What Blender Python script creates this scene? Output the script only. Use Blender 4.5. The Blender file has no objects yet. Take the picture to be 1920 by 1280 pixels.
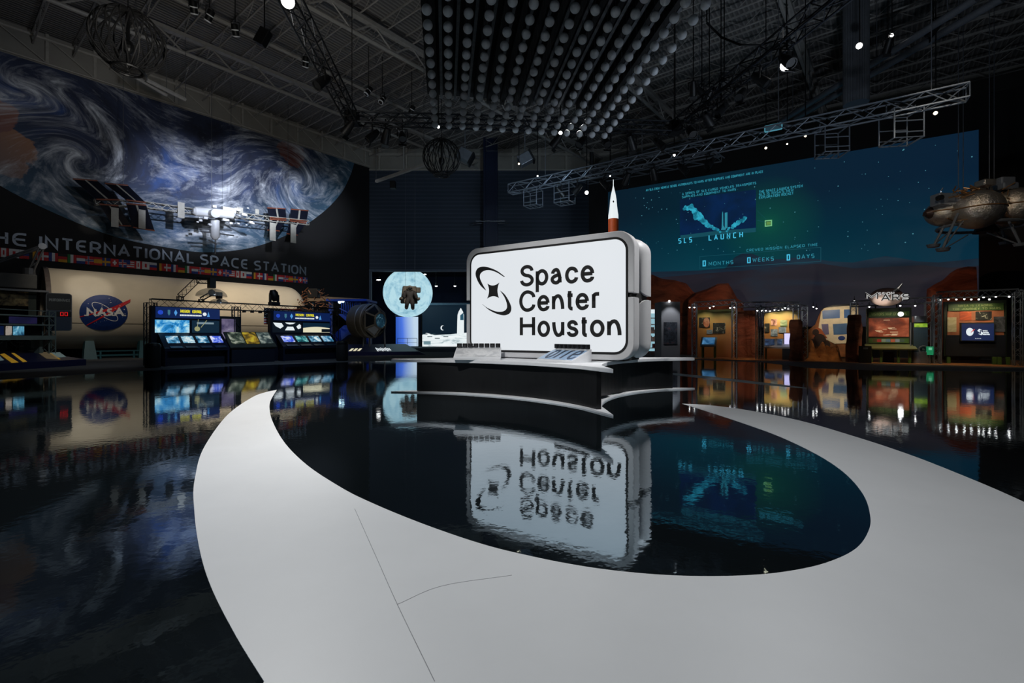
import bpy, bmesh, math, random
from mathutils import Vector, Matrix
random.seed(7)
SC = bpy.context.scene
COL = SC.collection
PI = math.pi

# ------------------------------------------------------------------ camera
F, HX, HY, CH = 870.0, 960.0, 629.0, 1.6      # focal length and horizon in pixels of a 1920x1280 frame, eye height in metres
cd = bpy.data.cameras.new('camera')
cd.sensor_width = 36.0
cd.lens = F / 1920.0 * 36.0
cd.shift_y = -(640.0 - HY) / 1920.0
cd.clip_end = 300
cam = bpy.data.objects.new('camera', cd)
COL.objects.link(cam)
cam.location = (0, 0, CH)
cam.rotation_euler = (PI / 2, 0, 0)
SC.camera = cam

# ------------------------------------------------------------------ world, exposure
w = bpy.data.worlds.new('world')
SC.world = w
w.use_nodes = True
w.node_tree.nodes['Background'].inputs[0].default_value = (0.55, 0.75, 1.0, 1)
w.node_tree.nodes['Background'].inputs[1].default_value = 0.010
vs = SC.view_settings
SC.display_settings.display_device = 'sRGB'
vs.view_transform = 'Standard'
vs.look = 'None'
vs.exposure = 0.0
vs.gamma = 1.0
vs.use_curve_mapping = False


def spot(loc, aim, power, deg, color=(1, 1, 1), blend=0.6, r=0.15):
    l = bpy.data.lights.new('spot', 'SPOT')
    l.energy = power
    l.spot_size = math.radians(deg)
    l.spot_blend = blend
    l.color = color
    l.shadow_soft_size = r
    o = bpy.data.objects.new('spot', l)
    COL.objects.link(o)
    o.location = loc
    d = Vector(aim) - Vector(loc)
    o.rotation_euler = d.to_track_quat('-Z', 'Y').to_euler()
    return o


# show lights hung from the black truss ring, over the white floor
spot((-7.6, 20.0, 12.3), (-6.0, 10.8, 0), 12500, 40, (1.0, 0.99, 0.97), 1.0, 0.3)
spot((-7.0, 14.0, 12.3), (-2.6, 5.0, 0), 2300, 66, (1.0, 0.985, 0.97), 1.0, 0.3)
spot((9.4, 15.5, 12.3), (5.6, 6.0, 0), 1250, 66, (0.97, 0.98, 1.0), 1.0, 0.3)
spot((-5.4, 7.0, 12.0), (0.0, 4.2, 0), 3100, 62, (0.93, 0.97, 1.0), 1.0, 0.3)
spot((3.0, 22.5, 12.3), (2.2, 12.0, 1), 1100, 40, (1.0, 0.98, 0.95), 1.0, 0.3)
# counter and sign shell: unseen front spot added, one on the ring's right arm
spot((-4.5, 1.5, 11.0), (0.6, 12.2, 1.9), 6200, 30, (1.0, 0.99, 0.97), 0.8, 0.25)
spot((10.2, 12.6, 12.2), (3.2, 12.8, 2.4), 6000, 32, (1.0, 0.99, 0.98), 0.8, 0.25)
# warm lights on the white spacecraft module on the left
spot((-17.5, 28.5, 13.5), (-20.6, 38.0, 4.6), 7500, 50, (1.0, 0.85, 0.66), 0.9, 0.2)
spot((-22.5, 22.5, 13.0), (-27.0, 32.0, 4.4), 2400, 46, (1.0, 0.86, 0.68), 0.9, 0.2)
spot((-23.0, 26.0, 12.0), (-28.4, 31.2, 4.9), 700, 16, (1.0, 0.92, 0.8), 0.7, 0.1)
# cool lights on the earth mural and the model station
spot((-12.0, 27.0, 12.6), (-25.0, 43.5, 14.2), 22000, 32, (0.80, 0.86, 1.0), 1.0, 0.2)
spot((-10.0, 30.0, 12.6), (-20.5, 48.0, 14.2), 11000, 26, (0.80, 0.86, 1.0), 1.0, 0.2)
spot((-14.0, 26.0, 12.6), (-28.6, 40.4, 13.4), 13000, 34, (0.78, 0.84, 1.0), 1.0, 0.2)
spot((-14.0, 20.0, 13.0), (-33.0, 35.0, 15.5), 1300, 70, (0.82, 0.88, 1.0), 1.0, 0.3)
spot((-14.5, 28.0, 12.6), (-22.6, 41.6, 12.2), 2600, 13, (0.9, 0.95, 1.0), 0.7, 0.1)
spot((-21.0, 26.0, 11.5), (-32.6, 35.7, 9.9), 900, 6, (1.0, 0.9, 0.75), 0.8, 0.1)
spot((-15.0, 31.0, 11.5), (-23.9, 46.2, 9.4), 1300, 5, (1.0, 0.95, 0.9), 0.8, 0.1)
spot((-8.0, 30.0, 12.0), (-22.0, 47.0, 9.0), 2400, 62, (0.8, 0.9, 1.0), 1.0, 0.3)  # added cool wash that lifts the dim wall lettering
# exhibits along the left
spot((-9.0, 21.0, 10.0), (-14.5, 27.5, 1.2), 1900, 60, (0.55, 0.75, 1.0), 1.0, 0.3)  # added soft blue fill that brightens the console fronts
spot((-15.0, 19.0, 11.0), (-25.0, 24.5, 1.2), 1300, 50, (0.9, 0.97, 1.0), 1.0, 0.3)
spot((-10.5, 36.0, 8.0), (-15.6, 44.0, 2.5), 900, 60, (0.25, 0.45, 1.0), 1.0, 0.3)
spot((-7.0, 30.0, 10.0), (-11.0, 38.0, 1.4), 1000, 36, (1.0, 0.95, 0.88), 1.0, 0.3)
spot((-6.0, 36.0, 12.5), (-10.4, 47.0, 5.6), 6500, 14, (1.0, 0.92, 0.82), 1.0, 0.3)
# rocket, lander, fill washes added to lift the middle wall and roof
spot((-7.0, 13.0, 10.0), (4.9, 22.3, 7.4), 4200, 20, (1.0, 0.98, 0.96), 0.8, 0.1)
spot((13.0, 14.0, 13.5), (23.2, 23.6, 8.6), 2600, 40, (1.0, 0.88, 0.72), 0.8, 0.3)
spot((2.0, 24.0, 9.5), (-3.0, 54.0, 11.0), 2600, 90, (0.6, 0.8, 1.0), 1.0, 0.5)
spot((12.0, 14.0, 4.0), (14.0, 24.0, 22.0), 3000, 130, (0.72, 0.84, 1.0), 1.0, 0.5)
spot((-9.0, 14.0, 9.0), (-17.0, 24.0, 23.0), 1900, 130, (1.0, 0.95, 0.86), 1.0, 0.5)
spot((-1.0, 22.0, 4.5), (-1.0, 32.0, 16.0), 900, 120, (0.7, 0.85, 1.0), 1.0, 0.5)


# ------------------------------------------------------------------ pixel -> place helpers
def ray(px, py):
    return Vector(((px - HX) / F, 1.0, (HY - py) / F))


def at(px, py, Y):
    r = ray(px, py)
    return Vector((r.x * Y, Y, CH + r.z * Y))


def fl(px, py, z=0.0):
    return at(px, py, (CH - z) * F / (py - HY))


class Fr:
    """A vertical frame: local x to the right, y away from the viewer, z up."""
    def __init__(s, o, deg):
        s.o = Vector(o)
        s.a = math.radians(deg)
        s.M = Matrix.Translation(s.o) @ Matrix.Rotation(s.a, 4, 'Z')
        s.I = s.M.inverted()

    def l(s, px, py, ly=0.0):
        c = s.I @ Vector((0, 0, CH))
        d = s.I.to_3x3() @ ray(px, py)
        return c + d * ((ly - c.y) / d.y)

    def w(s, x, y, z):
        return s.M @ Vector((x, y, z))

    def sub(s, x, y, z=0.0, deg=0.0):
        return Fr(s.w(x, y, z), math.degrees(s.a) + deg)


# ------------------------------------------------------------------ materials
def rgb(r, g, b):
    f = lambda c: (c / 255 / 12.92) if c <= 10 else (((c / 255) + 0.055) / 1.055) ** 2.4
    return (f(r), f(g), f(b), 1.0)


MATS = {}


class NT:
    def __init__(s, name):
        s.m = bpy.data.materials.new(name)
        s.m.use_nodes = True
        s.t = s.m.node_tree
        s.b = s.t.nodes['Principled BSDF']
        s.out = s.t.nodes['Material Output']

    def n(s, typ, ins=None, **props):
        nd = s.t.nodes.new(typ)
        for k, v in props.items():
            setattr(nd, k, v)
        for k, v in (ins or {}).items():
            s.set(nd, k, v)
        return nd

    def set(s, nd, k, v):
        i = nd.inputs[k]
        if hasattr(v, 'default_value') and hasattr(v, 'links'):
            s.t.links.new(v, i)
        elif isinstance(v, bpy.types.Node):
            s.t.links.new(v.outputs[0], i)
        else:
            i.default_value = v

    def mth(s, op, a, b=0.0, c=0.0):
        nd = s.n('ShaderNodeMath', operation=op)
        for i, v in enumerate((a, b, c)):
            s.set(nd, i, v)
        return nd.outputs[0]

    def ramp(s, fac, stops, interp='LINEAR'):
        nd = s.n('ShaderNodeValToRGB', {'Fac': fac})
        nd.color_ramp.interpolation = interp
        e = nd.color_ramp.elements
        while len(e) < len(stops):
            e.new(0.5)
        for i, (p, c) in enumerate(stops):
            e[i].position = p
            e[i].color = c
        return nd.outputs[0]

    def mix(s, fac, a, b, mode='MIX'):
        nd = s.n('ShaderNodeMix', data_type='RGBA', blend_type=mode)
        s.set(nd, 0, fac)
        s.set(nd, 6, a)
        s.set(nd, 7, b)
        return nd.outputs[2]

    def coord(s, scale=(1, 1, 1), loc=(0, 0, 0)):
        tc = s.n('ShaderNodeTexCoord')
        mp = s.n('ShaderNodeMapping', {'Vector': tc.outputs['Object'], 'Scale': scale, 'Location': loc})
        return mp.outputs[0]

    def noise(s, vec, scale, detail=4.0, rough=0.5, dist=0.0):
        return s.n('ShaderNodeTexNoise', {'Vector': vec, 'Scale': scale, 'Detail': detail, 'Roughness': rough, 'Distortion': dist})

    def sep(s, vec):
        return s.n('ShaderNodeSeparateXYZ', {0: vec}).outputs


def mat(name, c, rough=0.6, metal=0.0, var=0.12, scale=3.0, emit=0.0, bump=0.0, coat=0.0, alpha=1.0):
    """A plain procedural surface: colour with faint noise wear."""
    if name in MATS:
        return MATS[name]
    t = NT(name)
    v = t.coord()
    nz = t.noise(v, scale, 4.0, 0.6)
    lo = tuple(x * (1 - var) for x in c[:3]) + (1,)
    hi = tuple(min(1.0, x * (1 + var)) for x in c[:3]) + (1,)
    colr = t.ramp(nz.outputs[0], [(0.3, lo), (0.7, hi)])
    t.set(t.b, 'Base Color', colr)
    t.b.inputs['Roughness'].default_value = rough
    t.b.inputs['Metallic'].default_value = metal
    if coat:
        t.b.inputs['Coat Weight'].default_value = coat
    if alpha < 1:
        t.b.inputs['Alpha'].default_value = alpha
    if emit:
        t.set(t.b, 'Emission Color', colr)
        t.b.inputs['Emission Strength'].default_value = emit
    if bump:
        bp = t.n('ShaderNodeBump', {'Height': nz.outputs[0], 'Distance': bump})
        t.set(t.b, 'Normal', bp)
    MATS[name] = t.m
    return t.m


def glow(name, c, k=1.0, var=0.05, scale=2.0):
    """A surface that gives off light: a screen, a lamp, a lit panel."""
    if name in MATS:
        return MATS[name]
    t = NT(name)
    nz = t.noise(t.coord(), scale, 2.0)
    lo = tuple(x * (1 - var) for x in c[:3]) + (1,)
    colr = t.ramp(nz.outputs[0], [(0.3, lo), (0.7, c)])
    t.b.inputs['Base Color'].default_value = (0.01, 0.01, 0.01, 1)
    t.b.inputs['Roughness'].default_value = 0.5
    t.set(t.b, 'Emission Color', colr)
    t.b.inputs['Emission Strength'].default_value = k
    MATS[name] = t.m
    return t.m


def picture(name, stops, scale=1.5, emit=0.0, detail=6.0, dist=0.8, stretch=(1, 1, 1), rough=0.6, seed=0.0):
    """A printed or glowing picture: warped noise through a colour ramp."""
    if name in MATS:
        return MATS[name]
    t = NT(name)
    nz = t.noise(t.coord(stretch, (seed, seed * 0.7, seed * 1.3)), scale, detail, 0.6, dist)
    colr = t.ramp(nz.outputs[0], stops)
    t.set(t.b, 'Base Color', colr if not emit else (0.01, 0.01, 0.01, 1))
    t.b.inputs['Roughness'].default_value = rough
    if emit:
        t.set(t.b, 'Emission Color', colr)
        t.b.inputs['Emission Strength'].default_value = emit
    MATS[name] = t.m
    return t.m


# ------------------------------------------------------------------ mesh builder
def round_poly(pts, closed=False, r=1e9, seg=6):
    n = len(pts)
    P = [Vector((p[0], p[1])) for p in pts]
    if r <= 0 or n < 3:
        return [tuple(p) for p in P]
    out = []
    rng = range(n) if closed else range(1, n - 1)
    if not closed:
        out.append(tuple(P[0]))
    for i in rng:
        a, b, c = P[i - 1], P[i], P[(i + 1) % n]
        la, lc = (a - b).length, (c - b).length
        fa = 1.0 if (not closed and i == 1) else 0.5
        fc = 1.0 if (not closed and i == n - 2) else 0.5
        da, dc = min(r, la * fa), min(r, lc * fc)
        p0, p3 = b + (a - b).normalized() * da, b + (c - b).normalized() * dc
        p1, p2 = p0 + (b - p0) * 0.5523, p3 + (b - p3) * 0.5523
        for k in range(seg + 1):
            t = k / seg
            q = p0 * (1 - t) ** 3 + p1 * 3 * t * (1 - t) ** 2 + p2 * 3 * t * t * (1 - t) + p3 * t ** 3
            if not out or (Vector(out[-1]) - q).length > 1e-5:
                out.append(tuple(q))
    if not closed:
        if (Vector(out[-1]) - P[-1]).length > 1e-5:
            out.append(tuple(P[-1]))
    elif (Vector(out[0]) - Vector(out[-1])).length < 1e-5:
        out.pop()
    return out


class MB:
    def __init__(s):
        s.v, s.f, s.k, s.m = [], [], [], 0

    def add(s, vs_, fs):
        o = len(s.v)
        s.v += [Vector(p) for p in vs_]
        s.f += [tuple(i + o for i in f) for f in fs]
        s.k += [s.m] * len(fs)
        return s

    def mi(s, k):
        s.m = k
        return s

    def box(s, x0, x1, y0, y1, z0, z1, M=None):
        p = [Vector((x, y, z)) for x in (x0, x1) for y in (y0, y1) for z in (z0, z1)]
        if M is not None:
            p = [M @ q for q in p]
        return s.add(p, [(0, 1, 3, 2), (4, 6, 7, 5), (0, 4, 5, 1), (2, 3, 7, 6), (0, 2, 6, 4), (1, 5, 7, 3)])

    def hexa(s, p):
        """8 corners: bottom four then top four, both in the same turn."""
        return s.add(p, [(0, 3, 2, 1), (4, 5, 6, 7), (0, 1, 5, 4), (1, 2, 6, 5), (2, 3, 7, 6), (3, 0, 4, 7)])

    def cyl(s, p0, p1, r0, r1=None, n=8, caps=True):
        p0, p1 = Vector(p0), Vector(p1)
        r1 = r0 if r1 is None else r1
        d = (p1 - p0).normalized()
        a = d.orthogonal().normalized()
        b = d.cross(a)
        vs_ = []
        for p, r in ((p0, r0), (p1, r1)):
            vs_ += [p + (a * math.cos(2 * PI * i / n) + b * math.sin(2 * PI * i / n)) * r for i in range(n)]
        fs = [(i, (i + 1) % n, n + (i + 1) % n, n + i) for i in range(n)]
        if caps:
            fs += [tuple(range(n))[::-1], tuple(range(n, 2 * n))]
        return s.add(vs_, fs)

    def tube(s, pts, r, n=6, closed=False):
        P = [Vector(p) for p in pts]
        N = len(P)
        T = []
        for i in range(N):
            a = P[i - 1] if (i > 0 or closed) else P[i]
            c = P[(i + 1) % N] if (i < N - 1 or closed) else P[i]
            T.append((c - a).normalized())
        nrm = T[0].orthogonal().normalized()
        vs_ = []
        for i in range(N):
            nrm = (nrm - T[i] * nrm.dot(T[i])).normalized()
            b = T[i].cross(nrm)
            rr = r[i] if isinstance(r, (list, tuple)) else r
            vs_ += [P[i] + (nrm * math.cos(2 * PI * k / n) + b * math.sin(2 * PI * k / n)) * rr for k in range(n)]
        fs = []
        for i in range(N if closed else N - 1):
            j = (i + 1) % N
            fs += [(i * n + k, i * n + (k + 1) % n, j * n + (k + 1) % n, j * n + k) for k in range(n)]
        if not closed:
            fs += [tuple(range(n))[::-1], tuple(range((N - 1) * n, N * n))]
        return s.add(vs_, fs)

    def surf(s, fn, nu, nv, wrap=False):
        vs_ = [fn(i / nu, j / nv) for i in range(nu + (0 if wrap else 1)) for j in range(nv + 1)]
        R = nv + 1
        m = nu if wrap else nu + 1
        fs = [(i * R + j, ((i + 1) % m) * R + j, ((i + 1) % m) * R + j + 1, i * R + j + 1) for i in range(nu) for j in range(nv)]
        return s.add(vs_, fs)

    def sph(s, c, r, nu=16, nv=10):
        c = Vector(c)
        r = Vector((r, r, r)) if isinstance(r, (int, float)) else Vector(r)

        def fn(u, v):
            a, b = 2 * PI * u, PI * (v - 0.5) * 0.9999
            return c + Vector((r.x * math.cos(a) * math.cos(b), r.y * math.sin(a) * math.cos(b), r.z * math.sin(b)))
        return s.surf(fn, nu, nv, True)

    def lathe(s, prof, c=(0, 0, 0), n=24, M=None):
        c = Vector(c)
        M = M or Matrix.Identity(3)
        pr = prof

        def fn(u, v):
            k = v * (len(pr) - 1)
            i = min(int(round(k)), len(pr) - 1)
            a = 2 * PI * u
            return c + M @ Vector((pr[i][0] * math.cos(a), pr[i][0] * math.sin(a), pr[i][1]))
        return s.surf(fn, n, len(pr) - 1, True)

    def prism(s, poly, y0, y1, M=None):
        """A polygon in local x,z, extruded along y."""
        n = len(poly)
        M = M or Matrix.Identity(4)
        vs_ = [M @ Vector((p[0], y0, p[1])) for p in poly] + [M @ Vector((p[0], y1, p[1])) for p in poly]
        fs = [tuple(range(n)), tuple(range(n, 2 * n))[::-1]] + [(i, n + i, n + (i + 1) % n, (i + 1) % n) for i in range(n)]
        return s.add(vs_, fs)

    def slab(s, poly, z0, z1):
        """A polygon in x,y, extruded along z."""
        n = len(poly)
        vs_ = [Vector((p[0], p[1], z0)) for p in poly] + [Vector((p[0], p[1], z1)) for p in poly]
        fs = [tuple(range(n))[::-1], tuple(range(n, 2 * n))] + [(i, (i + 1) % n, n + (i + 1) % n, n + i) for i in range(n)]
        return s.add(vs_, fs)

    def quad(s, a, b, c, d):
        return s.add([a, b, c, d], [(0, 1, 2, 3)])

    def stroke(s, pts, th, y0, y1, closed=False, M=None):
        P = [Vector((p[0], p[1])) for p in pts]
        N = len(P)
        M = M or Matrix.Identity(4)
        L, R = [], []
        for i in range(N):
            a = P[i - 1] if (i > 0 or closed) else None
            c = P[(i + 1) % N] if (i < N - 1 or closed) else None
            d1 = (P[i] - a).normalized() if a is not None else (c - P[i]).normalized()
            d2 = (c - P[i]).normalized() if c is not None else d1
            n1, n2 = Vector((-d1.y, d1.x)), Vector((-d2.y, d2.x))
            m = (n1 + n2)
            m = m.normalized() if m.length > 1e-6 else n1
            k = min(1.0 / max(m.dot(n1), 0.35), 2.2)
            h = (th[i] if isinstance(th, (list, tuple)) else th) / 2
            L.append(P[i] + m * h * k)
            R.append(P[i] - m * h * k)
        vs_ = []
        for y in (y0, y1):
            vs_ += [M @ Vector((p.x, y, p.y)) for p in L] + [M @ Vector((p.x, y, p.y)) for p in R]
        fs = []
        for i in range(N if closed else N - 1):
            j = (i + 1) % N
            l0, l1, r0, r1 = i, j, N + i, N + j
            q = 2 * N
            fs += [(l0, r0, r1, l1), (q + l0, q + l1, q + r1, q + r0), (l0, l1, q + l1, q + l0), (r0, q + r0, q + r1, r1)]
        if not closed:
            q = 2 * N
            fs += [(0, q, q + N, N), (N - 1, 2 * N - 1, q + 2 * N - 1, q + N - 1)]
        return s.add(vs_, fs)

    def warp(s, fn):
        s.v = [fn(p) for p in s.v]
        return s


def link(o, parent=None):
    COL.objects.link(o)
    if parent is not None:
        o.parent = parent
    return o


def obj(name, mb, mats, parent=None, smooth=False, bevel=0.0, frame=None):
    me = bpy.data.meshes.new(name)
    me.from_pydata([tuple(p) for p in mb.v], [], mb.f)
    for m in (mats if isinstance(mats, (list, tuple)) else [mats]):
        me.materials.append(m)
    if max(mb.k, default=0) > 0:
        me.polygons.foreach_set('material_index', mb.k)
    bm = bmesh.new()
    bm.from_mesh(me)
    bmesh.ops.remove_doubles(bm, verts=bm.verts, dist=1e-5)
    bmesh.ops.recalc_face_normals(bm, faces=bm.faces)
    bm.to_mesh(me)
    bm.free()
    if smooth:
        me.polygons.foreach_set('use_smooth', [True] * len(me.polygons))
        try:
            me.set_sharp_from_angle(angle=math.radians(38))
        except Exception:
            pass
    me.update()
    o = bpy.data.objects.new(name, me)
    if frame is not None:
        o.matrix_world = frame.M
    if bevel:
        b = o.modifiers.new('bevel', 'BEVEL')
        b.width = bevel
        b.segments = 2
        b.limit_method = 'ANGLE'
        b.angle_limit = math.radians(40)
    return link(o, parent)


def objs(name, mb, mats, parent=None, **kw):
    """Like obj(), but every separate piece of the builder becomes a part of its own."""
    par = list(range(len(mb.v)))

    def find(i):
        while par[i] != i:
            par[i] = par[par[i]]
            i = par[i]
        return i
    for f in mb.f:
        for i in f[1:]:
            par[find(i)] = find(f[0])
    groups = {}
    for f in mb.f:
        groups.setdefault(find(f[0]), []).append(f)
    for fs in groups.values():
        ids = sorted({i for f in fs for i in f})
        mp = {i: k for k, i in enumerate(ids)}
        obj(name, MB().add([mb.v[i] for i in ids], [tuple(mp[i] for i in f) for f in fs]), mats, parent, **kw)


def tag(o, label=None, cat=None, group=None, kind=None):
    if label:
        o['label'] = label
    if cat:
        o['category'] = cat
    if group:
        o['group'] = group
    if kind:
        o['kind'] = kind
    return o


def thing(name, label, cat, frame=None, group=None):
    o = bpy.data.objects.new(name, None)
    o.empty_display_size = 0.2
    if frame is not None:
        o.matrix_world = frame.M if isinstance(frame, Fr) else Matrix.Translation(Vector(frame))
    link(o)
    return tag(o, label, cat, group)


def struct(name, mb, mats, frame=None, **kw):
    return tag(obj(name, mb, mats, None, frame=frame, **kw), kind='structure')


def dup(root, M, label, group=None):
    r = root.copy()
    COL.objects.link(r)
    r.matrix_world = M
    r['label'] = label
    if group:
        r['group'] = group
    for ch in list(root.children):
        c = ch.copy()
        COL.objects.link(c)
        c.parent = r
        for g in list(ch.children):
            d = g.copy()
            COL.objects.link(d)
            d.parent = c
    return r


# ------------------------------------------------------------------ lettering
GL = {
    'A': (.8, [([(0, 0), (.4, 1), (.8, 0)], 0, 0), ([(.14, .33), (.66, .33)], 0, 0)]),
    'B': (.68, [([(0, 0), (0, 1)], 0, 0), ([(0, 1), (.62, 1), (.62, .52), (0, .52)], 0, 1), ([(0, .52), (.68, .52), (.68, 0), (0, 0)], 0, 1)]),
    'C': (.7, [([(.7, 1), (0, 1), (0, 0), (.7, 0)], 0, 1)]),
    'D': (.72, [([(0, 0), (0, 1)], 0, 0), ([(0, 1), (.72, 1), (.72, 0), (0, 0)], 0, 1)]),
    'E': (.62, [([(.62, 1), (0, 1), (0, 0), (.62, 0)], 0, 1), ([(0, .5), (.56, .5)], 0, 0)]),
    'F': (.58, [([(.58, 1), (0, 1), (0, 0)], 0, 0), ([(0, .5), (.5, .5)], 0, 0)]),
    'G': (.72, [([(.72, 1), (0, 1), (0, 0), (.72, 0), (.72, .48), (.4, .48)], 0, 1)]),
    'H': (.7, [([(0, 0), (0, 1)], 0, 0), ([(.7, 0), (.7, 1)], 0, 0), ([(0, .5), (.7, .5)], 0, 0)]),
    'I': (.0, [([(0, 0), (0, 1)], 0, 0)]),
    'J': (.5, [([(.5, 1), (.5, 0), (0, 0), (0, .25)], 0, 1)]),
    'K': (.68, [([(0, 0), (0, 1)], 0, 0), ([(.65, 1), (0, .42)], 0, 0), ([(.22, .6), (.68, 0)], 0, 0)]),
    'L': (.56, [([(0, 1), (0, 0), (.56, 0)], 0, 0)]),
    'M': (.84, [([(0, 0), (0, 1), (.42, .3), (.84, 1), (.84, 0)], 0, 0)]),
    'N': (.72, [([(0, 0), (0, 1), (.72, 0), (.72, 1)], 0, 0)]),
    'O': (.76, [([(0, 0), (0, 1), (.76, 1), (.76, 0)], 1, 1)]),
    'P': (.66, [([(0, 0), (0, 1)], 0, 0), ([(0, 1), (.66, 1), (.66, .42), (0, .42)], 0, 1)]),
    'Q': (.76, [([(0, 0), (0, 1), (.76, 1), (.76, 0)], 1, 1), ([(.5, .25), (.8, -.08)], 0, 0)]),
    'R': (.68, [([(0, 0), (0, 1)], 0, 0), ([(0, 1), (.66, 1), (.66, .42), (0, .42)], 0, 1), ([(.36, .42), (.68, 0)], 0, 0)]),
    'S': (.66, [([(.64, 1), (0, 1), (0, .5), (.66, .5), (.66, 0), (0, 0)], 0, 1)]),
    'T': (.7, [([(0, 1), (.7, 1)], 0, 0), ([(.35, 1), (.35, 0)], 0, 0)]),
    'U': (.72, [([(0, 1), (0, 0), (.72, 0), (.72, 1)], 0, 1)]),
    'V': (.76, [([(0, 1), (.38, 0), (.76, 1)], 0, 0)]),
    'W': (1.0, [([(0, 1), (.25, 0), (.5, .8), (.75, 0), (1, 1)], 0, 0)]),
    'X': (.7, [([(0, 0), (.7, 1)], 0, 0), ([(0, 1), (.7, 0)], 0, 0)]),
    'Y': (.7, [([(0, 1), (.35, .45), (.7, 1)], 0, 0), ([(.35, .45), (.35, 0)], 0, 0)]),
    'Z': (.66, [([(0, 1), (.66, 1), (0, 0), (.66, 0)], 0, 0)]),
    '0': (.5, [([(0, 0), (0, 1), (.5, 1), (.5, 0)], 1, 0)]),
    '1': (.2, [([(0, .8), (.2, 1), (.2, 0)], 0, 0)]),
    '2': (.6, [([(0, 1), (.6, 1), (.6, .5), (0, .5), (0, 0), (.6, 0)], 0, 1)]),
    "'": (.0, [([(0, .75), (0, 1)], 0, 0)]),
    '-': (.3, [([(0, .45), (.3, .45)], 0, 0)]),
    '.': (.0, [([(0, 0), (0, .08)], 0, 0)]),
}


def text_width(t, gap):
    return sum((.35 if c == ' ' else GL[c][0]) + gap for c in t) - gap


def text(mb, t, x0, z0, h, w=None, th=.14, r=.22, gap=.32, y0=-.02, y1=0.0, M=None, slant=0.0):
    """Capitals with the cap height h, squeezed or spread to the width w."""
    k = (w - th * h) / text_width(t, gap) if w else h
    x = x0 + (th * h / 2 if w else 0)
    hh = h * (1 - th)
    for c in t:
        if c == ' ':
            x += (.35 + gap) * k
            continue
        gw, ss = GL[c]
        for pts, cl, rd in ss:
            q = [(x + (px_ + slant * py_) * k, z0 + th * h / 2 + py_ * hh) for px_, py_ in pts]
            if rd:
                q = round_poly(q, cl, r * h, 4)
            mb.stroke(q, th * h, y0, y1, bool(cl), M)
        x += (gw + gap) * k
    return mb


def truss_mesh(chords, lattice, p0, p1, wd, ht, r=0.03, bay=None, rl=None):
    """A box truss from p0 to p1: adds its four chords to a list of builders and the webbing to one builder."""
    p0, p1 = Vector(p0), Vector(p1)
    d = p1 - p0
    L = d.length
    d.normalize()
    up = Vector((0, 0, 1)) if abs(d.z) < 0.9 else Vector((0, 1, 0))
    sx = d.cross(up).normalized()
    uz = sx.cross(d).normalized()
    cs = [sx * (a * wd / 2) + uz * (b * ht / 2) for a, b in ((-1, -1), (1, -1), (1, 1), (-1, 1))]
    for i, c in enumerate(cs):
        chords[i].cyl(p0 + c, p1 + c, r, n=6)
    n = max(2, int(round(L / (bay or ht * 1.1))))
    rl = rl or r * 0.6
    for i in range(4):
        a, b = cs[i], cs[(i + 1) % 4]
        for k in range(n):
            q0, q1 = p0 + d * (L * k / n), p0 + d * (L * (k + 1) / n)
            if (k + i) % 2:
                lattice.cyl(q0 + a, q1 + b, rl, n=4, caps=False)
            else:
                lattice.cyl(q0 + b, q1 + a, rl, n=4, caps=False)
        lattice.cyl(p0 + a, p0 + b, rl, n=4, caps=False)
        lattice.cyl(p1 + a, p1 + b, rl, n=4, caps=False)


def truss_parts(parent, spans, m, r=0.03, rl=None, inv=None):
    """One truss made of several spans: four chords and the webbing as parts of the parent."""
    ch, la = [MB() for _ in range(4)], MB()
    for p0, p1, wd, ht, bay in spans:
        truss_mesh(ch, la, p0, p1, wd, ht, r, bay, rl)
    for c in ch + [la]:
        if inv is not None:
            c.warp(lambda p: inv @ p)
    for c in ch:
        obj('chord', c, m, parent)
    obj('webbing', la, m, parent)


# common surfaces
M_BLACK = mat('black_steel', rgb(14, 15, 17), 0.5, 0.3)
M_MATTE = mat('matte_black', rgb(9, 9, 11), 0.75)
M_TRUSS = mat('aluminium_truss', rgb(135, 142, 150), 0.38, 0.75)
M_DTRUSS = mat('dark_truss', rgb(38, 44, 52), 0.5, 0.4)
M_WHITE = mat('white_paint', rgb(222, 224, 228), 0.45, var=0.04)
M_STEEL = mat('grey_steel', rgb(110, 114, 120), 0.4, 0.6)
M_CABLE = mat('steel_cable', rgb(95, 98, 104), 0.5, 0.5)
M_LAMP = glow('lamp_white', (1.0, 0.98, 0.95, 1), 9.0)
M_WARM = glow('lamp_warm', (1.0, 0.82, 0.55, 1), 6.0)
M_NAVY = mat('navy_laminate', rgb(12, 22, 44), 0.35, var=0.08)


def catmull(P, closed=False, seg=8):
    P = [Vector((p[0], p[1])) for p in P]
    n = len(P)
    out = []
    for i in range(n if closed else n - 1):
        p1, p2 = P[i], P[(i + 1) % n]
        p0 = P[i - 1] if (i > 0 or closed) else p1 * 2 - p2
        p3 = P[(i + 2) % n] if (i + 2 < n or closed) else p2 * 2 - p1
        for k in range(seg):
            t = k / seg
            out.append(tuple(0.5 * ((2 * p1) + (p2 - p0) * t + (2 * p0 - 5 * p1 + 4 * p2 - p3) * t * t + (3 * p1 - p0 - 3 * p2 + p3) * t ** 3)))
    if not closed:
        out.append(tuple(P[-1]))
    return out


# ------------------------------------------------------------------ main directions of the hall
LW = Fr((-16.6, 54.0, 0), 50.0)              # the wall with the mural, origin at its far corner
RW = Fr((32.2, 32.0, 0), -31.1)              # the wall with the projection, origin at its near right edge
ROOF = 23.4


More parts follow.
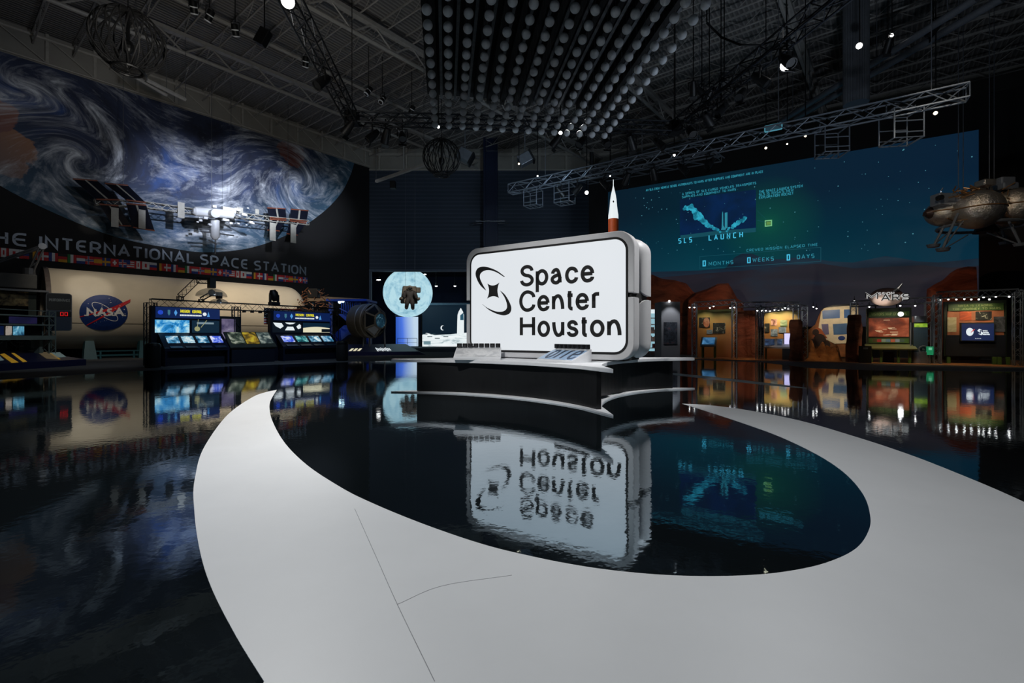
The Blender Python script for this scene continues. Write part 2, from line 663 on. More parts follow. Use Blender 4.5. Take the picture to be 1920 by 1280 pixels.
# ------------------------------------------------------------------ floors
def mat_gloss_floor():
    t = NT('polished_black_floor')
    v = t.coord()
    sc = t.noise(v, 0.35, 5.0, 0.65)
    c = t.ramp(sc.outputs[0], [(0.3, (0.15, 0.215, 0.26, 1)), (0.75, (0.19, 0.26, 0.31, 1))])
    t.set(t.b, 'Base Color', c)
    t.b.inputs['Metallic'].default_value = 0.97
    ro = t.ramp(t.noise(v, 1.3, 6.0, 0.7).outputs[0], [(0.3, (0.015, 0.015, 0.015, 1)), (0.8, (0.075, 0.075, 0.075, 1))])
    t.set(t.b, 'Roughness', ro)
    h = t.mth('ADD', t.mth('MULTIPLY', t.noise(v, 1.1, 2.0, 0.5).outputs[0], 0.5), t.mth('MULTIPLY', t.noise(v, 10.0, 2.0, 0.5).outputs[0], 0.22))
    bp = t.n('ShaderNodeBump', {'Height': h, 'Distance': 0.003, 'Strength': 1.0})
    t.set(t.b, 'Normal', bp)
    return t.m


M_FLOOR = mat('grey_carpet', rgb(62, 64, 68), 0.9, var=0.2, scale=20)
M_INLAY = mat('white_floor_epoxy', (0.72, 0.73, 0.74, 1), 0.42, var=0.025, scale=1.2)
M_SEAM = mat('floor_seam', rgb(140, 142, 146), 0.6)
struct('floor', MB().slab([(-70, -10), (60, -10), (60, 100), (-70, 100)], -0.2, 0.0), M_FLOOR)
edge = [fl(*p)[:2] for p in ((0, 712), (120, 704.5), (240, 697), (430, 686.5), (620, 679.5), (740, 676), (870, 673))]
edge_r = [fl(*p)[:2] for p in ((1300, 674.5), (1430, 679.5), (1520, 690), (1640, 694), (1920, 697))]
poly = [(-24, -9), (-22.5, 8)] + edge + edge_r + [(29, 18), (34, -9)]
struct('floor_polished', MB().slab(poly, 0.0, 0.004), mat_gloss_floor())
tr = MB().stroke(catmull([(-22.5, 8)] + edge[:6]), 0.07, 0, 0.006)
tr.v = [Vector((p.x, p.z, p.y)) for p in tr.v]
struct('trim_1', tr, mat('pale_floor_trim', rgb(120, 122, 126), 0.5))
tr = MB().stroke(edge_r[2:] + [(29, 18)], 0.08, 0, 0.006)
tr.v = [Vector((p.x, p.z, p.y)) for p in tr.v]
struct('trim_2', tr, mat('pale_floor_trim', rgb(120, 122, 126), 0.5))

inner = [(519, 731), (507, 752), (506, 772), (513, 795), (534, 831), (575, 872), (640, 915), (700, 945), (790, 982), (900, 1020), (1000, 1045),
         (1100, 1064), (1200, 1076), (1300, 1081.5), (1400, 1080), (1480, 1072), (1550, 1056), (1603, 1031), (1627, 1000), (1632, 970),
         (1620, 930), (1590, 893), (1550, 863), (1500, 836), (1450, 814), (1400, 796), (1340, 776), (1279, 757)]
outer_r = [(1279, 757), (1330, 760), (1400, 769), (1500, 789), (1600, 818), (1700, 851), (1800, 890), (1920, 942), (2200, 1080)]
outer_l = [(495, 1280), (440, 1190), (395, 1100), (374, 1030), (364.5, 960), (365, 900), (385, 835), (430, 775), (475, 744), (500, 735), (519, 731)]
g = lambda P: [tuple(fl(*p)[:2]) for p in P]
white = catmull(g(inner)) + catmull(g(outer_r)) + [(6.2, -1.5), (3.0, -4.5), (-0.4, -1.5)] + catmull(g(outer_l))
struct('floor_inlay', MB().slab(white, 0.004, 0.0075), M_INLAY)
arc_far = catmull(g([(1240, 697), (1285, 701.5), (1360, 709), (1434, 717.5), (1512, 727)])) + catmull(g([(1512, 728.5), (1434, 721.5), (1360, 713.5), (1285, 705.5), (1240, 701)]))
struct('floor_inlay_arc', MB().slab(arc_far, 0.004, 0.0075), M_INLAY)
sm = MB()
for a in ([(665, 955), (705, 1045), (745, 1135), (815, 1280)], [(745, 1135), (830, 1100), (960, 1080)]):
    s_ = MB().stroke(catmull(g(a)), 0.004, 0.0075, 0.0082)
    s_.v = [Vector((p.x, p.z, p.y)) for p in s_.v]
    sm.add(s_.v, s_.f)
struct('floor_seam', sm, M_SEAM)

# ------------------------------------------------------------------ walls, roof
M_DARKW = mat('dark_wall', rgb(15, 15, 17), 0.8, var=0.2, scale=0.6)
M_BEIGE = mat('beige_wall', (0.30, 0.285, 0.25, 1), 0.75, var=0.1, scale=0.5)


def mat_blinds():
    t = NT('navy_slatted_wall')
    s = t.sep(t.coord())
    wv = t.mth('SINE', t.mth('MULTIPLY', s[2], 14.0))
    nz = t.noise(t.coord((0.25, 1, 1.2)), 1.0, 4.0, 0.7)
    k = t.mth('MULTIPLY', wv, nz.outputs[0])
    c = t.ramp(k, [(0.0, (0.03, 0.045, 0.07, 1)), (0.5, (0.05, 0.07, 0.105, 1))])
    t.set(t.b, 'Base Color', c)
    t.b.inputs['Roughness'].default_value = 0.6
    return t.m


M_BLINDS = mat_blinds()
TOPL = LW.l(665, 306).z                       # top of the painted part of the left wall
struct('wall_left', MB().box(-52, 0, 0.0, 0.5, 0, TOPL), M_DARKW, frame=LW)
up = MB().box(-52, 0.3, 0.1, 0.6, TOPL, ROOF)
struct('wall_left_upper', up, M_BEIGE, frame=LW)
eave = MB()
for k in range(0, 20):
    x = -0.6 - k * 2.6
    eave.box(x - 0.09, x + 0.09, -0.12, 0.12, TOPL + 0.1, ROOF)
    eave.cyl((x, -0.15, TOPL + 0.15), (x - 2.6, -0.15, ROOF - 0.3), 0.05, n=5)
eave.cyl((-52, -0.25, ROOF - 0.45), (0, -0.25, ROOF - 0.45), 0.13, n=8)
eave.cyl((-52, -0.22, TOPL + 0.1), (0, -0.22, TOPL + 0.1), 0.07, n=6)
struct('trim_3', eave, mat('cream_steel', (0.40, 0.375, 0.33, 1), 0.6), frame=LW)

MIDY = 54.0
XR = 9.4
TOPM = at(800, 320, MIDY).z
OPEN = at(780, 508.5, MIDY).z
struct('wall_middle', MB().box(-16.6, XR, MIDY, MIDY + 0.5, OPEN, TOPM), M_BLINDS)
struct('wall_middle_upper', MB().box(-16.6, XR + 22, MIDY + 0.2, MIDY + 0.7, TOPM, ROOF), M_BEIGE)
fr = MB()
for k in range(9):
    x = -15.4 + k * 3.1
    fr.box(x - 0.12, x + 0.12, MIDY - 0.1, MIDY + 0.2, TOPM + 0.05, ROOF)
fr.box(-16.6, XR + 2, MIDY - 0.15, MIDY + 0.2, ROOF - 0.9, ROOF - 0.6)
fr.box(-16.6, XR + 2, MIDY - 0.12, MIDY + 0.2, TOPM, TOPM + 0.15)
struct('trim_4', fr, mat('cream_steel', (0.40, 0.375, 0.33, 1), 0.6))
opn = MB().box(-16.6, XR, MIDY - 0.12, MIDY, OPEN - 0.05, OPEN + 0.22).box(-16.6, -16.3, MIDY - 0.12, MIDY, 0, OPEN)
struct('trim_5', opn, mat('blue_grey_trim', rgb(88, 100, 116), 0.5))
# right wall with the projection; its near end stays black
TOPR = RW.l(1835, 178).z
xl = RW.l(1104, 450).x
struct('wall_right', MB().box(xl, 16, 0, 0.5, 0, TOPR), mat('right_wall_black', rgb(10, 10, 11), 0.85, var=0.3, scale=8))
bpy.data.objects['wall_right'].matrix_world = RW.M
e = RW.w(xl, 0.2, 0)
struct('wall_return', MB().slab([(e.x, e.y), (e.x + 0.4, e.y + 0.1), (XR + 0.4, MIDY + 0.4), (XR, MIDY + 0.4)], 0, TOPR + 2), M_DARKW)
struct('wall_right_upper', MB().box(xl - 10, 26, 9.0, 9.5, TOPR - 4, ROOF), M_BEIGE, frame=RW)


def mat_deck():
    t = NT('ribbed_roof_deck')
    s = t.sep(t.coord())
    wv = t.mth('SINE', t.mth('MULTIPLY', s[0], 21.0))
    c = t.ramp(wv, [(0.0, (0.15, 0.145, 0.14, 1)), (0.9, (0.30, 0.29, 0.275, 1))])
    nz = t.noise(t.coord(), 0.4, 3.0)
    t.set(t.b, 'Base Color', t.mix(t.mth('MULTIPLY', nz.outputs[0], 0.5), c, (0.13, 0.125, 0.12, 1)))
    t.b.inputs['Roughness'].default_value = 0.7
    bp = t.n('ShaderNodeBump', {'Height': wv, 'Distance': 0.04, 'Strength': 0.8})
    t.set(t.b, 'Normal', bp)
    return t.m


RF = Fr((-16.6, 54.0, 0), 141.9)             # local x along the joists
M_JOIST = mat('roof_joist_grey', (0.31, 0.30, 0.28, 1), 0.55)
struct('ceiling', MB().box(-75, 40, -62, 62, ROOF, ROOF + 0.3), mat_deck(), frame=RF)
for k in range(-24, 27):
    y = k * 2.1
    j = MB()
    x0, x1 = -70, 3
    j.box(x0, x1, y - 0.05, y + 0.05, ROOF - 0.12, ROOF - 0.02)
    j.cyl((x0, y, ROOF - 0.95), (x1, y, ROOF - 0.95), 0.055, n=5)
    n = 62
    for i in range(n):
        a, b = x0 + (x1 - x0) * i / n, x0 + (x1 - x0) * (i + 1) / n
        z0, z1 = (ROOF - 0.1, ROOF - 0.95) if i % 2 else (ROOF - 0.95, ROOF - 0.1)
        j.cyl((a, y, z0), (b, y, z1), 0.026, n=4, caps=False)
    struct('ceiling_joist', j, M_JOIST, frame=RF)
for k, off in enumerate((-9.5, -20.5, -31.0, -42.0)):
    gd = MB()
    gd.box(-55, 26, off - 0.2, off + 0.2, ROOF - 1.25, ROOF - 1.0)
    gd.cyl((-55, off, ROOF - 2.3), (26, off, ROOF - 2.3), 0.13, n=8)
    for i in range(26):
        a = -55 + i * 81 / 26
        gd.cyl((a, off, ROOF - 2.3), (a + 81 / 52, off, ROOF - 1.1), 0.06, n=5, caps=False)
        gd.cyl((a + 81 / 52, off, ROOF - 1.1), (a + 81 / 26, off, ROOF - 2.3), 0.06, n=5, caps=False)
    struct('ceiling_girder', gd, M_JOIST, frame=LW)

# ------------------------------------------------------------------ star shaped counter
tl, tn_, tr_ = fl(735, 735.8), fl(1149, 781), fl(1301, 729.3)
ctr = (tl + tr_) / 2
e1 = (tr_ - tl) / 2
e2 = tn_ - ctr
CT = Fr((ctr.x, ctr.y, 0.004), 0)


def star(scale, p, tip, cut=1.0):
    out = []
    for q in range(4):
        A, B = ((e1, e2), (e2, -e1), (-e1, -e2), (-e2, e1))[q]
        N = 28
        tm = math.asin(min(1, tip ** (p / 2)))
        for k in range(N + 1):
            t = tm + (PI / 2 - 2 * tm) * k / N
            a, b = math.cos(t) ** (2 / p), math.sin(t) ** (2 / p)
            v = A * (min(a, cut) * scale) + B * (min(b, cut) * scale)
            out.append((v.x, v.y))
        if cut >= 1:
            v = B * scale * 1.006
            out.append((v.x, v.y))
    return out


ct = thing('star_counter', 'black four-pointed star counter with white top under the lit sign', 'counter', CT)
obj('plinth', MB().slab(star(1.0, 0.62, 0.05), 0, 0.035), M_WHITE, ct)
obj('body', MB().slab(star(0.965, 0.585, 0.012, 0.965), 0.035, 0.852), mat('black_laminate', rgb(22, 23, 25), 0.4, var=0.25, scale=1.5), ct)
obj('worktop', MB().slab(star(1.0, 0.62, 0.05), 0.852, 0.942), M_WHITE, ct, bevel=0.012)

# ------------------------------------------------------------------ the lit sign
px0 = at(1189, 600, 11.5)
SG = Fr((px0.x, px0.y, 0.946), -31.9)
sl = lambda px, py, ly=0.0: SG.l(px, py, ly)
SL = sl(874.2, 560).x
ZT, ZB = sl(1150, 433.5).z, sl(1150, 675.5).z
ZM = sl(1187, 552).z
print('SIGN', SL, ZT, ZB, ZM, 'counter half', e1.length, e2.length, 'TOPL', TOPL, TOPM, OPEN, TOPR)
SD = 1.54
SR = 0.42


def half_poly(i, upper, gap=0.055):
    x0, x1 = SL + i, -i
    r = max(SR - i, 0.05)
    if upper:
        zt, zm = ZT - i, ZM + gap + i
        P = [(x0, zm), (x0, zt - r)]
        P += [(x0 + r - r * math.cos(a), zt - r + r * math.sin(a)) for a in [PI / 2 * k / 8 for k in range(1, 9)]]
        P += [(x1 - r + r * math.sin(a), zt - r + r * math.cos(a)) for a in [PI / 2 * k / 8 for k in range(0, 9)]]
        P += [(x1, zm)]
    else:
        zb, zm = ZB + i, ZM - gap - i
        P = [(x1, zm), (x1, zb + r)]
        P += [(x1 - r + r * math.cos(a), zb + r - r * math.sin(a)) for a in [PI / 2 * k / 8 for k in range(1, 9)]]
        P += [(x0 + r - r * math.sin(a), zb + r - r * math.cos(a)) for a in [PI / 2 * k / 8 for k in range(0, 9)]]
        P += [(x0, zm)]
    return P


def loft(mb, secs):
    n = len(secs[0][1])
    vs_ = [Vector((p[0], y, p[1])) for y, P in secs for p in P]
    fs = []
    for k in range(len(secs) - 1):
        fs += [(k * n + i, (k + 1) * n + i, (k + 1) * n + (i + 1) % n, k * n + (i + 1) % n) for i in range(n)]
    fs += [tuple(range(n)), tuple(range((len(secs) - 1) * n, len(secs) * n))[::-1]]
    return mb.add(vs_, fs)


def rrect(x0, x1, z0, z1, r, seg=8):
    return round_poly([(x0, z0), (x1, z0), (x1, z1), (x0, z1)], True, r, seg)


M_SHELL = mat('sign_shell_grey', rgb(196, 197, 200), 0.5, var=0.03)
sg = thing('lit_sign', 'big rounded white light-box sign reading Space Center Houston on the star counter', 'sign', SG)
ins = [(0.0, 0.018), (0.02, 0.0), (0.34, 0.0), (0.48, 0.02), (0.60, 0.07), (0.69, 0.16), (0.745, 0.29), (0.768, 0.42)]
for up_ in (True, False):
    nm = 'upper_shell' if up_ else 'lower_shell'
    obj(nm, loft(MB(), [(y, half_poly(i, up_)) for y, i in ins]), M_SHELL, sg, smooth=True)
    obj(nm, loft(MB(), [(SD - y, half_poly(i, up_)) for y, i in ins]), M_SHELL, sg, smooth=True)
obj('core', MB().box(SL + 0.1, -0.1, 0.08, SD - 0.08, ZM - 0.1, ZM + 0.1).box(SL + 0.46, -0.46, 0.1, SD - 0.1, ZB + 0.46, ZT - 0.46), M_MATTE, sg)
obj('base', MB().box(SL + 0.3, -0.3, 0.12, SD - 0.12, 0.0, ZB + 0.05), M_MATTE, sg)
FW = 0.15
obj('face_border', MB().prism(rrect(SL + FW, -FW, ZB + FW, ZT - FW, SR - 0.06), -0.012, 0.0), M_MATTE, sg)
obj('light_face', MB().prism(rrect(SL + FW + 0.06, -FW - 0.06, ZB + FW + 0.06, ZT - FW - 0.06, SR - 0.12), -0.022, -0.012),
    glow('sign_face_glow', (0.80, 0.84, 0.88, 1), 0.93, var=0.03, scale=0.4), sg)
# emblem: two crescents round a four-pointed star
zp = lambda x, y: (lambda v: (v.x, v.z))(sl(860 + x / 4.7395, 420 + y / 4.7395, -0.022))
em = MB()
em.prism([zp(*p) for p in catmull([(410, 465), (340, 415), (270, 386), (215, 378), (170, 395), (152, 438), (164, 490), (195, 545), (245, 592)])[:-1]
          + catmull([(245, 589), (213, 535), (190, 480), (195, 440), (230, 414), (280, 410), (340, 430), (405, 470)])], -0.034, -0.022)
em.prism([zp(*p) for p in catmull([(370, 590), (412, 628), (450, 690), (468, 745), (455, 790), (410, 810), (350, 800), (275, 765), (208, 708)])[:-1]
          + catmull([(208, 711), (262, 747), (330, 775), (390, 777), (425, 755), (431, 715), (410, 652), (372, 594)])], -0.034, -0.022)
stp = []
for a, b, c in (((257, 529), (308, 566), (361, 521)), ((361, 521), (330, 588), (359, 657)), ((359, 657), (308, 622), (255, 661)), ((255, 661), (287, 594), (257, 529))):
    for k in range(8):
        t = k / 8
        stp.append(zp(a[0] * (1 - t) ** 2 + 2 * b[0] * t * (1 - t) + c[0] * t * t, a[1] * (1 - t) ** 2 + 2 * b[1] * t * (1 - t) + c[1] * t * t))
em.prism(stp, -0.034, -0.022)
obj('emblem', em, M_MATTE, sg)
LOW = {
    'S': [([(.97, .76), (.97, 1), (.03, 1), (.03, .54), (1, .48), (1, 0), (0, 0), (0, .24)], 0, 9)],
    'p': [([(0, .7), (0, -.29)], 0, 0), ([(0, .7), (1, .7), (1, 0), (0, 0)], 1, 9)],
    'a': [([(.06, .50), (.06, .7), (.92, .7), (.92, 0)], 0, 9), ([(.92, .42), (0, .40), (0, 0), (.92, 0), (.92, .3)], 0, 9)],
    'c': [([(1, .47), (1, .7), (0, .7), (0, 0), (1, 0), (1, .22)], 0, 9)],
    'e': [([(0.02, .36), (1, .36)], 0, 0), ([(1, .36), (1, .7), (0, .7), (0, 0), (1, 0), (1, .19)], 0, 9)],
    'C': [([(1, .70), (1, 1), (0, 1), (0, 0), (1, 0), (1, .30)], 0, 9)],
    'n': [([(0, 0), (0, .7)], 0, 0), ([(0, .32), (0, .7), (1, .7), (1, 0)], 0, 9)],
    't': [([(.42, .93), (.42, 0), (1, 0)], 0, .12), ([(0, .7), (1, .7)], 0, 0)],
    'r': [([(0, 0), (0, .7)], 0, 0), ([(0, .35), (0, .7), (1, .7)], 0, .12)],
    'H': [([(0, 0), (0, 1)], 0, 0), ([(1, 0), (1, 1)], 0, 0), ([(0, .53), (1, .53)], 0, 0)],
    'o': [([(0, 0), (0, .7), (1, .7), (1, 0)], 1, 9)],
    'u': [([(0, .7), (0, 0), (1, 0), (1, .35)], 0, 9), ([(1, .7), (1, 0)], 0, 0)],
    's': [([(.95, .52), (.95, .7), (.05, .7), (.05, .38), (1, .33), (1, 0), (0, 0), (0, .18)], 0, 9)],
}


def low_word(mb, letters, zb, h, th, conv, y0, y1):
    for c, xa, xb in letters:
        x0, x1 = conv(xa) + th / 2, conv(xb) - th / 2
        for pts, cl, r in LOW[c]:
            q = [(x0 + (x1 - x0) * u, zb + th / 2 + v * (h - th) if v >= 0 else zb + v * h) for u, v in pts]
            if r:
                q = round_poly(q, cl, r * h if r < 1 else 9, 8)
            mb.stroke(q, th, y0, y1, bool(cl))


rows = [('S 548 668 p 686 797 a 818 922 c 947 1062 e 1085 1205', (600, 555), (600, 364)),
        ('C 540 682 e 700 808 n 830 940 t 953 1028 e 1040 1158 r 1185 1265', (610, 780), (610, 588)),
        ('H 545 680 o 702 812 u 832 940 s 962 1064 t 1078 1155 o 1168 1297 n 1320 1448', (610, 1003), (610, 812))]
lt = MB()
for txt, pb, pt in rows:
    w_ = txt.split()
    zb, zt = zp(*pb)[1], zp(*pt)[1]
    print('row', zb, zt - zb)
    low_word(lt, [(w_[i], float(w_[i + 1]), float(w_[i + 2])) for i in range(0, len(w_), 3)], zb, zt - zb, 0.098, lambda x: zp(x, 700)[0], -0.034, -0.022)
obj('lettering', lt, M_MATTE, sg)

# ------------------------------------------------------------------ wedge stands with handsets on the counter
M_GLASSB = picture('pale_blue_graphic', [(0.35, rgb(150, 185, 225)), (0.65, rgb(185, 208, 232))], 1.0, rough=0.25)
M_MARBLE = picture('white_marble', [(0.40, rgb(205, 207, 210)), (0.5, rgb(226, 227, 229)), (0.62, rgb(190, 192, 196))], 3.0, rough=0.35)


def wedge(fr_, L, D, zf, zb, label):
    t = thing('wedge_stand', label, 'display stand', fr_)
    mb = MB().add([(0, 0, 0), (L, 0, 0), (L, D, 0), (0, D, 0), (0, 0, zf), (L, 0, zf), (L, D, zb), (0, D, zb)],
                  [(0, 3, 2, 1), (0, 1, 5, 4), (1, 2, 6, 5), (2, 3, 7, 6), (3, 0, 4, 7), (4, 5, 6, 7)])
    obj('case', mb, M_WHITE, t, bevel=0.008)
    return t


def slope_plate(L, D, zf, zb, m, x0, x1, t0, t1, mat_, parent, name, lift=0.006):
    s = (zb - zf) / D
    p = [(x, D * q, zf + s * D * q + lift) for q in (t0, t1) for x in (x0, x1)]
    return obj(name, MB().quad(p[0], p[1], p[3], p[2]), mat_, parent)


def handset_proto(parent_fr):
    t = thing('audio_handset', 'x', 'handset', parent_fr)
    obj('body', MB().box(-0.07, 0.07, -0.03, 0.03, 0, 0.115), M_BLACK, t, bevel=0.012)
    obj('cradle', MB().box(-0.04, 0.04, -0.045, -0.028, 0.0, 0.05), mat('dark_plastic', rgb(36, 38, 42), 0.4), t, bevel=0.005)
    obj('earpiece', MB().cyl((0, -0.03, 0.08), (0, -0.042, 0.08), 0.022, n=10), mat('dark_plastic', rgb(36, 38, 42), 0.4), t)
    return t


a = fl(850, 675, 0.942)
w1 = Fr((a.x, a.y, 0.946), 0.5)
wl = wedge(w1, 1.27, 0.78, 0.08, 0.32, 'white marble-topped wedge stand at the foot of the lit sign')
slope_plate(1.27, 0.78, 0.08, 0.32, 0, 0.03, 1.24, 0.04, 0.86, M_MARBLE, wl, 'marble_panel')
b = fl(1072, 681, 0.942)
w2o = Vector((b.x, b.y, 0.946))
d1 = Vector((-0.6, 0.8, 0))
w2 = Fr(w2o + d1 * 1.3, math.degrees(math.atan2(-0.8, 0.6)))
wr = wedge(w2, 1.3, 0.68, 0.05, 0.32, 'white wedge stand with a blue lettered sloping panel, near the front tip of the counter')
gp = slope_plate(1.3, 0.68, 0.05, 0.32, 0, 0.03, 1.27, 0.04, 0.84, M_GLASSB, wr, 'graphic_panel')
tx = MB()
low_word(tx, [('o', .16, .42), ('r', .50, .66), ('r', .74, .90), ('e', .96, 1.24)], 0.06, 0.72, 0.07, lambda x: x, 0.0, 0.004)
s_ = (0.32 - 0.05) / 0.68
tx.warp(lambda p: Vector((p.x, max(0.03, min(0.56, p.z)), 0.05 + s_ * max(0.03, min(0.56, p.z)) + 0.008 + p.y)))
obj('lettering', tx, mat('slate_blue_ink', rgb(52, 70, 96), 0.4), gp)
hs = None
for fr_, L, D, zb, lab in ((w1, 1.27, 0.78, 0.32, 'small black audio handset in the row on the marble-topped wedge stand'),
                           (w2, 1.3, 0.68, 0.32, 'small black audio handset in the row on the blue-lettered wedge stand')):
    for k in range(8):
        f_ = fr_.sub(0.09 + k * (L - 0.18) / 7, D - 0.055, zb, random.uniform(-4, 4))
        if hs is None:
            hs = handset_proto(f_)
            tag(hs, lab, None, 'handsets on the marble-topped wedge')
        else:
            dup(hs, f_.M, lab, 'handsets on the marble-topped wedge' if fr_ is w1 else 'handsets on the blue-panel wedge')


# ================================================================== LEFT SIDE
# ------------------------------------------------------------------ earth mural
def mat_earth():
    t = NT('earth_print')
    s = t.sep(t.coord())
    p = t.n('ShaderNodeCombineXYZ', {0: s[0], 1: s[2]}).outputs[0]

    def swirl(p_, c, k, sz):
        d = t.n('ShaderNodeVectorMath', {0: p_, 1: (c[0], c[1], 0)}, operation='DISTANCE').outputs['Value']
        ang = t.mth('MULTIPLY', t.mth('EXPONENT', t.mth('MULTIPLY', d, -1.0 / sz)), k)
        return t.n('ShaderNodeVectorRotate', {'Vector': p_, 'Center': (c[0], c[1], 0), 'Angle': ang}, rotation_type='Z_AXIS').outputs[0]
    q = p
    for px, py, k, sz in ((152, 302, 4.2, 1.6), (20, 170, -3.6, 2.6), (560, 345, 3.6, 2.2), (640, 330, 1.6, 2.0), (440, 330, -1.2, 1.6)):
        v = LW.l(px, py)
        q = swirl(q, (v.x, v.z), k, sz)
    m = t.n('ShaderNodeMapping', {'Vector': q, 'Rotation': (0, 0, 0.55), 'Scale': (0.16, 0.42, 1)}).outputs[0]
    n1 = t.noise(m, 1.9, 10.0, 0.66, 0.9).outputs[0]
    n2 = t.noise(q, 0.16, 4.0, 0.55, 0.4).outputs[0]
    n3 = t.noise(m, 6.0, 7.0, 0.7, 1.0).outputs[0]
    cl = t.mth('ADD', t.mth('MULTIPLY', n1, 0.62), t.mth('ADD', t.mth('MULTIPLY', n2, 0.42), t.mth('MULTIPLY', n3, 0.24)))
    cloud = t.ramp(cl, [(0.61, (0, 0, 0, 1)), (0.69, (0.25, 0.25, 0.25, 1)), (0.795, (1, 1, 1, 1))])
    sea = t.ramp(t.noise(q, 0.22, 5.0, 0.6).outputs[0], [(0.36, (0.008, 0.012, 0.028, 1)), (0.56, (0.03, 0.045, 0.105, 1)), (0.74, (0.04, 0.12, 0.40, 1))])

    def land(px, py, r, c, base):
        v = LW.l(px, py)
        d = t.n('ShaderNodeVectorMath', {0: p, 1: (v.x, v.z, 0)}, operation='DISTANCE').outputs['Value']
        d = t.mth('ADD', d, t.mth('MULTIPLY', t.mth('SUBTRACT', t.noise(p, 0.9, 7.0, 0.6).outputs[0], 0.5), r * 1.15))
        k = t.ramp(t.mth('DIVIDE', d, r), [(0.92, (1, 1, 1, 1)), (1.0, (0, 0, 0, 1))])
        return t.mix(k, base, c)
    sea = land(-8, 278, 2.0, (0.42, 0.19, 0.085, 1), sea)
    sea = land(-12, 216, 1.2, (0.30, 0.11, 0.07, 1), sea)
    sea = land(547, 288, 1.35, (0.16, 0.045, 0.035, 1), sea)
    # towards the limb the print turns to pale teal haze
    a_, b_, c_ = [LW.l(*k) for k in ((0, 350), (400, 473), (660, 315))]
    A = Vector((a_.x, a_.z)); B = Vector((b_.x, b_.z)); C = Vector((c_.x, c_.z))
    D = 2 * (A.x * (B.y - C.y) + B.x * (C.y - A.y) + C.x * (A.y - B.y))
    ux = (A.length_squared * (B.y - C.y) + B.length_squared * (C.y - A.y) + C.length_squared * (A.y - B.y)) / D
    uy = (A.length_squared * (C.x - B.x) + B.length_squared * (A.x - C.x) + C.length_squared * (B.x - A.x)) / D
    R = (A - Vector((ux, uy))).length
    dl = t.n('ShaderNodeVectorMath', {0: p, 1: (ux, uy, 0)}, operation='DISTANCE').outputs['Value']
    hz = t.ramp(t.mth('DIVIDE', dl, R), [(0.72, (0, 0, 0, 1)), (0.97, (0.62, 0.62, 0.62, 1)), (1.0, (0.85, 0.85, 0.85, 1))])
    sea = t.mix(hz, sea, (0.05, 0.13, 0.20, 1))
    t.set(t.b, 'Base Color', t.mix(cloud, sea, (0.74, 0.78, 0.84, 1)))
    t.b.inputs['Roughness'].default_value = 0.7
    return t.m


arc = catmull([(-260, 150), (-120, 268), (0, 348), (109, 402.6), (218.7, 444.6), (328, 466.5), (393.7, 473), (474, 463.5), (547, 436), (601.5, 401), (638, 364), (656, 330), (663.5, 307)], seg=5)
arc = [(lambda v: (v.x, v.z))(LW.l(*q)) for q in arc]
arc = [q for q in arc if q[1] < TOPL - 0.02]
mural = MB().prism(arc + [(arc[-1][0], TOPL), (arc[0][0], TOPL)], -0.04, 0.0)
tag(obj('earth_mural', mural, mat_earth(), frame=LW), 'huge curved mural of blue Earth and white cloud swirls above the raised lettering', 'mural')

# ------------------------------------------------------------------ raised wall lettering and the row of small flags
M_LET = mat('brushed_letter_grey', rgb(120, 130, 142), 0.45, 0.2, var=0.05)
zbl, ztl = LW.l(571, 515.5).z, LW.l(571, 499.7).z
zb2, zt2 = LW.l(110, 470).z, LW.l(110, 444.6).z
zb, zt = (zbl + zb2) / 2, (ztl + zt2) / 2
words_ = [('THE', -62, 52), ('INTERNATIONAL', 73, 364), ('SPACE', 374, 464.5), ('STATION', 475, 573)]
letter_spans = []
for wd, a, b in words_:
    x0, x1 = LW.l(a, 490).x, LW.l(b, 500).x
    mb = text(MB(), wd, x0, zb, zt - zb, x1 - x0, th=.17, r=.30, gap=.36, y0=-0.14, y1=0.0)
    o = obj('wall_lettering', mb, M_LET, frame=LW)
    lab = {'THE': 'raised grey word cut off by the photo edge, before INTERNATIONAL', 'INTERNATIONAL': 'long raised grey word INTERNATIONAL under the Earth mural',
           'SPACE': 'raised grey word SPACE under the hanging space station model', 'STATION': 'raised grey word STATION at the far end of the wall lettering'}[wd]
    tag(o, lab, 'lettering', 'words of the left wall lettering')
    k = (x1 - x0 - .17 * (zt - zb)) / text_width(wd, .36)
    x = x0
    for i, c in enumerate(wd):
        letter_spans.append((x, x + (GL[c][0] + .36) * k, c, i, wd))
        x += (GL[c][0] + .36) * k
fz1 = zb - 0.22
fz0 = fz1 - 0.62
FC = {'k': rgb(14, 14, 14), 'y': rgb(205, 150, 30), 'r': rgb(180, 26, 32), 'w': rgb(205, 205, 205), 'b': rgb(28, 50, 120), 'g': rgb(30, 110, 50)}
FKEY = list(FC)
FM = [mat('flag_' + {'k': 'black', 'y': 'yellow', 'r': 'red', 'w': 'white', 'b': 'blue', 'g': 'green'}[k], FC[k], 0.7) for k in FKEY]
v3 = lambda a, b, c: [(a, 0, 1 / 3, 0, 1), (b, 1 / 3, 2 / 3, 0, 1), (c, 2 / 3, 1, 0, 1)]
h3 = lambda a, b, c: [(a, 0, 1, 2 / 3, 1), (b, 0, 1, 1 / 3, 2 / 3), (c, 0, 1, 0, 1 / 3)]
cross = lambda f, a, b=None: [(f, 0, 1, 0, 1), (a, .28, .46, 0, 1), (a, 0, 1, .38, .62)] + ([(b, .32, .42, 0, 1), (b, 0, 1, .44, .56)] if b else [])
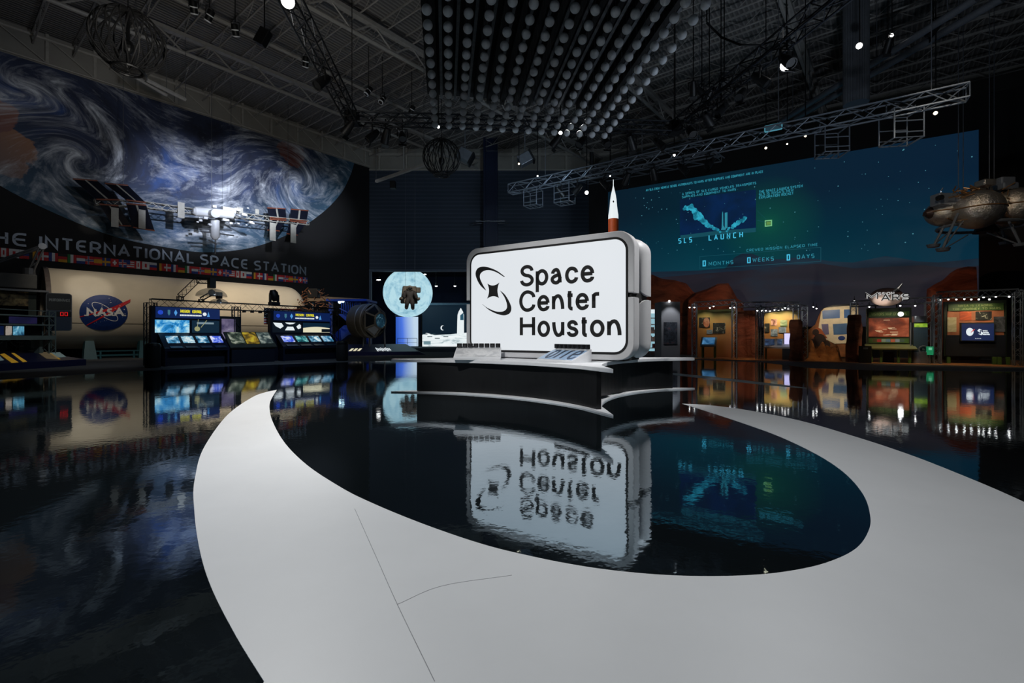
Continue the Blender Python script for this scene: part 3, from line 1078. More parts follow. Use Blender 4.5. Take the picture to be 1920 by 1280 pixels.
FL = [('black yellow red upright tricolour', v3('k', 'y', 'r')), ('red with white cross', cross('r', 'w')), ('blue white red upright tricolour', v3('b', 'w', 'r')),
      ('black red yellow striped', h3('k', 'r', 'y')), ('green white red upright tricolour', v3('g', 'w', 'r')), ('red white blue striped', h3('r', 'w', 'b')),
      ('red with blue and white cross', cross('r', 'w', 'b')), ('red yellow red striped', [('r', 0, 1, 0, 1), ('y', 0, 1, .25, .75)]), ('blue with yellow cross', cross('b', 'y')),
      ('red square white plus', [('r', 0, 1, 0, 1), ('w', .4, .6, .2, .8), ('w', .25, .75, .4, .6)]),
      ('blue with red and white crossing', [('b', 0, 1, 0, 1), ('w', .4, .6, 0, 1), ('w', 0, 1, .35, .65), ('r', .44, .56, 0, 1), ('r', 0, 1, .43, .57)]),
      ('red and white striped blue canton', [('r', 0, 1, 0, 1), ('w', 0, 1, .14, .28), ('w', 0, 1, .42, .56), ('w', 0, 1, .7, .84), ('b', 0, .45, .45, 1)]),
      ('red white red with leaf', [('w', 0, 1, 0, 1), ('r', 0, .25, 0, 1), ('r', .75, 1, 0, 1), ('r', .42, .58, .25, .75)]),
      ('white with red disc', [('w', 0, 1, 0, 1), ('r', .36, .64, .25, .75)]), ('white blue red striped', h3('w', 'b', 'r'))]
xa, xb = LW.l(294, 500).x, LW.l(472, 515).x
pitch = (xb - xa) / 15
seen_flag = {}
for i in range(-18, 26):
    nm, bands = FL[i % 15]
    x0 = xa + i * pitch
    mb = MB()
    mb.mi(FKEY.index(bands[0][0])).box(x0, x0 + pitch * 0.97, -0.05, 0.0, fz0, fz1)
    for q, (c, u0, u1, v0, v1) in enumerate(bands):
        e_ = 0.003 * q
        mb.mi(FKEY.index(c)).box(x0 + u0 * pitch * .97, x0 + u1 * pitch * .97, -0.055 - e_, -0.05, fz0 + v0 * .62, fz0 + v1 * .62)
    xm = x0 + pitch / 2
    sp_ = min(letter_spans, key=lambda q: abs((q[0] + q[1]) / 2 - xm))
    ordn = ['first', 'second', 'third'][sp_[4][:sp_[3] + 1].count(sp_[2]) - 1]
    where = 'under the %s %s of %s' % (ordn, sp_[2], sp_[4]) if sp_[4].count(sp_[2]) > 1 else 'under the %s of %s' % (sp_[2], sp_[4])
    o = obj('wall_flag', mb, FM, frame=LW)
    tag(o, 'small %s flag %s' % (nm, where), 'flag', 'row of small flags under the wall lettering')

# ------------------------------------------------------------------ model space station hanging in front of the mural
IS = LW.sub(0, -3.2)
il = lambda px, py: IS.l(px, py)
iss = thing('space_station_model', 'hanging model space station with dark solar wings in front of the Earth mural', 'model', IS)
M_SOLAR = mat('solar_cell_blue', rgb(26, 30, 44), 0.35, 0.3, var=0.3, scale=6)
M_COPPER = mat('copper_edge', rgb(120, 60, 38), 0.5)
M_MOD = mat('module_white', rgb(215, 218, 222), 0.45, var=0.06)
M_RADI = mat('radiator_cream', rgb(160, 158, 150), 0.55)
M_GREYP = mat('grey_plastic', rgb(92, 96, 102), 0.5)


def wing(p, depth):
    """p: four pixels, upper left, upper right, lower right, lower left; the wing leans back by depth."""
    q = [il(*k) for k in p]
    ys = (depth, depth, -depth, -depth)
    V = [Vector((v.x, y, v.z)) for v, y in zip(q, ys)]
    n = Vector((0, 0.06, 0))
    o = obj('solar_wing', MB().hexa([V[3], V[2], V[2] + n, V[3] + n, V[0], V[1], V[1] + n, V[0] + n]), M_SOLAR, iss)
    mid = [(V[0] * .55 + V[1] * .45), (V[3] * .55 + V[2] * .45), (V[0] * .45 + V[1] * .55), (V[3] * .45 + V[2] * .55)]
    obj('mast', MB().add([m + Vector((0, -0.02, 0)) for m in mid], [(0, 1, 3, 2)]).tube([(mid[0] + mid[2]) / 2, (mid[1] + mid[3]) / 2], 0.05, 6), M_RADI, o)
    objs('end_strip', MB().cyl(V[0], V[1], 0.06, n=6).cyl(V[3], V[2], 0.06, n=6), M_COPPER, o)


wing([(139, 332.5), (185, 336), (221, 377), (178, 376)], 0.5)
wing([(199, 341), (243, 345), (270, 382), (234, 377)], 0.5)
wing([(184, 385), (219, 388), (249, 421.5), (214, 420)], -0.5)
wing([(234, 384), (271, 387), (293, 430.5), (252, 424)], -0.5)
wing([(503.5, 388.5), (538, 390.5), (534, 411), (503, 409)], 0.3)
wing([(548, 391), (581, 394), (572, 416), (541, 412)], 0.3)
wing([(503, 412), (534, 414), (527, 432), (504, 430)], -0.3)
wing([(541, 415), (571, 419), (561, 440), (540, 437)], -0.3)
tm = MB()
chs = [MB() for _ in range(4)]
pts = [il(178, 378), il(270, 384), il(365, 397), il(440, 403), il(505, 411), il(577, 418)]
for a, b in zip(pts, pts[1:]):
    truss_mesh(chs, tm, a, b, 0.5, 0.42, 0.035, 0.5, 0.025)
for c in chs:
    tm.add(c.v, c.f)
obj('main_truss', tm, M_RADI, iss)
rb = [((206, 390), (220, 428)), ((257, 394), (270, 431)), ((330, 380), (343, 411)), ((502, 418), (513, 453)), ((541, 421), (551, 457)), ((440, 389), (452, 403)), ((475, 393), (482, 403))]
for (x0, y0), (x1, y1) in rb:
    a, b = il(x0, y0), il(x1, y1)
    obj('radiator', MB().box(a.x, b.x, -0.45, -0.4, b.z, a.z), M_RADI, iss)
md = MB()
a, b = il(355, 399), il(432, 406)
md.tube([a + Vector((0, -.9, 0)), a + Vector((.15, -.9, 0)), b + Vector((-.15, -.9, 0)), b + Vector((0, -.9, 0))], [.2, .36, .36, .2], 12)
obj('module', md, M_MOD, iss, smooth=True)
c = il(389, 405)
obj('module', MB().cyl(c + Vector((0, -1.0, 0)), c + Vector((0, -1.9, -.1)), .36, .34, 14), M_MOD, iss, smooth=True)
a, b = il(397, 416), il(397, 446)
obj('module', MB().tube([a + Vector((0, -.8, 0)), b + Vector((0, -.8, 0)), b + Vector((0, -.8, -.25))], [.33, .33, .15], 12), M_MOD, iss, smooth=True)
a = il(424, 397)
obj('module', MB().cyl(a + Vector((-.55, -.7, 0)), a + Vector((.45, -.7, 0)), .28, n=12), M_MOD, iss, smooth=True)
gb = MB()
random.seed(3)
for k in range(26):
    a = il(random.uniform(362, 470), random.uniform(390, 425))
    s_ = random.uniform(.05, .15)
    gb.box(a.x - s_, a.x + s_, -.9 - s_, -.9 + s_, a.z - s_ * .7, a.z + s_ * .7)
objs('equipment_box', gb, M_MOD, iss)
am = MB()
for (x0, y0), (x1, y1) in (((370, 436), (432, 444)), ((365, 431), (428, 434)), ((432, 404), (463, 421)), ((385, 452), (400, 460)), ((398, 446), (397, 478))):
    am.cyl(il(x0, y0) + Vector((0, -.8, 0)), il(x1, y1) + Vector((0, -.8, 0)), .06, n=5)
obj('boom', am, M_GREYP, iss)
cb = MB()
for px, py in ((231, 345), (397, 395), (433, 395), (540, 391)):
    a = il(px, py)
    cb.cyl((a.x, 0, a.z), (a.x, 0, ROOF - .01), 0.02, n=4)
obj('cable', cb, M_CABLE, iss)

# ------------------------------------------------------------------ white spacecraft module with the round agency logo
o_ = at(195, 600, 31.5)
CY = Fr((o_.x, o_.y, 0), 50.0)
CRAD, CZ = 2.75, 3.42
cl_ = lambda px, py: CY.l(px, py, 0)
cx0, cx1 = CY.l(86, 560, CRAD * .6).x, CY.l(566, 560, CRAD * .6).x
M_CREAM = mat('cream_module_skin', rgb(205, 196, 178), 0.55, var=0.06, scale=0.6)
cyl_t = thing('spacecraft_module', 'long cream white cylindrical spacecraft module with a round blue logo', 'spacecraft', CY)
prof = [(0.0, cx0 + .15), (2.3, cx0 + .15), (2.3, cx0), (2.62, cx0 - .05), (CRAD, cx0 + .12)]
prof += [(CRAD, cx0 + (cx1 - cx0 - 1.2) * k / 6) for k in range(1, 7)]
prof += [(CRAD - 1.1 + 1.1 * math.cos(a), cx1 - 1.1 + 1.1 * math.sin(a)) for a in [PI / 2 * k / 6 for k in range(1, 7)]] + [(0, cx1)]
RX = Matrix(((0, 0, 1), (1, 0, 0), (0, 1, 0)))
obj('hull', MB().lathe(prof, (0, CRAD, CZ), 48, RX), M_CREAM, cyl_t, smooth=True)
obj('end_ring', MB().lathe([(2.35, cx0 + .12), (2.35, cx0 - .12), (CRAD + .06, cx0 - .12), (CRAD + .06, cx0 + .12)], (0, CRAD, CZ), 40, RX), mat('taupe_ring', rgb(96, 88, 86), 0.6), cyl_t)
seam = MB()
for zz in (-1.0,):
    seam.box(cx0 + .2, cx1 - 1.2, -0.015, 0.0, zz - .02, zz + .02)
CW = lambda p: Vector((p.x, CRAD - (CRAD - p.y) * math.cos(p.z / CRAD), CZ + (CRAD - p.y) * math.sin(p.z / CRAD)))
obj('panel_seam', seam.warp(CW), mat('seam_brown', rgb(120, 112, 100), 0.7), cyl_t)
lc = cl_(195.5, 586.5)
lr = (cl_(241, 590).x - cl_(150, 590).x) / 2
lz = lc.z - CZ
n1 = lambda x, y: (lambda v: (v.x, v.z - CZ))(cl_(x / 4.2675, 420 + y / 4.2667))


def disc(mb, x, z, r, y, nr=4, n=40):
    return mb.surf(lambda u, v: Vector((x + r * v * math.cos(2 * PI * u), y, z + r * v * math.sin(2 * PI * u))), n, nr, True)


bd = disc(MB(), lc.x, lz, lr, -0.02)
lg = obj('round_logo', bd.warp(CW), mat('logo_blue', rgb(16, 48, 112), 0.5), cyl_t)
ws = MB()
ell = []
for k in range(37):
    a = 2 * PI * k / 36
    u, v = 125 * math.cos(a), 40 * math.sin(a)
    th = math.radians(36)
    ell.append(n1(840 + u * math.cos(th) - v * math.sin(th), 700 + u * math.sin(th) * .92 + v * math.cos(th)))
ws.stroke(ell[:-1], .035, -.032, -.03, True)
random.seed(11)
for k in range(26):
    a, q = random.uniform(0, 2 * PI), random.uniform(.35, .88)
    disc(ws, lc.x + lr * q * math.cos(a), lz + lr * q * math.sin(a), random.uniform(.012, .03), -.03, 1, 5)
obj('orbit_and_stars', ws.warp(CW), M_WHITE, lg)
rd = MB()


def ribbon(mb, A, B, y, n=10):
    for k in range(n):
        t0, t1 = k / n, (k + 1) / n
        q = [n1(A[0][0] + (A[1][0] - A[0][0]) * t, A[0][1] + (A[1][1] - A[0][1]) * t) for t in (t0, t1)]
        r = [n1(B[0][0] + (B[1][0] - B[0][0]) * t, B[0][1] + (B[1][1] - B[0][1]) * t) for t in (t0, t1)]
        mb.quad((q[0][0], y, q[0][1]), (q[1][0], y, q[1][1]), (r[1][0], y, r[1][1]), (r[0][0], y, r[0][1]))


ribbon(rd, ((1047, 600), (905, 662)), ((1040, 625), (905, 700)), -.036, 4)
ribbon(rd, ((905, 662), (637, 740)), ((905, 686), (637, 745)), -.036)
ribbon(rd, ((905, 680), (694, 810)), ((905, 702), (697, 815)), -.0365)
obj('red_wing', rd.warp(CW), mat('logo_red', rgb(196, 32, 42), 0.5), lg)
wl_ = MB()
for ch, xa_, xb_ in (('N', 692, 770), ('A', 778, 850), ('S', 855, 905), ('A', 912, 992)):
    p0, p1 = n1(xa_, 732), n1(xb_, 674)
    w_, h_ = p1[0] - p0[0], p1[1] - p0[1]
    for pts, clz, rdz in GL[ch][1]:
        gw = GL[ch][0]
        q = [(p0[0] + .06 + u / gw * (w_ - .12), p0[1] + .06 + v * (h_ - .12)) for u, v in pts]
        if rdz:
            q = round_poly(q, bool(clz), .2, 4)
        wl_.stroke(q, .13, -.045, -.04, bool(clz))
    if ch != 'S':
        for sx in (0, 1):
            wl_.box(p0[0] + sx * w_ - .11, p0[0] + sx * w_ + .11, -.045, -.04, p0[1] - .01, p0[1] + .06)
obj('lettering', wl_.warp(CW), M_WHITE, lg)
M_TEAL = mat('teal_steel', rgb(22, 70, 80), 0.5)
for px in (166, 267, 470, 545):
    x = CY.l(px, 672, 1.0).x
    st = MB()
    st.hexa([(x - .35, .2, 0), (x + .35, .2, 0), (x + .35, 1.0, 0), (x - .35, 1.0, 0), (x - .22, .6, 1.25), (x + .22, .6, 1.25), (x + .22, 1.4, 1.15), (x - .22, 1.4, 1.15)])
    st.box(x - .1, x + .1, 1.0, 4.6, .15, .5)
    obj('cradle', st, M_TEAL, cyl_t)
xx0, xx1 = CY.l(175, 672, .6).x, CY.l(262, 672, .6).x
obj('base_rail', MB().box(xx0, xx1, .5, .62, .18, .3).box(xx0, xx1, .5, .62, .5, .58).box(xx0 + .3, xx0 + .4, .45, .65, 0, .55).box(xx1 - .4, xx1 - .3, .45, .65, 0, .55), M_TEAL, cyl_t)

# ------------------------------------------------------------------ mission control displays
k0 = fl(314, 686.7)
KM = Fr((k0.x, k0.y, 0), 53.6)
kl = lambda px, py, ly=0.0: KM.l(px, py, ly)
PB = 1.0
M_DARKN = mat('dark_navy_panel', rgb(10, 18, 34), 0.4, var=0.08)
M_YEL = glow('glow_yellow', rgb(215, 205, 40), 1.0)
M_WGL = glow('glow_white', rgb(228, 236, 240), 1.0)
M_HDR = glow('glow_header_blue', rgb(10, 30, 78), 1.0)
M_ICE = picture('screen_ice', [(0.33, rgb(20, 70, 100)), (0.42, rgb(30, 130, 200)), (0.5, rgb(120, 190, 225)), (0.6, rgb(200, 232, 240)), (0.72, rgb(90, 120, 130))], 1.7, 1.0, seed=3)
M_NIGHT = glow('screen_night', rgb(9, 34, 52), 1.0)
M_DESK = [picture('screen_desk_' + n_, st, 3.0, 1.0, seed=sd) for n_, st, sd in (
    ('blue', [(0.38, rgb(20, 60, 90)), (0.5, rgb(70, 140, 180)), (0.62, rgb(200, 225, 235))], 1),
    ('ice', [(0.38, rgb(30, 80, 110)), (0.5, rgb(100, 160, 190)), (0.62, rgb(220, 235, 235))], 2),
    ('violet', [(0.38, rgb(20, 40, 190)), (0.5, rgb(90, 120, 230)), (0.6, rgb(210, 215, 245))], 4),
    ('teal', [(0.38, rgb(14, 60, 70)), (0.5, rgb(40, 130, 135)), (0.62, rgb(140, 200, 200))], 6))]
M_KEYB = mat('desk_lip_blue', rgb(28, 52, 74), 0.35)


def screen(parent, name, p, m, fn=None):
    """A screen from four local points (lower left, lower right, upper right, upper left), slightly in front of its panel."""
    q = [Vector(v) for v in p]
    n = (q[1] - q[0]).cross(q[3] - q[0]).normalized() * 0.03
    return obj(name, MB().hexa([q[0], q[1], q[2], q[3], q[0] + n, q[1] + n, q[2] + n, q[3] + n]), m, parent)


def header(t, x0, x1, z0, z1, y):
    hd = obj('header', MB().box(x0, x1, y - .06, y, z0, z1), M_HDR, t)
    W, H = x1 - x0, z1 - z0
    cz = (z0 + z1) / 2
    yy = y - .06
    obj('blue_badge', disc(MB(), x0 + W * .065, cz, H * .21, yy - .008, 1, 20), glow('glow_badge_blue', rgb(34, 70, 190), 1.0), hd)
    obj('shield_badge', MB().prism([(x0 + W * .172, cz + H * .25), (x0 + W * .172, cz - H * .1), (x0 + W * .19, cz - H * .28), (x0 + W * .208, cz - H * .1), (x0 + W * .208, cz + H * .25)], yy - .01, yy), glow('glow_badge_teal', rgb(60, 110, 130), 1.0), hd)
    obj('diamond_badge', MB().prism([(x0 + W * .265, cz), (x0 + W * .29, cz - H * .3), (x0 + W * .315, cz), (x0 + W * .29, cz + H * .3)], yy - .01, yy), glow('glow_badge_sky', rgb(80, 150, 215), 1.0), hd)
    obj('title', text(text(MB(), 'MISSION', x0 + W * .36, cz + H * .02, H * .30, W * .15, .2, y0=yy - .01, y1=yy), 'CONTROL', x0 + W * .545, cz + H * .02, H * .30, W * .155, .2, y0=yy - .01, y1=yy), M_YEL, hd)
    dash = MB()
    for k in range(14):
        a = x0 + W * (.355 + .345 * k / 14)
        dash.box(a, a + W * .019, yy - .01, yy, cz - H * .28, cz - H * .14)
    obj('subtitle_strip', dash, M_WGL, hd)
    obj('white_badge', disc(MB(), x0 + W * .745, cz - H * .05, H * .17, yy - .008, 1, 16), M_WGL, hd)
    obj('sky_badge', MB().prism([(x0 + W * .785, cz - H * .3), (x0 + W * .83, cz - H * .3), (x0 + W * .808, cz + H * .2)], yy - .01, yy), glow('glow_badge_sky', rgb(80, 150, 215), 1.0), hd)
    return hd


def console(px0, px1, top, label, mats_, dpx):
    y = PB
    x0, x1 = kl(px0, 620, y).x, kl(px1, 620, y).x
    t = thing('mission_console', label, 'console', KM.sub(x0, 0))
    W = x1 - x0
    zt = kl(px0, top, y).z
    L = lambda px, py, ly: kl(px, py, ly) - Vector((x0, 0, 0))
    obj('back_panel', MB().box(0, W, y, y + .35, 0, zt), M_DARKN, t)
    header(t, .12 + W * .02, W - .02, zt - .62, zt - .04, y)
    # desk: legs, slope, lip
    obj('desk', MB().add([(.3, 0, .78), (W + .12, 0, .78), (W + .12, y, 1.72), (.3, y, 1.72), (.3, 0, .92), (W + .12, 0, .92), (W + .12, .12, 1.0), (.3, .12, 1.0)],
                         [(0, 1, 5, 4), (4, 5, 6, 7), (7, 6, 2, 3), (0, 4, 7, 3), (1, 2, 6, 5), (0, 3, 2, 1)]), M_NAVY, t)
    obj('base', MB().box(.5, W, .35, y, 0, 1.2), M_DARKN, t)
    for xx in (.32, W + .02):
        obj('leg', MB().box(xx, xx + .1, .02, .5, 0, .8), M_NAVY, t)
    s_ = .72 / .88
    zz = lambda yy: 1.0 + (yy - .12) * s_
    for k, m in enumerate(mats_):
        a = .55 + k * (W - .45) / 4
        b = a + (W - .45) / 4 * .78
        screen(t, 'desk_screen', [(a, .36, zz(.36) + .0), (b, .36, zz(.36)), (b, .80, zz(.80)), (a, .80, zz(.80))], m)
        obj('keyboard_shelf', MB().hexa([(a, -.06, .93), (b, -.06, .93), (b, .14, 1.02), (a, .14, 1.02), (a, -.06, .96), (b, -.06, .96), (b, .14, 1.05), (a, .14, 1.05)]), M_KEYB, t)
    return t, L, W, zt


c1, L1, W1, ZT1 = console(283.5, 412, 573, 'mission control console showing an icy blue picture and a space probe', (M_DESK[0], M_DESK[1], M_DESK[0], M_DESK[2]), 0)
y = PB
z1, z0 = ZT1 - .72, 1.76
screen(c1, 'wall_screen', [(.16, y, z0), (W1 * .53, y, z0), (W1 * .53, y, z1), (.16, y, z1)], M_ICE)
s2 = screen(c1, 'wall_screen', [(W1 * .57, y, z0), (W1 - .04, y, z0), (W1 - .04, y, z1), (W1 * .57, y, z1)], M_NIGHT)
obj('caption_strip', MB().box(W1 * .64, W1 * .9, y - .045, y - .03, z1 - .2, z1 - .1), glow('glow_grey', rgb(120, 140, 150), 1.0), s2)
pr = MB().sph((W1 * .645, y - .04, z0 + .22), (.14, .02, .14), 10, 6)
pr.tube([(W1 * .645, y - .04, z0 + .22), (W1 * .66, y - .04, z0 + .75)], .012, 4).tube([(W1 * .7, y - .04, z0 + .3), (W1 * .79, y - .04, z0 + .7)], .02, 4)
obj('probe_picture', pr, glow('glow_khaki', rgb(150, 150, 110), 1.0), s2)
c2, L2, W2, ZT2 = console(507, 618.5, 581.5, 'mission control console showing window shapes and a cream dome', (M_DESK[2], M_DESK[3], M_DESK[1], M_DESK[0]), 0)
z1, z0 = ZT2 - .74, 1.80
s1 = screen(c2, 'wall_screen', [(.12, y, z0), (W2 * .49, y, z0), (W2 * .49, y, z1), (.12, y, z1)], glow('screen_black', rgb(6, 14, 24), 1.0))
gx = lambda u: .12 + (W2 * .49 - .12) * u
gz = lambda v: z0 + (z1 - z0) * v
cu = MB()
for P in ([(.02, .95), (.3, .92), (.37, .62), (.26, .38), (.1, .62)], [(.43, .98), (.78, .98), (.7, .84), (.58, .8), (.48, .86)], [(.98, .75), (.98, .45), (.88, .35), (.82, .6), (.92, .85)], [(.42, .22), (.76, .22), (.7, .58), (.5, .58)]):
    cu.prism([(gx(u), gz(v)) for u, v in P], y - .045, y - .03)
obj('window_picture', cu, M_WGL, s1)
s2 = screen(c2, 'wall_screen', [(W2 * .52, y, z0), (W2 - .03, y, z0), (W2 - .03, y, z1), (W2 * .52, y, z1)], M_NIGHT)
P = [(W2 * .52, z0 + .02)] + [(W2 * .52 + (W2 * .47) * k / 10, z0 + (z1 - z0) * (.47 + .14 * math.sin(PI * k / 10))) for k in range(11)] + [(W2 - .03, z0 + .02)]
obj('dome_picture', MB().prism(P, y - .045, y - .03), glow('glow_cream', rgb(226, 220, 188), 1.0), s2)
obj('inset_picture', MB().box(W2 * .84, W2 - .03, y - .06, y - .045, z0 + .04, z0 + .26), glow('screen_black', rgb(6, 14, 24), 1.0), s2)
# middle desk
xm0, xm1 = kl(428, 640, .5).x, kl(508, 640, .5).x
cm = thing('reader_desk', 'low sloping desk with three pictures between the two mission control consoles', 'desk', KM.sub(xm0, 0))
Wm = xm1 - xm0
obj('cabinet', MB().hexa([(0, .05, 0), (Wm, .05, 0), (Wm, .9, 0), (0, .9, 0), (0, .05, .9), (Wm, .05, .9), (Wm, .9, 1.72), (0, .9, 1.72)]), M_DARKN, cm)
obj('slope', MB().hexa([(-.1, -.02, .86), (Wm + .1, -.02, .86), (Wm + .1, .95, 1.76), (-.1, .95, 1.76), (-.1, -.06, .92), (Wm + .1, -.06, .92), (Wm + .1, .91, 1.82), (-.1, .91, 1.82)]), mat('olive_frame', rgb(44, 52, 48), 0.5), cm)
s_ = .9 / .97
PM = [picture('desk_picture_astronaut', [(0.4, rgb(16, 22, 20)), (0.52, rgb(70, 84, 70)), (0.62, rgb(170, 176, 160))], 2.2, .8, seed=1),
      picture('desk_picture_yellow', [(0.4, rgb(40, 40, 16)), (0.5, rgb(150, 120, 30)), (0.62, rgb(196, 176, 50))], 1.8, .8, seed=2),
      picture('desk_picture_grey', [(0.4, rgb(40, 52, 54)), (0.52, rgb(96, 112, 108)), (0.64, rgb(180, 186, 176))], 2.5, .8, seed=5)]
for k in range(3):
    a, b = .06 + k * Wm / 3, (k + 1) * Wm / 3 - .02
    f = lambda yy: .93 + (yy + .06) * s_
    screen(cm, 'lit_picture', [(a, .14, f(.14) + .015), (b, .14, f(.14) + .015), (b, .84, f(.84) + .015), (a, .84, f(.84) + .015)], PM[k])
# side screen behind the gap
x0 = kl(412, 610, 1.5).x
sd = thing('side_screen', 'tall dark cabinet with a violet screen behind the reader desk', 'screen', KM.sub(x0, 1.5))
obj('cabinet', MB().box(0, 1.15, 0, .3, 0, 2.75), M_MATTE, sd)
screen(sd, 'display', [(.1, 0, 1.3), (.85, 0, 1.3), (.85, 0, 2.6), (.1, 0, 2.6)], picture('screen_violet', [(0.4, rgb(70, 64, 96)), (0.55, rgb(120, 110, 140)), (0.7, rgb(190, 190, 205))], .7, .8))
# truss frame round the displays
tf = thing('display_truss', 'dark lattice truss frame standing around the mission control displays', 'truss', KM)
xa_, xb_ = kl(282, 600, 1.6).x, kl(626, 600, 1.6).x
zt_ = kl(283, 567.5, 1.6).z
spans = [(Vector((xa_, 1.6, 0)), Vector((xa_, 1.6, zt_)), .45, .45, .4), (Vector((xa_, 1.6, zt_)), Vector((xb_, 1.6, zt_)), .35, .42, .42), (Vector((xb_, 1.6, 0)), Vector((xb_, 1.6, zt_)), .45, .45, .4)]
xc_ = kl(443, 600, 1.6).x
spans.append((Vector((xc_, 1.6, 0)), Vector((xc_, 1.6, zt_)), .35, .35, .4))
truss_parts(tf, spans, M_DTRUSS, .03, .014)
hb = MB()
for k in range(7):
    a = kl(455 + k * 15, 580, 1.6).x
    hb.box(a - .07, a + .07, 1.3, 1.5, zt_ - .34, zt_ - .18)
obj('lamp_bar', hb, M_BLACK, tf)


def sound_dome(px, py, arm, sc_, label):
    c = kl(px, py, 1.2)
    t = thing('sound_dome', label, 'speaker', KM.sub(c.x, 1.2, zt_ + .17))
    h = c.z - zt_ - .17
    obj('dome', MB().lathe([(sc_ * math.sin(a), sc_ * .62 * math.cos(a)) for a in [PI / 2 * k / 8 for k in range(9)]], (0, -.2, h), 20), mat('smoked_acrylic', rgb(150, 140, 126), 0.2, alpha=.45), t, smooth=True)
    obj('speaker_unit', MB().sph((0, -.2, h + .3 * sc_), .16 * sc_ + .06, 10, 6).box(-.2 * sc_, .2 * sc_, -.4, 0, h + .62 * sc_, h + 1.35 * sc_), M_BLACK, t)
    ch, la = [MB() for _ in range(4)], MB()
    q = [Vector((-arm, .4, 0)), Vector((-arm, .4, .35 * sc_)), Vector((-arm * .45, .2, h + 1.15 * sc_)), Vector((0, -.1, h + 1.15 * sc_))]
    for a, b in zip(q, q[1:]):
        truss_mesh(ch, la, a, b, .22, .38 * sc_, .022, .3, .012)
    m = MB()
    for s in ch + [la]:
        m.add(s.v, s.f)
    obj('lattice_arm', m, M_BLACK, t)


sound_dome(394, 556, 1.35, .78, 'larger clear sound dome on a lattice arm over the mission control truss')
sound_dome(408, 570, .7, .5, 'smaller clear sound dome behind, just above the truss top')
# moving light on the truss
a = kl(514, 574, 1.6)
mh = thing('moving_head_light', 'black moving-head stage light standing on the truss above the flag', 'stage light', KM.sub(a.x, 1.6, zt_ + .2))
obj('base', MB().box(-.28, .28, -.25, .25, 0, .22), M_BLACK, mh, bevel=.03)
obj('yoke', MB().box(-.3, -.2, -.1, .1, .2, .7).box(.2, .3, -.1, .1, .2, .7), M_BLACK, mh, bevel=.02)
obj('head', MB().tube([(.12, .0, .3), (.05, 0, .5), (-.05, 0, .8), (-.1, 0, 1.0)], [.17, .26, .27, .16], 12), M_BLACK, mh, smooth=True)
# hanging flag of stripes and stars
x0, x1 = kl(495, 590, 1.85).x, kl(566, 585, 1.85).x
zt2, zb2 = kl(500, 577, 1.85).z, kl(500, 608, 1.85).z
us = thing('striped_flag', 'large red and white striped flag with starred blue corner hung behind a console', 'flag', KM.sub(x0, 1.85, zb2))
Wf, Hf = x1 - x0, zt2 - zb2
obj('cloth', MB().box(0, Wf, 0, .02, 0, Hf), M_WHITE, us)
st = MB()
for k in range(7):
    st.box(0, Wf, -.006, 0, Hf * k * 2 / 13, Hf * (k * 2 + 1) / 13)
obj('red_stripes', st, FM[FKEY.index('r')], us)
obj('canton', MB().box(0, Wf * .4, -.012, -.006, Hf * 6 / 13, Hf), mat('canton_navy', rgb(22, 28, 50), .7), us)
st = MB()
for r in range(9):
    for c in range(6 if r % 2 == 0 else 5):
        disc(st, Wf * .4 * ((c + .5 if r % 2 == 0 else c + 1) / 6), Hf * (6 / 13 + 7 / 13 * (r + .7) / 9.6), .035, -.016, 1, 5)
obj('stars', st, M_WHITE, us)
obj('hanging_cord', MB().cyl((.05, 0, Hf), (.05, 0, max(Hf + .05, zt_ + .0 - zb2)), .012, n=4), M_CABLE, us)


# ------------------------------------------------------------------ bins
def bin_(px, py, w_, h_, label):
    p = fl(px, py)
    t = thing('waste_bin', label, 'bin', (p.x, p.y, 0))
    obj('body', MB().lathe([(0, 0), (w_ * .92, 0), (w_, .06), (w_, h_ - .2), (w_ * .95, h_ - .14)], n=20), M_MATTE, t, smooth=True)
    obj('lid', MB().lathe([(w_ * 1.03, h_ - .2), (w_ * 1.03, h_ - .1), (w_ * .8, h_), (0, h_ + .02)], n=20), M_BLACK, t, smooth=True)


bin_(286.5, 689, .33, 1.22, 'black round waste bin at the truss foot beside the white module')
bin_(641.5, 676, .36, 1.25, 'black round waste bin in front of the blue dome-window exhibit')

# ------------------------------------------------------------------ platform with shelves at the far left
pf = fl(161.5, 684.6)
PF = Fr((pf.x, pf.y, 0), 88.5)
pl = lambda px, py, ly=0.0: PF.l(px, py, ly)
pt = thing('display_platform', 'navy sloped platform with yellow graphic strips under the open shelf display', 'platform', PF)
X0 = -9.0
obj('deck', MB().hexa([(X0, 0, .004), (0, 0, .004), (0, 3.3, .004), (X0, 3.3, .004), (X0, 0, .33), (0, 0, .33), (0, 3.3, .78), (X0, 3.3, .78)]), mat('deep_blue_plinth', rgb(18, 24, 62), 0.4, var=.1), pt)
sp = lambda x, yy: Vector((x, yy, .33 + yy * .45 / 3.3 + .012))


def on_slope(px, py):
    c = PF.I @ Vector((0, 0, CH))
    d = PF.I.to_3x3() @ ray(px, py)
    k = .45 / 3.3
    t = (.345 + k * c.y - c.z) / (d.z - k * d.y)
    return c + d * t


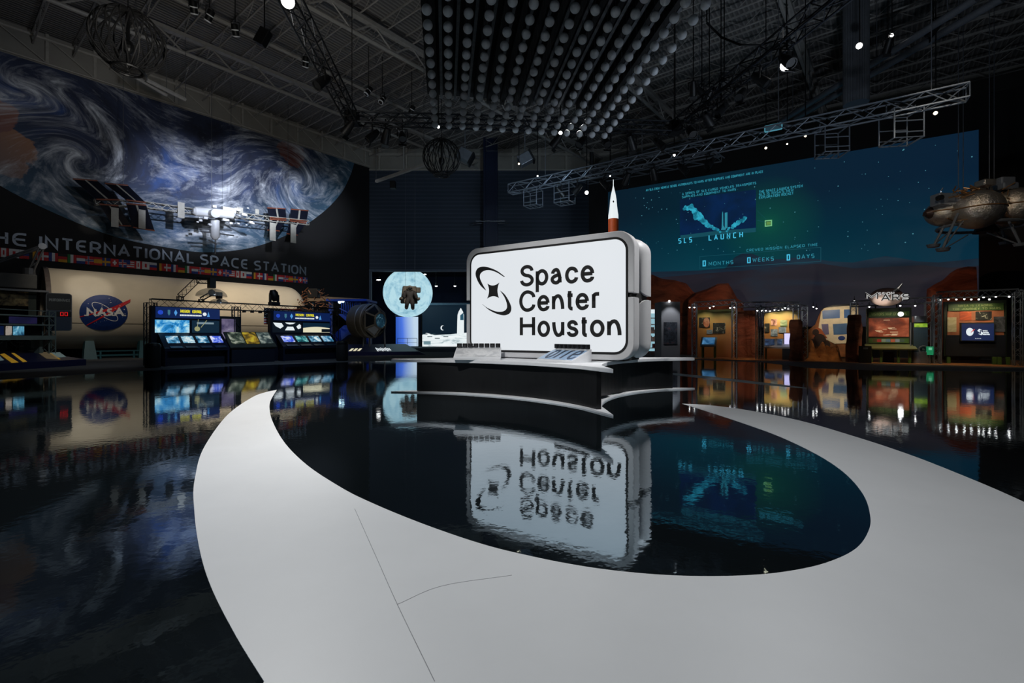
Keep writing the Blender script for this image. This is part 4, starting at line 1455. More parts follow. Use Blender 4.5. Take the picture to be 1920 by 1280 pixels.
for nm, P, m in (('yellow_strip', [(0, 664), (8, 662), (35, 679), (22, 680)], rgb(196, 150, 44)), ('yellow_strip', [(21, 661.5), (27, 661.5), (51, 677.5), (43, 678.5)], rgb(206, 160, 50)),
                 ('tan_picture', [(70, 660), (90, 659.5), (113, 673.5), (87, 672)], rgb(120, 104, 78)), ('pale_picture', [(92, 661), (112, 660), (124, 668.5), (106, 670.5)], rgb(120, 140, 138)),
                 ('yellow_strip', [(89, 659.5), (93, 659.5), (114, 673), (110, 673.5)], rgb(196, 150, 44)), ('pale_picture', [(-6, 667), (0, 667.5), (8, 675), (-2, 676)], rgb(120, 150, 160))):
    q = [on_slope(*k) for k in P]
    obj(nm, MB().quad(*q), mat(nm + '_%d' % int(m[0] * 999), m, .6, emit=.25), pt)
# shelf unit on the platform
z0p = .5
SX1 = pl(99, 620, 2.2).x
SH = PF.sub(SX1, 2.2, .62)
sl2 = lambda px, py, ly=0.0: SH.l(px, py, ly)
M_SHELF = mat('sage_grey_steel', rgb(88, 102, 102), .5)
sh = thing('shelf_display', 'grey open shelf display with lit pictures on the navy platform', 'shelf', SH)
zs = [sl2(20, yy).z for yy in (657, 637, 629, 606.5, 589, 579)]
obj('backboard', MB().box(-8, 0, .5, .56, zs[1], zs[4]), mat('dark_green_board', rgb(24, 34, 34), .6), sh)
obj('counter_shelf', MB().box(-8, -.1, -.3, .5, zs[1], zs[2]), M_SHELF, sh)
obj('upper_shelf', MB().box(-8, 0, -.1, .5, zs[3] - .07, zs[3]), M_SHELF, sh)
obj('top_rail', MB().box(-8, 0, -.1, .5, zs[4] - .07, zs[4]).box(-8, -.1, .0, .1, zs[5] - .04, zs[5]), M_SHELF, sh)
tp_ = MB()
chs = [MB() for _ in range(4)]
truss_mesh(chs, tp_, Vector((-.1, .1, 0)), Vector((-.1, .1, zs[4] + .25)), .35, .35, .03, .35, .015)
for c in chs:
    tp_.add(c.v, c.f)
obj('corner_post', tp_, M_SHELF, sh)
objs('foot', MB().box(-8, -7.85, 0, .4, 0, zs[1]).box(-3.4, -3.25, 0, .4, 0, zs[1]).box(-.6, -.45, .1, .4, 0, zs[1]), M_SHELF, sh)
for a, b, m in ((28, 46, picture('picture_sky', [(0.4, rgb(20, 60, 90)), (0.52, rgb(90, 160, 190)), (0.62, rgb(210, 225, 225))], 1.2, .9)), (14, 23, picture('picture_suit', [(0.4, rgb(40, 24, 24)), (0.5, rgb(170, 160, 150))], 2.0, .7)), (0, 8, picture('picture_dim_blue', [(0.4, rgb(12, 26, 60)), (0.6, rgb(40, 70, 120))], 1.5, .7))):
    x0, x1 = sl2(a, 620, .4).x, sl2(b, 620, .4).x
    obj('lit_picture', MB().box(x0, x1, .42, .5, zs[2] + .02, zs[3] - .12), m, sh)
x0, x1 = sl2(38, 600, -.1).x, sl2(88, 600, -.1).x
obj('violet_band', MB().box(x0, x1, .44, .5, zs[3] + .03, zs[4] - .1), picture('violet_band_print', [(0.35, rgb(16, 24, 36)), (0.55, rgb(36, 34, 74)), (0.75, rgb(70, 36, 60))], .6, .5), sh)
# small silvery exhibits on the counter shelf and on the deck
for i, (px, py, s_, nm, lab) in enumerate(((62, 656, .42, 'model_castle', 'small pale tower-like model behind the platform pictures'), (12, 651, .3, 'model_lander', 'small spiky grey model at the far left on the navy platform'),
                                           (48, 655, .22, 'open_frame_model', 'low grey open-frame model beside the tower-like model'))):
    q = on_slope(px, py)
    t = thing(nm, lab, 'model', PF.sub(q.x, q.y, q.z - .012))
    if i == 0:
        obj('block', MB().box(-.3, .3, -.2, .2, 0, .55), M_SHELF, t)
        for k in range(4):
            obj('turret', MB().cyl((-.3 + k * .2, -.1, .55), (-.3 + k * .2, -.1, .95), .06, .03, 8), M_SHELF, t)
    elif i == 1:
        obj('body', MB().sph((0, 0, .45), .18, 8, 6), M_SHELF, t)
        for k in range(4):
            a = PI / 4 + k * PI / 2
            obj('leg', MB().cyl((0, 0, .45), (.4 * math.cos(a), .4 * math.sin(a), 0), .03, n=5), M_SHELF, t)
    else:
        obj('frame', MB().tube([(-.3, 0, 0), (-.3, 0, .4), (.3, 0, .4), (.3, 0, 0)], .03, 5).tube([(-.3, .2, 0), (-.3, .2, .4), (.3, .2, .4), (.3, .2, 0)], .03, 5), M_SHELF, t)
        obj('cross_bar', MB().cyl((-.3, 0, .2), (.3, .2, .2), .03, n=5).cyl((-.3, 0, .4), (-.3, .2, .4), .03, n=5).cyl((.3, 0, .4), (.3, .2, .4), .03, n=5), M_SHELF, t)
# rounded sign with red counter
SGN = Fr((at(110, 600, 26.0).x, 26.0, 0), 50)
gl_ = lambda px, py: SGN.l(px, py, 0)
a, b = gl_(85.5, 620), gl_(134.5, 551)
sn = thing('counter_sign', 'dark rounded sign board with a red 00 counter in front of the module', 'sign', SGN)
obj('board', MB().prism(rrect(a.x, b.x, gl_(110, 600).z + .0 + (a.z - gl_(110, 600).z), b.z, .14), -.1, 0), mat('sign_grey_edge', rgb(92, 92, 94), .5), sn)
obj('upper_face', MB().prism(rrect(a.x + .04, b.x - .04, gl_(110, 581).z, b.z - .04, .1), -.12, -.1), mat('sign_black_face', rgb(14, 14, 15), .5), sn)
obj('lower_face', MB().prism(rrect(a.x + .04, b.x - .04, a.z + .04, gl_(110, 582).z, .1), -.12, -.1), mat('sign_blue_face', rgb(16, 38, 62), .5), sn)
obj('lettering', text(MB(), 'PERFORMANCE', a.x + .12, gl_(110, 565.5).z, .17, (b.x - a.x) * .82, .2, y0=-.13, y1=-.12), mat('sign_letter_grey', rgb(120, 120, 118), .5), sn)
cd_ = obj('counter_display', MB().box(a.x + .42, a.x + 1.02, -.15, -.12, gl_(110, 593).z, gl_(110, 584.5).z), M_MATTE, sn)
zc_ = gl_(110, 592).z
obj('digits', text(MB(), '00', a.x + .57, zc_, .21, .3, .11, y0=-.16, y1=-.15), glow('digit_red', rgb(225, 20, 24), 1.0), cd_)
obj('post', MB().cyl(((a.x + b.x) / 2 - .3, .06, 0), ((a.x + b.x) / 2 - .3, .06, b.z - .3), .05, n=8), M_SHELF, sn)
# spacecraft bay box and robot arm at the upper left
BX = Fr((at(30, 560, 28.5).x, 28.5, 0), 50)
bl = lambda px, py: BX.l(px, py, 0)
by = thing('cargo_bay_mockup', 'grey cargo bay mock-up box with robot arm above a tan rock picture', 'spacecraft', BX)
x0, x1 = bl(-60, 540).x, bl(70, 540).x
zt_b, zb_b = bl(40, 513).z, bl(40, 540).z
obj('bay_box', MB().box(x0, x1, 0, 2.2, zb_b, zt_b), mat('bay_grey', rgb(92, 94, 94), .6), by, bevel=.05)
obj('bay_lip', MB().box(x0, x1 + .5, -.2, .1, zb_b - .2, zb_b - .08), M_STEEL, by)
xr = bl(54, 560).x
obj('rock_picture', MB().box(x0, xr, .3, .45, bl(40, 573).z, zb_b - .08), picture('tan_rock_print', [(0.38, rgb(34, 28, 20)), (0.5, rgb(120, 104, 70)), (0.62, rgb(156, 142, 100))], 2.4), by)
obj('support_leg', MB().box(xr, xr + .35, .3, 1.5, 0, zb_b).box(x0, x0 + .3, .3, 1.5, 0, zb_b), mat('dark_green_post', rgb(34, 48, 44), .6), by)
ra = MB()
chs = [MB() for _ in range(4)]
q = [bl(-8, 492), bl(79, 462), bl(56, 512)]
truss_mesh(chs, ra, q[0], q[1], .12, .12, .06, .8, .02)
truss_mesh(chs, ra, q[1], Vector((q[2].x, .3, zt_b)), .2, .3, .05, .5, .02)
for c in chs:
    ra.add(c.v, c.f)
obj('robot_arm', ra, M_STEEL, by)
obj('arm_joint', MB().cyl(q[1] + Vector((0, -.2, 0)), q[1] + Vector((0, .2, 0)), .2, n=10).cyl((q[2].x, .3, zt_b), (q[2].x, .3, zt_b + .4), .3, n=10), M_STEEL, by)


# ================================================================== MIDDLE
M_DBLUE = mat('dark_blue_room', rgb(12, 30, 62), 0.7, var=.2, scale=.5)
M_ROOMC = mat('dark_room_ceiling', rgb(30, 36, 46), 0.8)
struct('wall_back', MB().box(-34, 40, 78, 78.4, 0, 14), M_DBLUE)
struct('ceiling_back', MB().box(-34, 40, 54.6, 78, 11.5, 11.8), M_ROOMC)
struct('wall_back_left', MB().box(-26, -25.6, 54.6, 78, 0, 11.5), M_DBLUE)
# hall column
cxp = at(920, 600, 51.5)
hc = thing('steel_column', 'tall dark blue steel column with a pale ring frame behind the lit sign', 'column', (cxp.x, 51.5, 0))
obj('shaft', MB().box(-.78, .78, -.25, .25, 0, ROOF).box(-.78, -.55, -.5, .5, 0, ROOF).box(.55, .78, -.5, .5, 0, ROOF), mat('column_navy', rgb(10, 26, 56), 0.5), hc)
zz_ = at(920, 418, 51.5).z
obj('ring_frame', MB().tube([(-1.6, -.9, zz_), (1.6, -.9, zz_), (1.9, -.4, zz_ - .2), (1.6, .3, zz_), (-1.6, .3, zz_), (-1.9, -.4, zz_ - .2)], .05, 6, True), M_STEEL, hc)
zz_ = at(920, 287, 51.5).z
obj('frame_plate', MB().tube([(-.45, -.6, zz_), (.8, -.6, zz_), (.8, -.6, zz_ + 1.5), (-.45, -.6, zz_ + 1.5)], .04, 4, True), M_STEEL, hc)
# moon globe
gc = at(765, 549, 61)
gr = 45.5 / F * 61


def mat_moon():
    t = NT('moon_globe_glow')
    v = t.coord((1, 1, 1))
    n1 = t.noise(v, .9, 8.0, .65, .4).outputs[0]
    vo = t.n('ShaderNodeTexVoronoi', {'Vector': v, 'Scale': 1.6}).outputs[0]
    k = t.mth('ADD', n1, t.mth('MULTIPLY', vo, .12))
    c = t.ramp(k, [(.36, rgb(120, 170, 192)), (.5, rgb(160, 205, 222)), (.62, rgb(186, 225, 236))])
    t.b.inputs['Base Color'].default_value = (.05, .05, .05, 1)
    t.set(t.b, 'Emission Color', c)
    t.b.inputs['Emission Strength'].default_value = .95
    return t.m


mg = thing('moon_globe', 'large glowing pale blue moon globe hanging in the opening of the middle wall', 'globe', gc)
obj('globe', MB().sph((0, 0, 0), gr, 40, 24), mat_moon(), mg, smooth=True)
obj('hanging_cable', MB().cyl((0, 0, gr), (0, 0, 11.5 - gc.z), .03, n=5), M_CABLE, mg)
# hanging astronaut in a chair pack, seen against the globe
ac = at(768, 556, 47)
M_SUIT = mat('suit_khaki', rgb(104, 96, 84), .8)
M_SUITD = mat('suit_dark', rgb(46, 42, 40), .8)
an = thing('hanging_astronaut', 'astronaut suit with big square backpack hanging in front of the glowing moon globe', 'astronaut', Fr(ac, 18))
me_v = [((0, 0, -.15), .34), ((0, 0, .35), .40), ((0, -.1, .62), .2), ((-.45, 0, .42), .22), ((-.62, -.35, .05), .18), ((-.55, -.75, -.15), .15), ((.45, 0, .42), .22), ((.62, -.35, .05), .18),
        ((.6, -.75, -.2), .15), ((-.22, -.1, -.4), .27), ((-.3, -.5, -.75), .22), ((-.34, -.25, -1.15), .19), ((-.36, -.5, -1.28), .15), ((.22, -.1, -.4), .27), ((.26, -.4, -.8), .22), ((.3, -.1, -1.18), .19), ((.32, -.35, -1.3), .15)]
me = bpy.data.meshes.new('suit_body')
me.from_pydata([p for p, r in me_v], [(0, 1), (1, 2), (1, 3), (3, 4), (4, 5), (1, 6), (6, 7), (7, 8), (0, 9), (9, 10), (10, 11), (11, 12), (0, 13), (13, 14), (14, 15), (15, 16)], [])
so = bpy.data.objects.new('suit_body', me)
me.materials.append(M_SUITD)
link(so, an)
so.modifiers.new('skin', 'SKIN')
for i, (p, r) in enumerate(me_v):
    me.skin_vertices[0].data[i].radius = (r, r)
me.skin_vertices[0].data[0].use_root = True
so.modifiers.new('sub', 'SUBSURF').levels = 1
so.modifiers['sub'].render_levels = 2
obj('helmet', MB().sph((0, -.22, .82), (.3, .3, .3), 16, 10), M_SUIT, an, smooth=True)
obj('visor', MB().sph((0, -.34, .8), (.22, .22, .2), 14, 8), M_BLACK, an, smooth=True)
bp = MB().hexa([(-.85, .3, -.7), (.85, .3, -.7), (.85, .95, -.6), (-.85, .95, -.6), (-.62, .2, 1.1), (.72, .2, 1.1), (.72, .95, 1.12), (-.62, .95, 1.12)])
obj('backpack', bp, M_SUIT, an, bevel=.08)
obj('armrest', MB().box(-.98, -.7, -.7, .6, -.35, -.1), M_SUIT, an, bevel=.05)
obj('armrest', MB().box(.7, .98, -.7, .6, -.35, -.1), M_SUIT, an, bevel=.05)
obj('thruster_box', MB().box(.66, 1.12, .0, .5, .45, .98), M_SUIT, an, bevel=.06)
obj('hanging_cable', MB().cyl((-.35, .6, 1.1), (-.35, .6, ROOF - ac.z - .01), .014, n=4), M_CABLE, an)
obj('hanging_cable', MB().cyl((.6, .6, 1.1), (.6, .6, ROOF - ac.z - .01), .014, n=4), M_CABLE, an)


# lit blue-white panel, its truss post and rail
def mat_bluewhite():
    t = NT('blue_white_light_panel')
    s = t.sep(t.n('ShaderNodeTexCoord').outputs['Object'])
    k = t.mth('ADD', t.mth('DIVIDE', s[0], 3.15), t.mth('MULTIPLY', s[2], .02))
    c = t.ramp(k, [(0, rgb(30, 74, 168)), (.35, rgb(74, 116, 222)), (.62, rgb(150, 178, 226)), (.9, rgb(190, 212, 232))])
    t.set(t.b, 'Emission Color', c)
    t.b.inputs['Base Color'].default_value = (.02, .02, .02, 1)
    t.b.inputs['Emission Strength'].default_value = 1.0
    return t.m


q = at(742, 594, 65.5)
q1 = at(784, 594, 65.5)
lp = thing('light_wall_panel', 'tall lit wall panel fading from blue to white below the moon globe', 'light panel', (q.x, 65.5, 0))
obj('panel', MB().box(0, q1.x - q.x, 0, .15, .1, q.z), mat_bluewhite(), lp)
obj('frame', MB().box(-.1, q1.x - q.x + .1, -.05, .2, q.z, q.z + .35).box(-.1, q1.x - q.x + .1, -.05, .2, 0, .1), mat('violet_grey_frame', rgb(70, 72, 100), .6), lp)
q = at(788, 590, 65)
tp = thing('truss_post', 'black lattice post between the blue light panel and the lunar picture', 'truss', (q.x, 65, 0))
truss_parts(tp, [((0, 0, 0), (0, 0, q.z), .42, .42, .45)], M_BLACK, .04, .025)
q0, q1 = at(745, 634, 64), at(782, 634, 64)
rl_ = thing('hand_rail', 'thin dark metal hand rail in front of the blue light panel', 'rail', (q0.x, 64, 0))
w_ = q1.x - q0.x
obj('top_bar', MB().cyl((0, 0, q0.z), (w_, 0, q0.z), .035, n=6), M_STEEL, rl_)
for x in (0, w_ / 2, w_):
    obj('post', MB().cyl((x, 0, 0), (x, 0, q0.z), .03, n=6), M_STEEL, rl_)
obj('mid_bar', MB().cyl((0, 0, q0.z * .5), (w_, 0, q0.z * .5), .02, n=6), M_STEEL, rl_)
# lunar surface picture
q0, q1 = at(791, 572, 66), at(1010, 654, 66)
lw = thing('lunar_picture_wall', 'bright white lunar surface picture with a rocket and thin crescent, beside the sign', 'mural', (q0.x, 66, 0))
A = lambda px, py: (at(px, py, 66).x - q0.x, at(px, py, 66).z)
zb_ = max(.05, at(800, 650, 66).z)
obj('night_sky', MB().box(0, q1.x - q0.x, 0, .2, zb_, q0.z), glow('lunar_sky', rgb(6, 24, 38), 1.0), lw)
gp_ = [A(791, 653), A(791, 628), A(800, 624), A(815, 628), A(830, 627), A(845, 626.5), A(862, 624.5), A(880, 623), A(940, 626), A(1010, 630), A(1010, 653)]
obj('moon_ground', MB().prism([(x, max(z, zb_)) for x, z in gp_], -.03, 0), picture('lunar_white', [(.34, rgb(150, 170, 176)), (.46, rgb(226, 236, 238)), (.6, rgb(240, 246, 247))], .8, 1.0, stretch=(.6, 1, 2.5)), lw)
rk = [A(857, 626), A(857.5, 602), A(858, 590), A(860, 584), A(864, 577), A(868, 584), A(870, 590), A(870, 626)]
obj('rocket_picture', MB().prism(rk, -.05, -.03), glow('rocket_white', rgb(232, 240, 242), 1.0), lw)
obj('rocket_shade', MB().prism([A(863, 600), A(863, 591), A(869, 586), A(869.5, 600)], -.06, -.05), glow('rocket_teal', rgb(40, 84, 104), 1.0), lw)
cr = [A(830 + 4 * math.cos(a), 614.5 + 4.6 * math.sin(a)) for a in [math.radians(70 + 220 * k / 10) for k in range(11)]]
cr += [A(831.6 + 3.2 * math.cos(a), 614.5 + 4.0 * math.sin(a)) for a in [math.radians(290 - 220 * k / 10) for k in range(11)]]
obj('crescent', MB().prism(cr, -.04, -.02), M_WGL, lw)
hs_ = MB()
for px, py in ((797, 626), (806, 631), (820, 634), (836, 631), (812, 626)):
    a = A(px, py)
    hs_.box(a[0] - .35, a[0] + .35, -.04, -.03, a[1] - .06, a[1] + .06)
obj('rocks', hs_, glow('lunar_dark', rgb(40, 62, 70), 1.0), lw)
a = A(801, 643)
obj('inset_picture', MB().box(a[0] - .5, a[0] + .5, -.06, -.03, a[1] - .2, a[1] + .28), glow('lunar_inset', rgb(110, 140, 150), 1.0), lw)
q2 = at(800, 569, 65.7)
obj('top_beam', MB().box(-.2, q1.x - q0.x, -.3, .1, q0.z - .02, q0.z + .32), mat('pale_blue_beam', rgb(120, 150, 170), .5), lw)
for i, (px, py) in enumerate(((710, 525.5), (797, 515), (818, 537), (853, 537))):
    q = at(px, py, 62)
    t = thing('ceiling_lamp', ('lamp glowing in the dark room left of the moon globe', 'lamp glowing just right of the moon globe top', 'first small lamp right of the moon globe', 'small lamp nearest the sign in the dark room')[i], 'lamp', q)
    obj('housing', MB().cyl((0, 0, .1), (0, 0, .5), .14, n=10).cyl((0, 0, .5), (0, 0, 11.5 - q.z), .03, n=5), M_BLACK, t)
    obj('lens', MB().sph((0, -.02, .06), (.16 if i != 0 else .3, .1, .08), 10, 6), M_LAMP, t)
sp_ = at(800, 659, 46)
stg = MB().slab([(at(745, 660, 46).x, 46), (12, 46), (12, 52.5), (at(745, 660, 46).x - 1, 52.5)], 0, .35)
struct('floor_step', stg, mat('step_grey', rgb(44, 50, 58), .7))

# ------------------------------------------------------------------ cupola exhibit on a blue platform
pc = fl(700, 666)
CU = Fr((pc.x, pc.y + 2.2, 0), 22)
cu_t = thing('dome_window_exhibit', 'round space-station dome window mock-up on a dark blue sloping base', 'exhibit', CU)
M_CUP = mat('dome_taupe', rgb(92, 88, 80), .5, .2)
sc_ = (pc.y + 1) / F
bw = 85 * sc_
obj('base', MB().hexa([(-bw * 1.15, -2.4, 0), (bw * .9, -2.4, 0), (bw * .9, 2.2, 0), (-bw * 1.15, 2.2, 0), (-bw * .95, -1.9, .28), (bw * .75, -1.9, .28), (bw * .62, 1.6, .85), (-bw * .75, 1.6, .85)]), mat('deep_blue_plinth', rgb(18, 24, 62), 0.4), cu_t)
RC = 1.42
DZ = CU.l(703, 601, -.5).z
DX = CU.l(703, 601, -.5).x
prof = [(0, 1.9), (RC * .93, 1.9), (RC, 1.8), (RC, 1.1), (RC * 1.04, 1.05), (RC * 1.04, .85), (RC, .8), (RC, .55), (RC * 1.05, .5), (RC * 1.05, .25), (RC, .2), (RC, -.05)]
FX = Matrix(((1, 0, 0), (0, 0, 1), (0, 1, 0)))
Rz = Matrix.Rotation(math.radians(42), 3, 'Z')
obj('ring_body', MB().lathe([(a, b) for a, b in prof], (DX, 0, DZ), 36, Rz @ FX), M_CUP, cu_t, smooth=True)
hexo = [(math.cos(PI / 3 * k + PI / 6), math.sin(PI / 3 * k + PI / 6)) for k in range(6)]
fm, gm = MB(), MB()
yo, yi = -.05, -.62
O = [Vector((RC * .97 * c, yo, RC * .97 * s)) for c, s in hexo]
I_ = [Vector((RC * .5 * c, yi, RC * .5 * s)) for c, s in hexo]
for k in range(6):
    a, b, c, d = O[k], O[(k + 1) % 6], I_[(k + 1) % 6], I_[k]
    fm.cyl(a, b, .1, n=6).cyl(d, c, .09, n=6).cyl(a, d, .09, n=6)
    gm.quad(a, b, c, d)
circ = [(RC * .44 * math.cos(2 * PI * k / 24), RC * .44 * math.sin(2 * PI * k / 24)) for k in range(24)]
for m_ in (fm, gm):
    m_.warp(lambda p: Vector((DX, 0, DZ)) + Rz @ p)
obj('window_frame', fm, M_CUP, cu_t)
obj('side_glass', gm, mat('dark_window_glass', rgb(16, 22, 28), .15), cu_t)
fw_ = MB().prism(circ, yi - .08, yi - .03).warp(lambda p: Vector((DX, 0, DZ)) + Rz @ p)
obj('front_window', fw_, picture('earth_through_window', [(.42, rgb(12, 34, 48)), (.56, rgb(24, 60, 78)), (.68, rgb(120, 160, 176))], 2.2, .7), cu_t)
ff = MB().tube([(c * 1.06, yi - .06, s * 1.06) for c, s in circ], .07, 6, True).warp(lambda p: Vector((DX, 0, DZ)) + Rz @ p)
obj('front_ring', ff, M_CUP, cu_t)
for sx in (-.9, -.35, .95):
    obj('stand_leg', MB().cyl((DX + sx, .5, .4), (DX + sx * .9, .5, DZ - .3), .07, n=8), M_STEEL, cu_t)


def onc(u, v):
    return Vector((u, -1.9 + v * 3.5, .28 + v * .57 + .015))


gxy = lambda px: CU.l(px, 652, -.8).x
for nm, a, b, m in (('emblem_graphic', 653, 676, glow('glow_cream', rgb(226, 220, 188), 1.0)), ('caption_graphic', 706, 733, M_WGL)):
    mb = MB()
    x0, x1 = gxy(a), gxy(b)
    n = 3 if a < 700 else 9
    for k in range(n):
        u0, u1 = x0 + (x1 - x0) * k / n, x0 + (x1 - x0) * (k + .62) / n
        sh_ = .28 if a < 700 else -.05
        v0, v1 = (.12, .42) if (a < 700 or k % 3) else (.05, .5)
        mb.quad(onc(u0, v0), onc(u1, v0), onc(u1 + sh_, v1), onc(u0 + sh_, v1))
    obj(nm, mb, m, cu_t)

# ------------------------------------------------------------------ blue stair behind the dome window
M_BLUE = mat('stair_blue', rgb(22, 62, 150), .5)
qs = at(650, 640, 44)
bs = thing('blue_staircase', 'bright blue switchback staircase with barred railing behind the dome window', 'staircase', (0, 44, 0))
P = lambda px, py, dy=0: at(px, py, 44) - Vector((0, 44, 0)) + Vector((0, dy, 0))


def slab_px(pts, dy0, dy1):
    return MB().prism([(at(*p, 44).x, at(*p, 44).z) for p in pts], dy0, dy1)


obj('lower_flight', slab_px([(628, 640), (628, 631), (652, 610), (682, 610), (682, 622), (660, 628), (644, 640)], -1.0, 0), M_BLUE, bs)
obj('upper_flight', slab_px([(632, 588), (640, 588), (672, 608), (672, 616), (660, 612)], .2, 1.2), M_BLUE, bs)
obj('landing', slab_px([(615, 561), (690, 561), (690, 565), (615, 565)], -.5, 3), M_BLUE, bs)
rlm = MB()
for k in range(9):
    a, b = P(640 + k * 4, 566, .1), P(640 + k * 4, 587 + k * 2.1, .1)
    rlm.cyl(a, b, .04, n=5)
rlm.cyl(P(636, 578, .1), P(676, 598, .1), .05, n=5)
obj('railing', rlm, M_BLUE, bs)
obj('side_panel', slab_px([(658, 564), (667, 564), (667, 612), (658, 612)], 1.2, 1.5), M_BLUE, bs)
obj('support_post', MB().box(P(684, 600).x, P(688, 600).x, .5, 1.0, 0, P(684, 561).z), M_BLUE, bs)
obj('support_post', MB().box(P(612, 600).x, P(617, 600).x, .5, 1.0, 0, P(684, 561).z), M_BLUE, bs)
q = at(640, 568, 43.8)
t = thing('wall_lamp', 'bluish white glowing lamps under the blue staircase landing', 'lamp', q)
obj('bracket', MB().box(-.3, .3, 0, .6, .28, at(640, 565, 43.8).z - q.z + .1), M_BLACK, t)
obj('bulb', MB().sph((-.16, 0, .1), .15, 10, 6), glow('lamp_cyan', (.6, .9, 1, 1), 5.0), t)
obj('bulb', MB().sph((.18, -.1, .18), .15, 10, 6), glow('lamp_cyan', (.6, .9, 1, 1), 5.0), t)
# tan canopy and small brown rigging between the module and the staircase
q0, q1 = at(572, 553, 45), at(692, 561, 47)
tc = thing('tan_canopy', 'long low tan canopy panel between the white module and the staircase', 'canopy', (q0.x, 45.5, 0))
w_ = q1.x - q0.x
obj('panel', MB().hexa([(0, 0, q0.z - .55), (w_, 1.2, q1.z - .15), (w_, 2, q1.z - .15), (0, .8, q0.z - .55), (0, 0, q0.z), (w_, 1.2, q1.z), (w_, 2, q1.z), (0, .8, q0.z)]), mat('tan_fabric', rgb(150, 120, 84), .7), tc)
for xx in (.3, w_ - .3):
    obj('post', MB().cyl((xx, .5 + xx / w_, 0), (xx, .5 + xx / w_, q1.z), .06, n=6), M_SHELF, tc)
q = at(583, 565, 40.5)
wk = thing('wreckage_exhibit', 'tangled brown and silver hardware exhibit on a stand beside the module end', 'exhibit', (q.x, 40.5, 0))
random.seed(5)
sp_m = MB()
for k in range(70):
    a = Vector((random.uniform(-1.0, 1.6), random.uniform(-.4, .4), q.z + random.uniform(-1.0, .9)))
    b = a + Vector((random.uniform(-.5, .5), random.uniform(-.3, .3), random.uniform(-.35, .35)))
    sp_m.cyl(a, b, random.uniform(.015, .05), n=5)
obj('tangle', sp_m, mat('copper_brown', rgb(128, 86, 58), .5, .4), wk)
obj('stand', MB().box(-.9, 1.4, -.4, .4, 0, q.z - .8), M_BLACK, wk)
objs('lantern', MB().box(-1.1, -.5, -.3, .3, q.z - 1.0, q.z - .4).box(-.2, .7, -.3, .3, q.z + .3, q.z + 1.1), M_BLACK, wk, bevel=.05)

# ------------------------------------------------------------------ rocket model behind the sign
RY = 22.0
rc = at(1150, 600, RY)
rt = thing('rocket_model', 'tall rocket model with orange core and white pointed top rising behind the sign', 'rocket', (rc.x, RY, .0))
zr = lambda y_: at(1150, y_, RY).z
R_ = lambda wpx: wpx / 2 / F * RY
obj('core_stage', MB().lathe([(0, .5), (R_(19), .5), (R_(19), zr(411)), (0, zr(411))], n=28), mat('rocket_orange', rgb(196, 84, 30), .6), rt, smooth=True)
obj('upper_stage', MB().lathe([(R_(18.6), zr(411)), (R_(18.2), zr(403)), (R_(16.5), zr(398)), (R_(13.5), zr(386)), (R_(11.5), zr(374)), (R_(9), zr(365.5)), (R_(5), zr(357)), (R_(2.6), zr(351)), (R_(1.4), zr(348)), (R_(1.2), zr(337)), (0, zr(336))], n=28), mat('rocket_white', rgb(228, 228, 228), .4, var=.03), rt, smooth=True)
obj('boosters', MB().cyl((-.34, .1, .4), (-.34, .1, zr(470)), .1, n=14).cyl((.34, .1, .4), (.34, .1, zr(470)), .1, n=14).cyl((-.34, .1, zr(470)), (-.34, .1, zr(462)), .1, .0, 14).cyl((.34, .1, zr(470)), (.34, .1, zr(462)), .1, .0, 14), M_WHITE, rt, smooth=True)
obj('emblem', MB().sph((-.03, -R_(12.8), zr(379.5)), (.035, .01, .05), 10, 6), M_BLACK, rt)
obj('display_base', MB().cyl((0, 0, 0), (0, 0, .5), .8, n=28), M_BLACK, rt)

# ================================================================== RIGHT SIDE
# ------------------------------------------------------------------ projected picture
rp = lambda px, py, ly=-.02: RW.l(px, py, ly)
rz_ = lambda px, py: (lambda v: (v.x, v.z))(rp(px, py))
TL, TR, BR = rp(1170, 355), rp(1835, 243), rp(1835, 552)


def mat_proj():
    t = NT('projected_night_sky')
    s = t.sep(t.coord())
    a, b = rp(1170, 500).x, 0.0
    kx = t.mth('DIVIDE', t.mth('SUBTRACT', s[0], a), b - a)
    z0, z1 = rp(1500, 545).z, rp(1835, 243).z
    kz = t.mth('DIVIDE', t.mth('SUBTRACT', s[2], z0), z1 - z0)
    low = t.ramp(kx, [(0.0, rgb(3, 44, 62)), (.25, rgb(2, 56, 70)), (.6, rgb(1, 48, 62)), (1.0, rgb(3, 42, 60))])
    high = t.ramp(kx, [(0.0, rgb(3, 24, 38)), (.3, rgb(3, 34, 48)), (.6, rgb(6, 30, 48)), (1.0, rgb(8, 30, 50))])
    c = t.mix(t.ramp(kz, [(.2, (0, 0, 0, 1)), (.75, (1, 1, 1, 1))]), low, high)
    g_ = rp(1441, 419)
    d = t.n('ShaderNodeVectorMath', {0: t.n('ShaderNodeCombineXYZ', {0: s[0], 1: s[2]}).outputs[0], 1: (g_.x, g_.z, 0)}, operation='DISTANCE').outputs['Value']
    c = t.mix(t.ramp(t.mth('DIVIDE', d, 4.0), [(0, (.75, .75, .75, 1)), (.25, (.4, .4, .4, 1)), (1, (0, 0, 0, 1))]), c, rgb(14, 84, 62))
    t.set(t.b, 'Emission Color', c)
    t.b.inputs['Base Color'].default_value = (.012, .016, .02, 1)
    t.b.inputs['Emission Strength'].default_value = 1.0
    t.b.inputs['Roughness'].default_value = .8
    return t.m


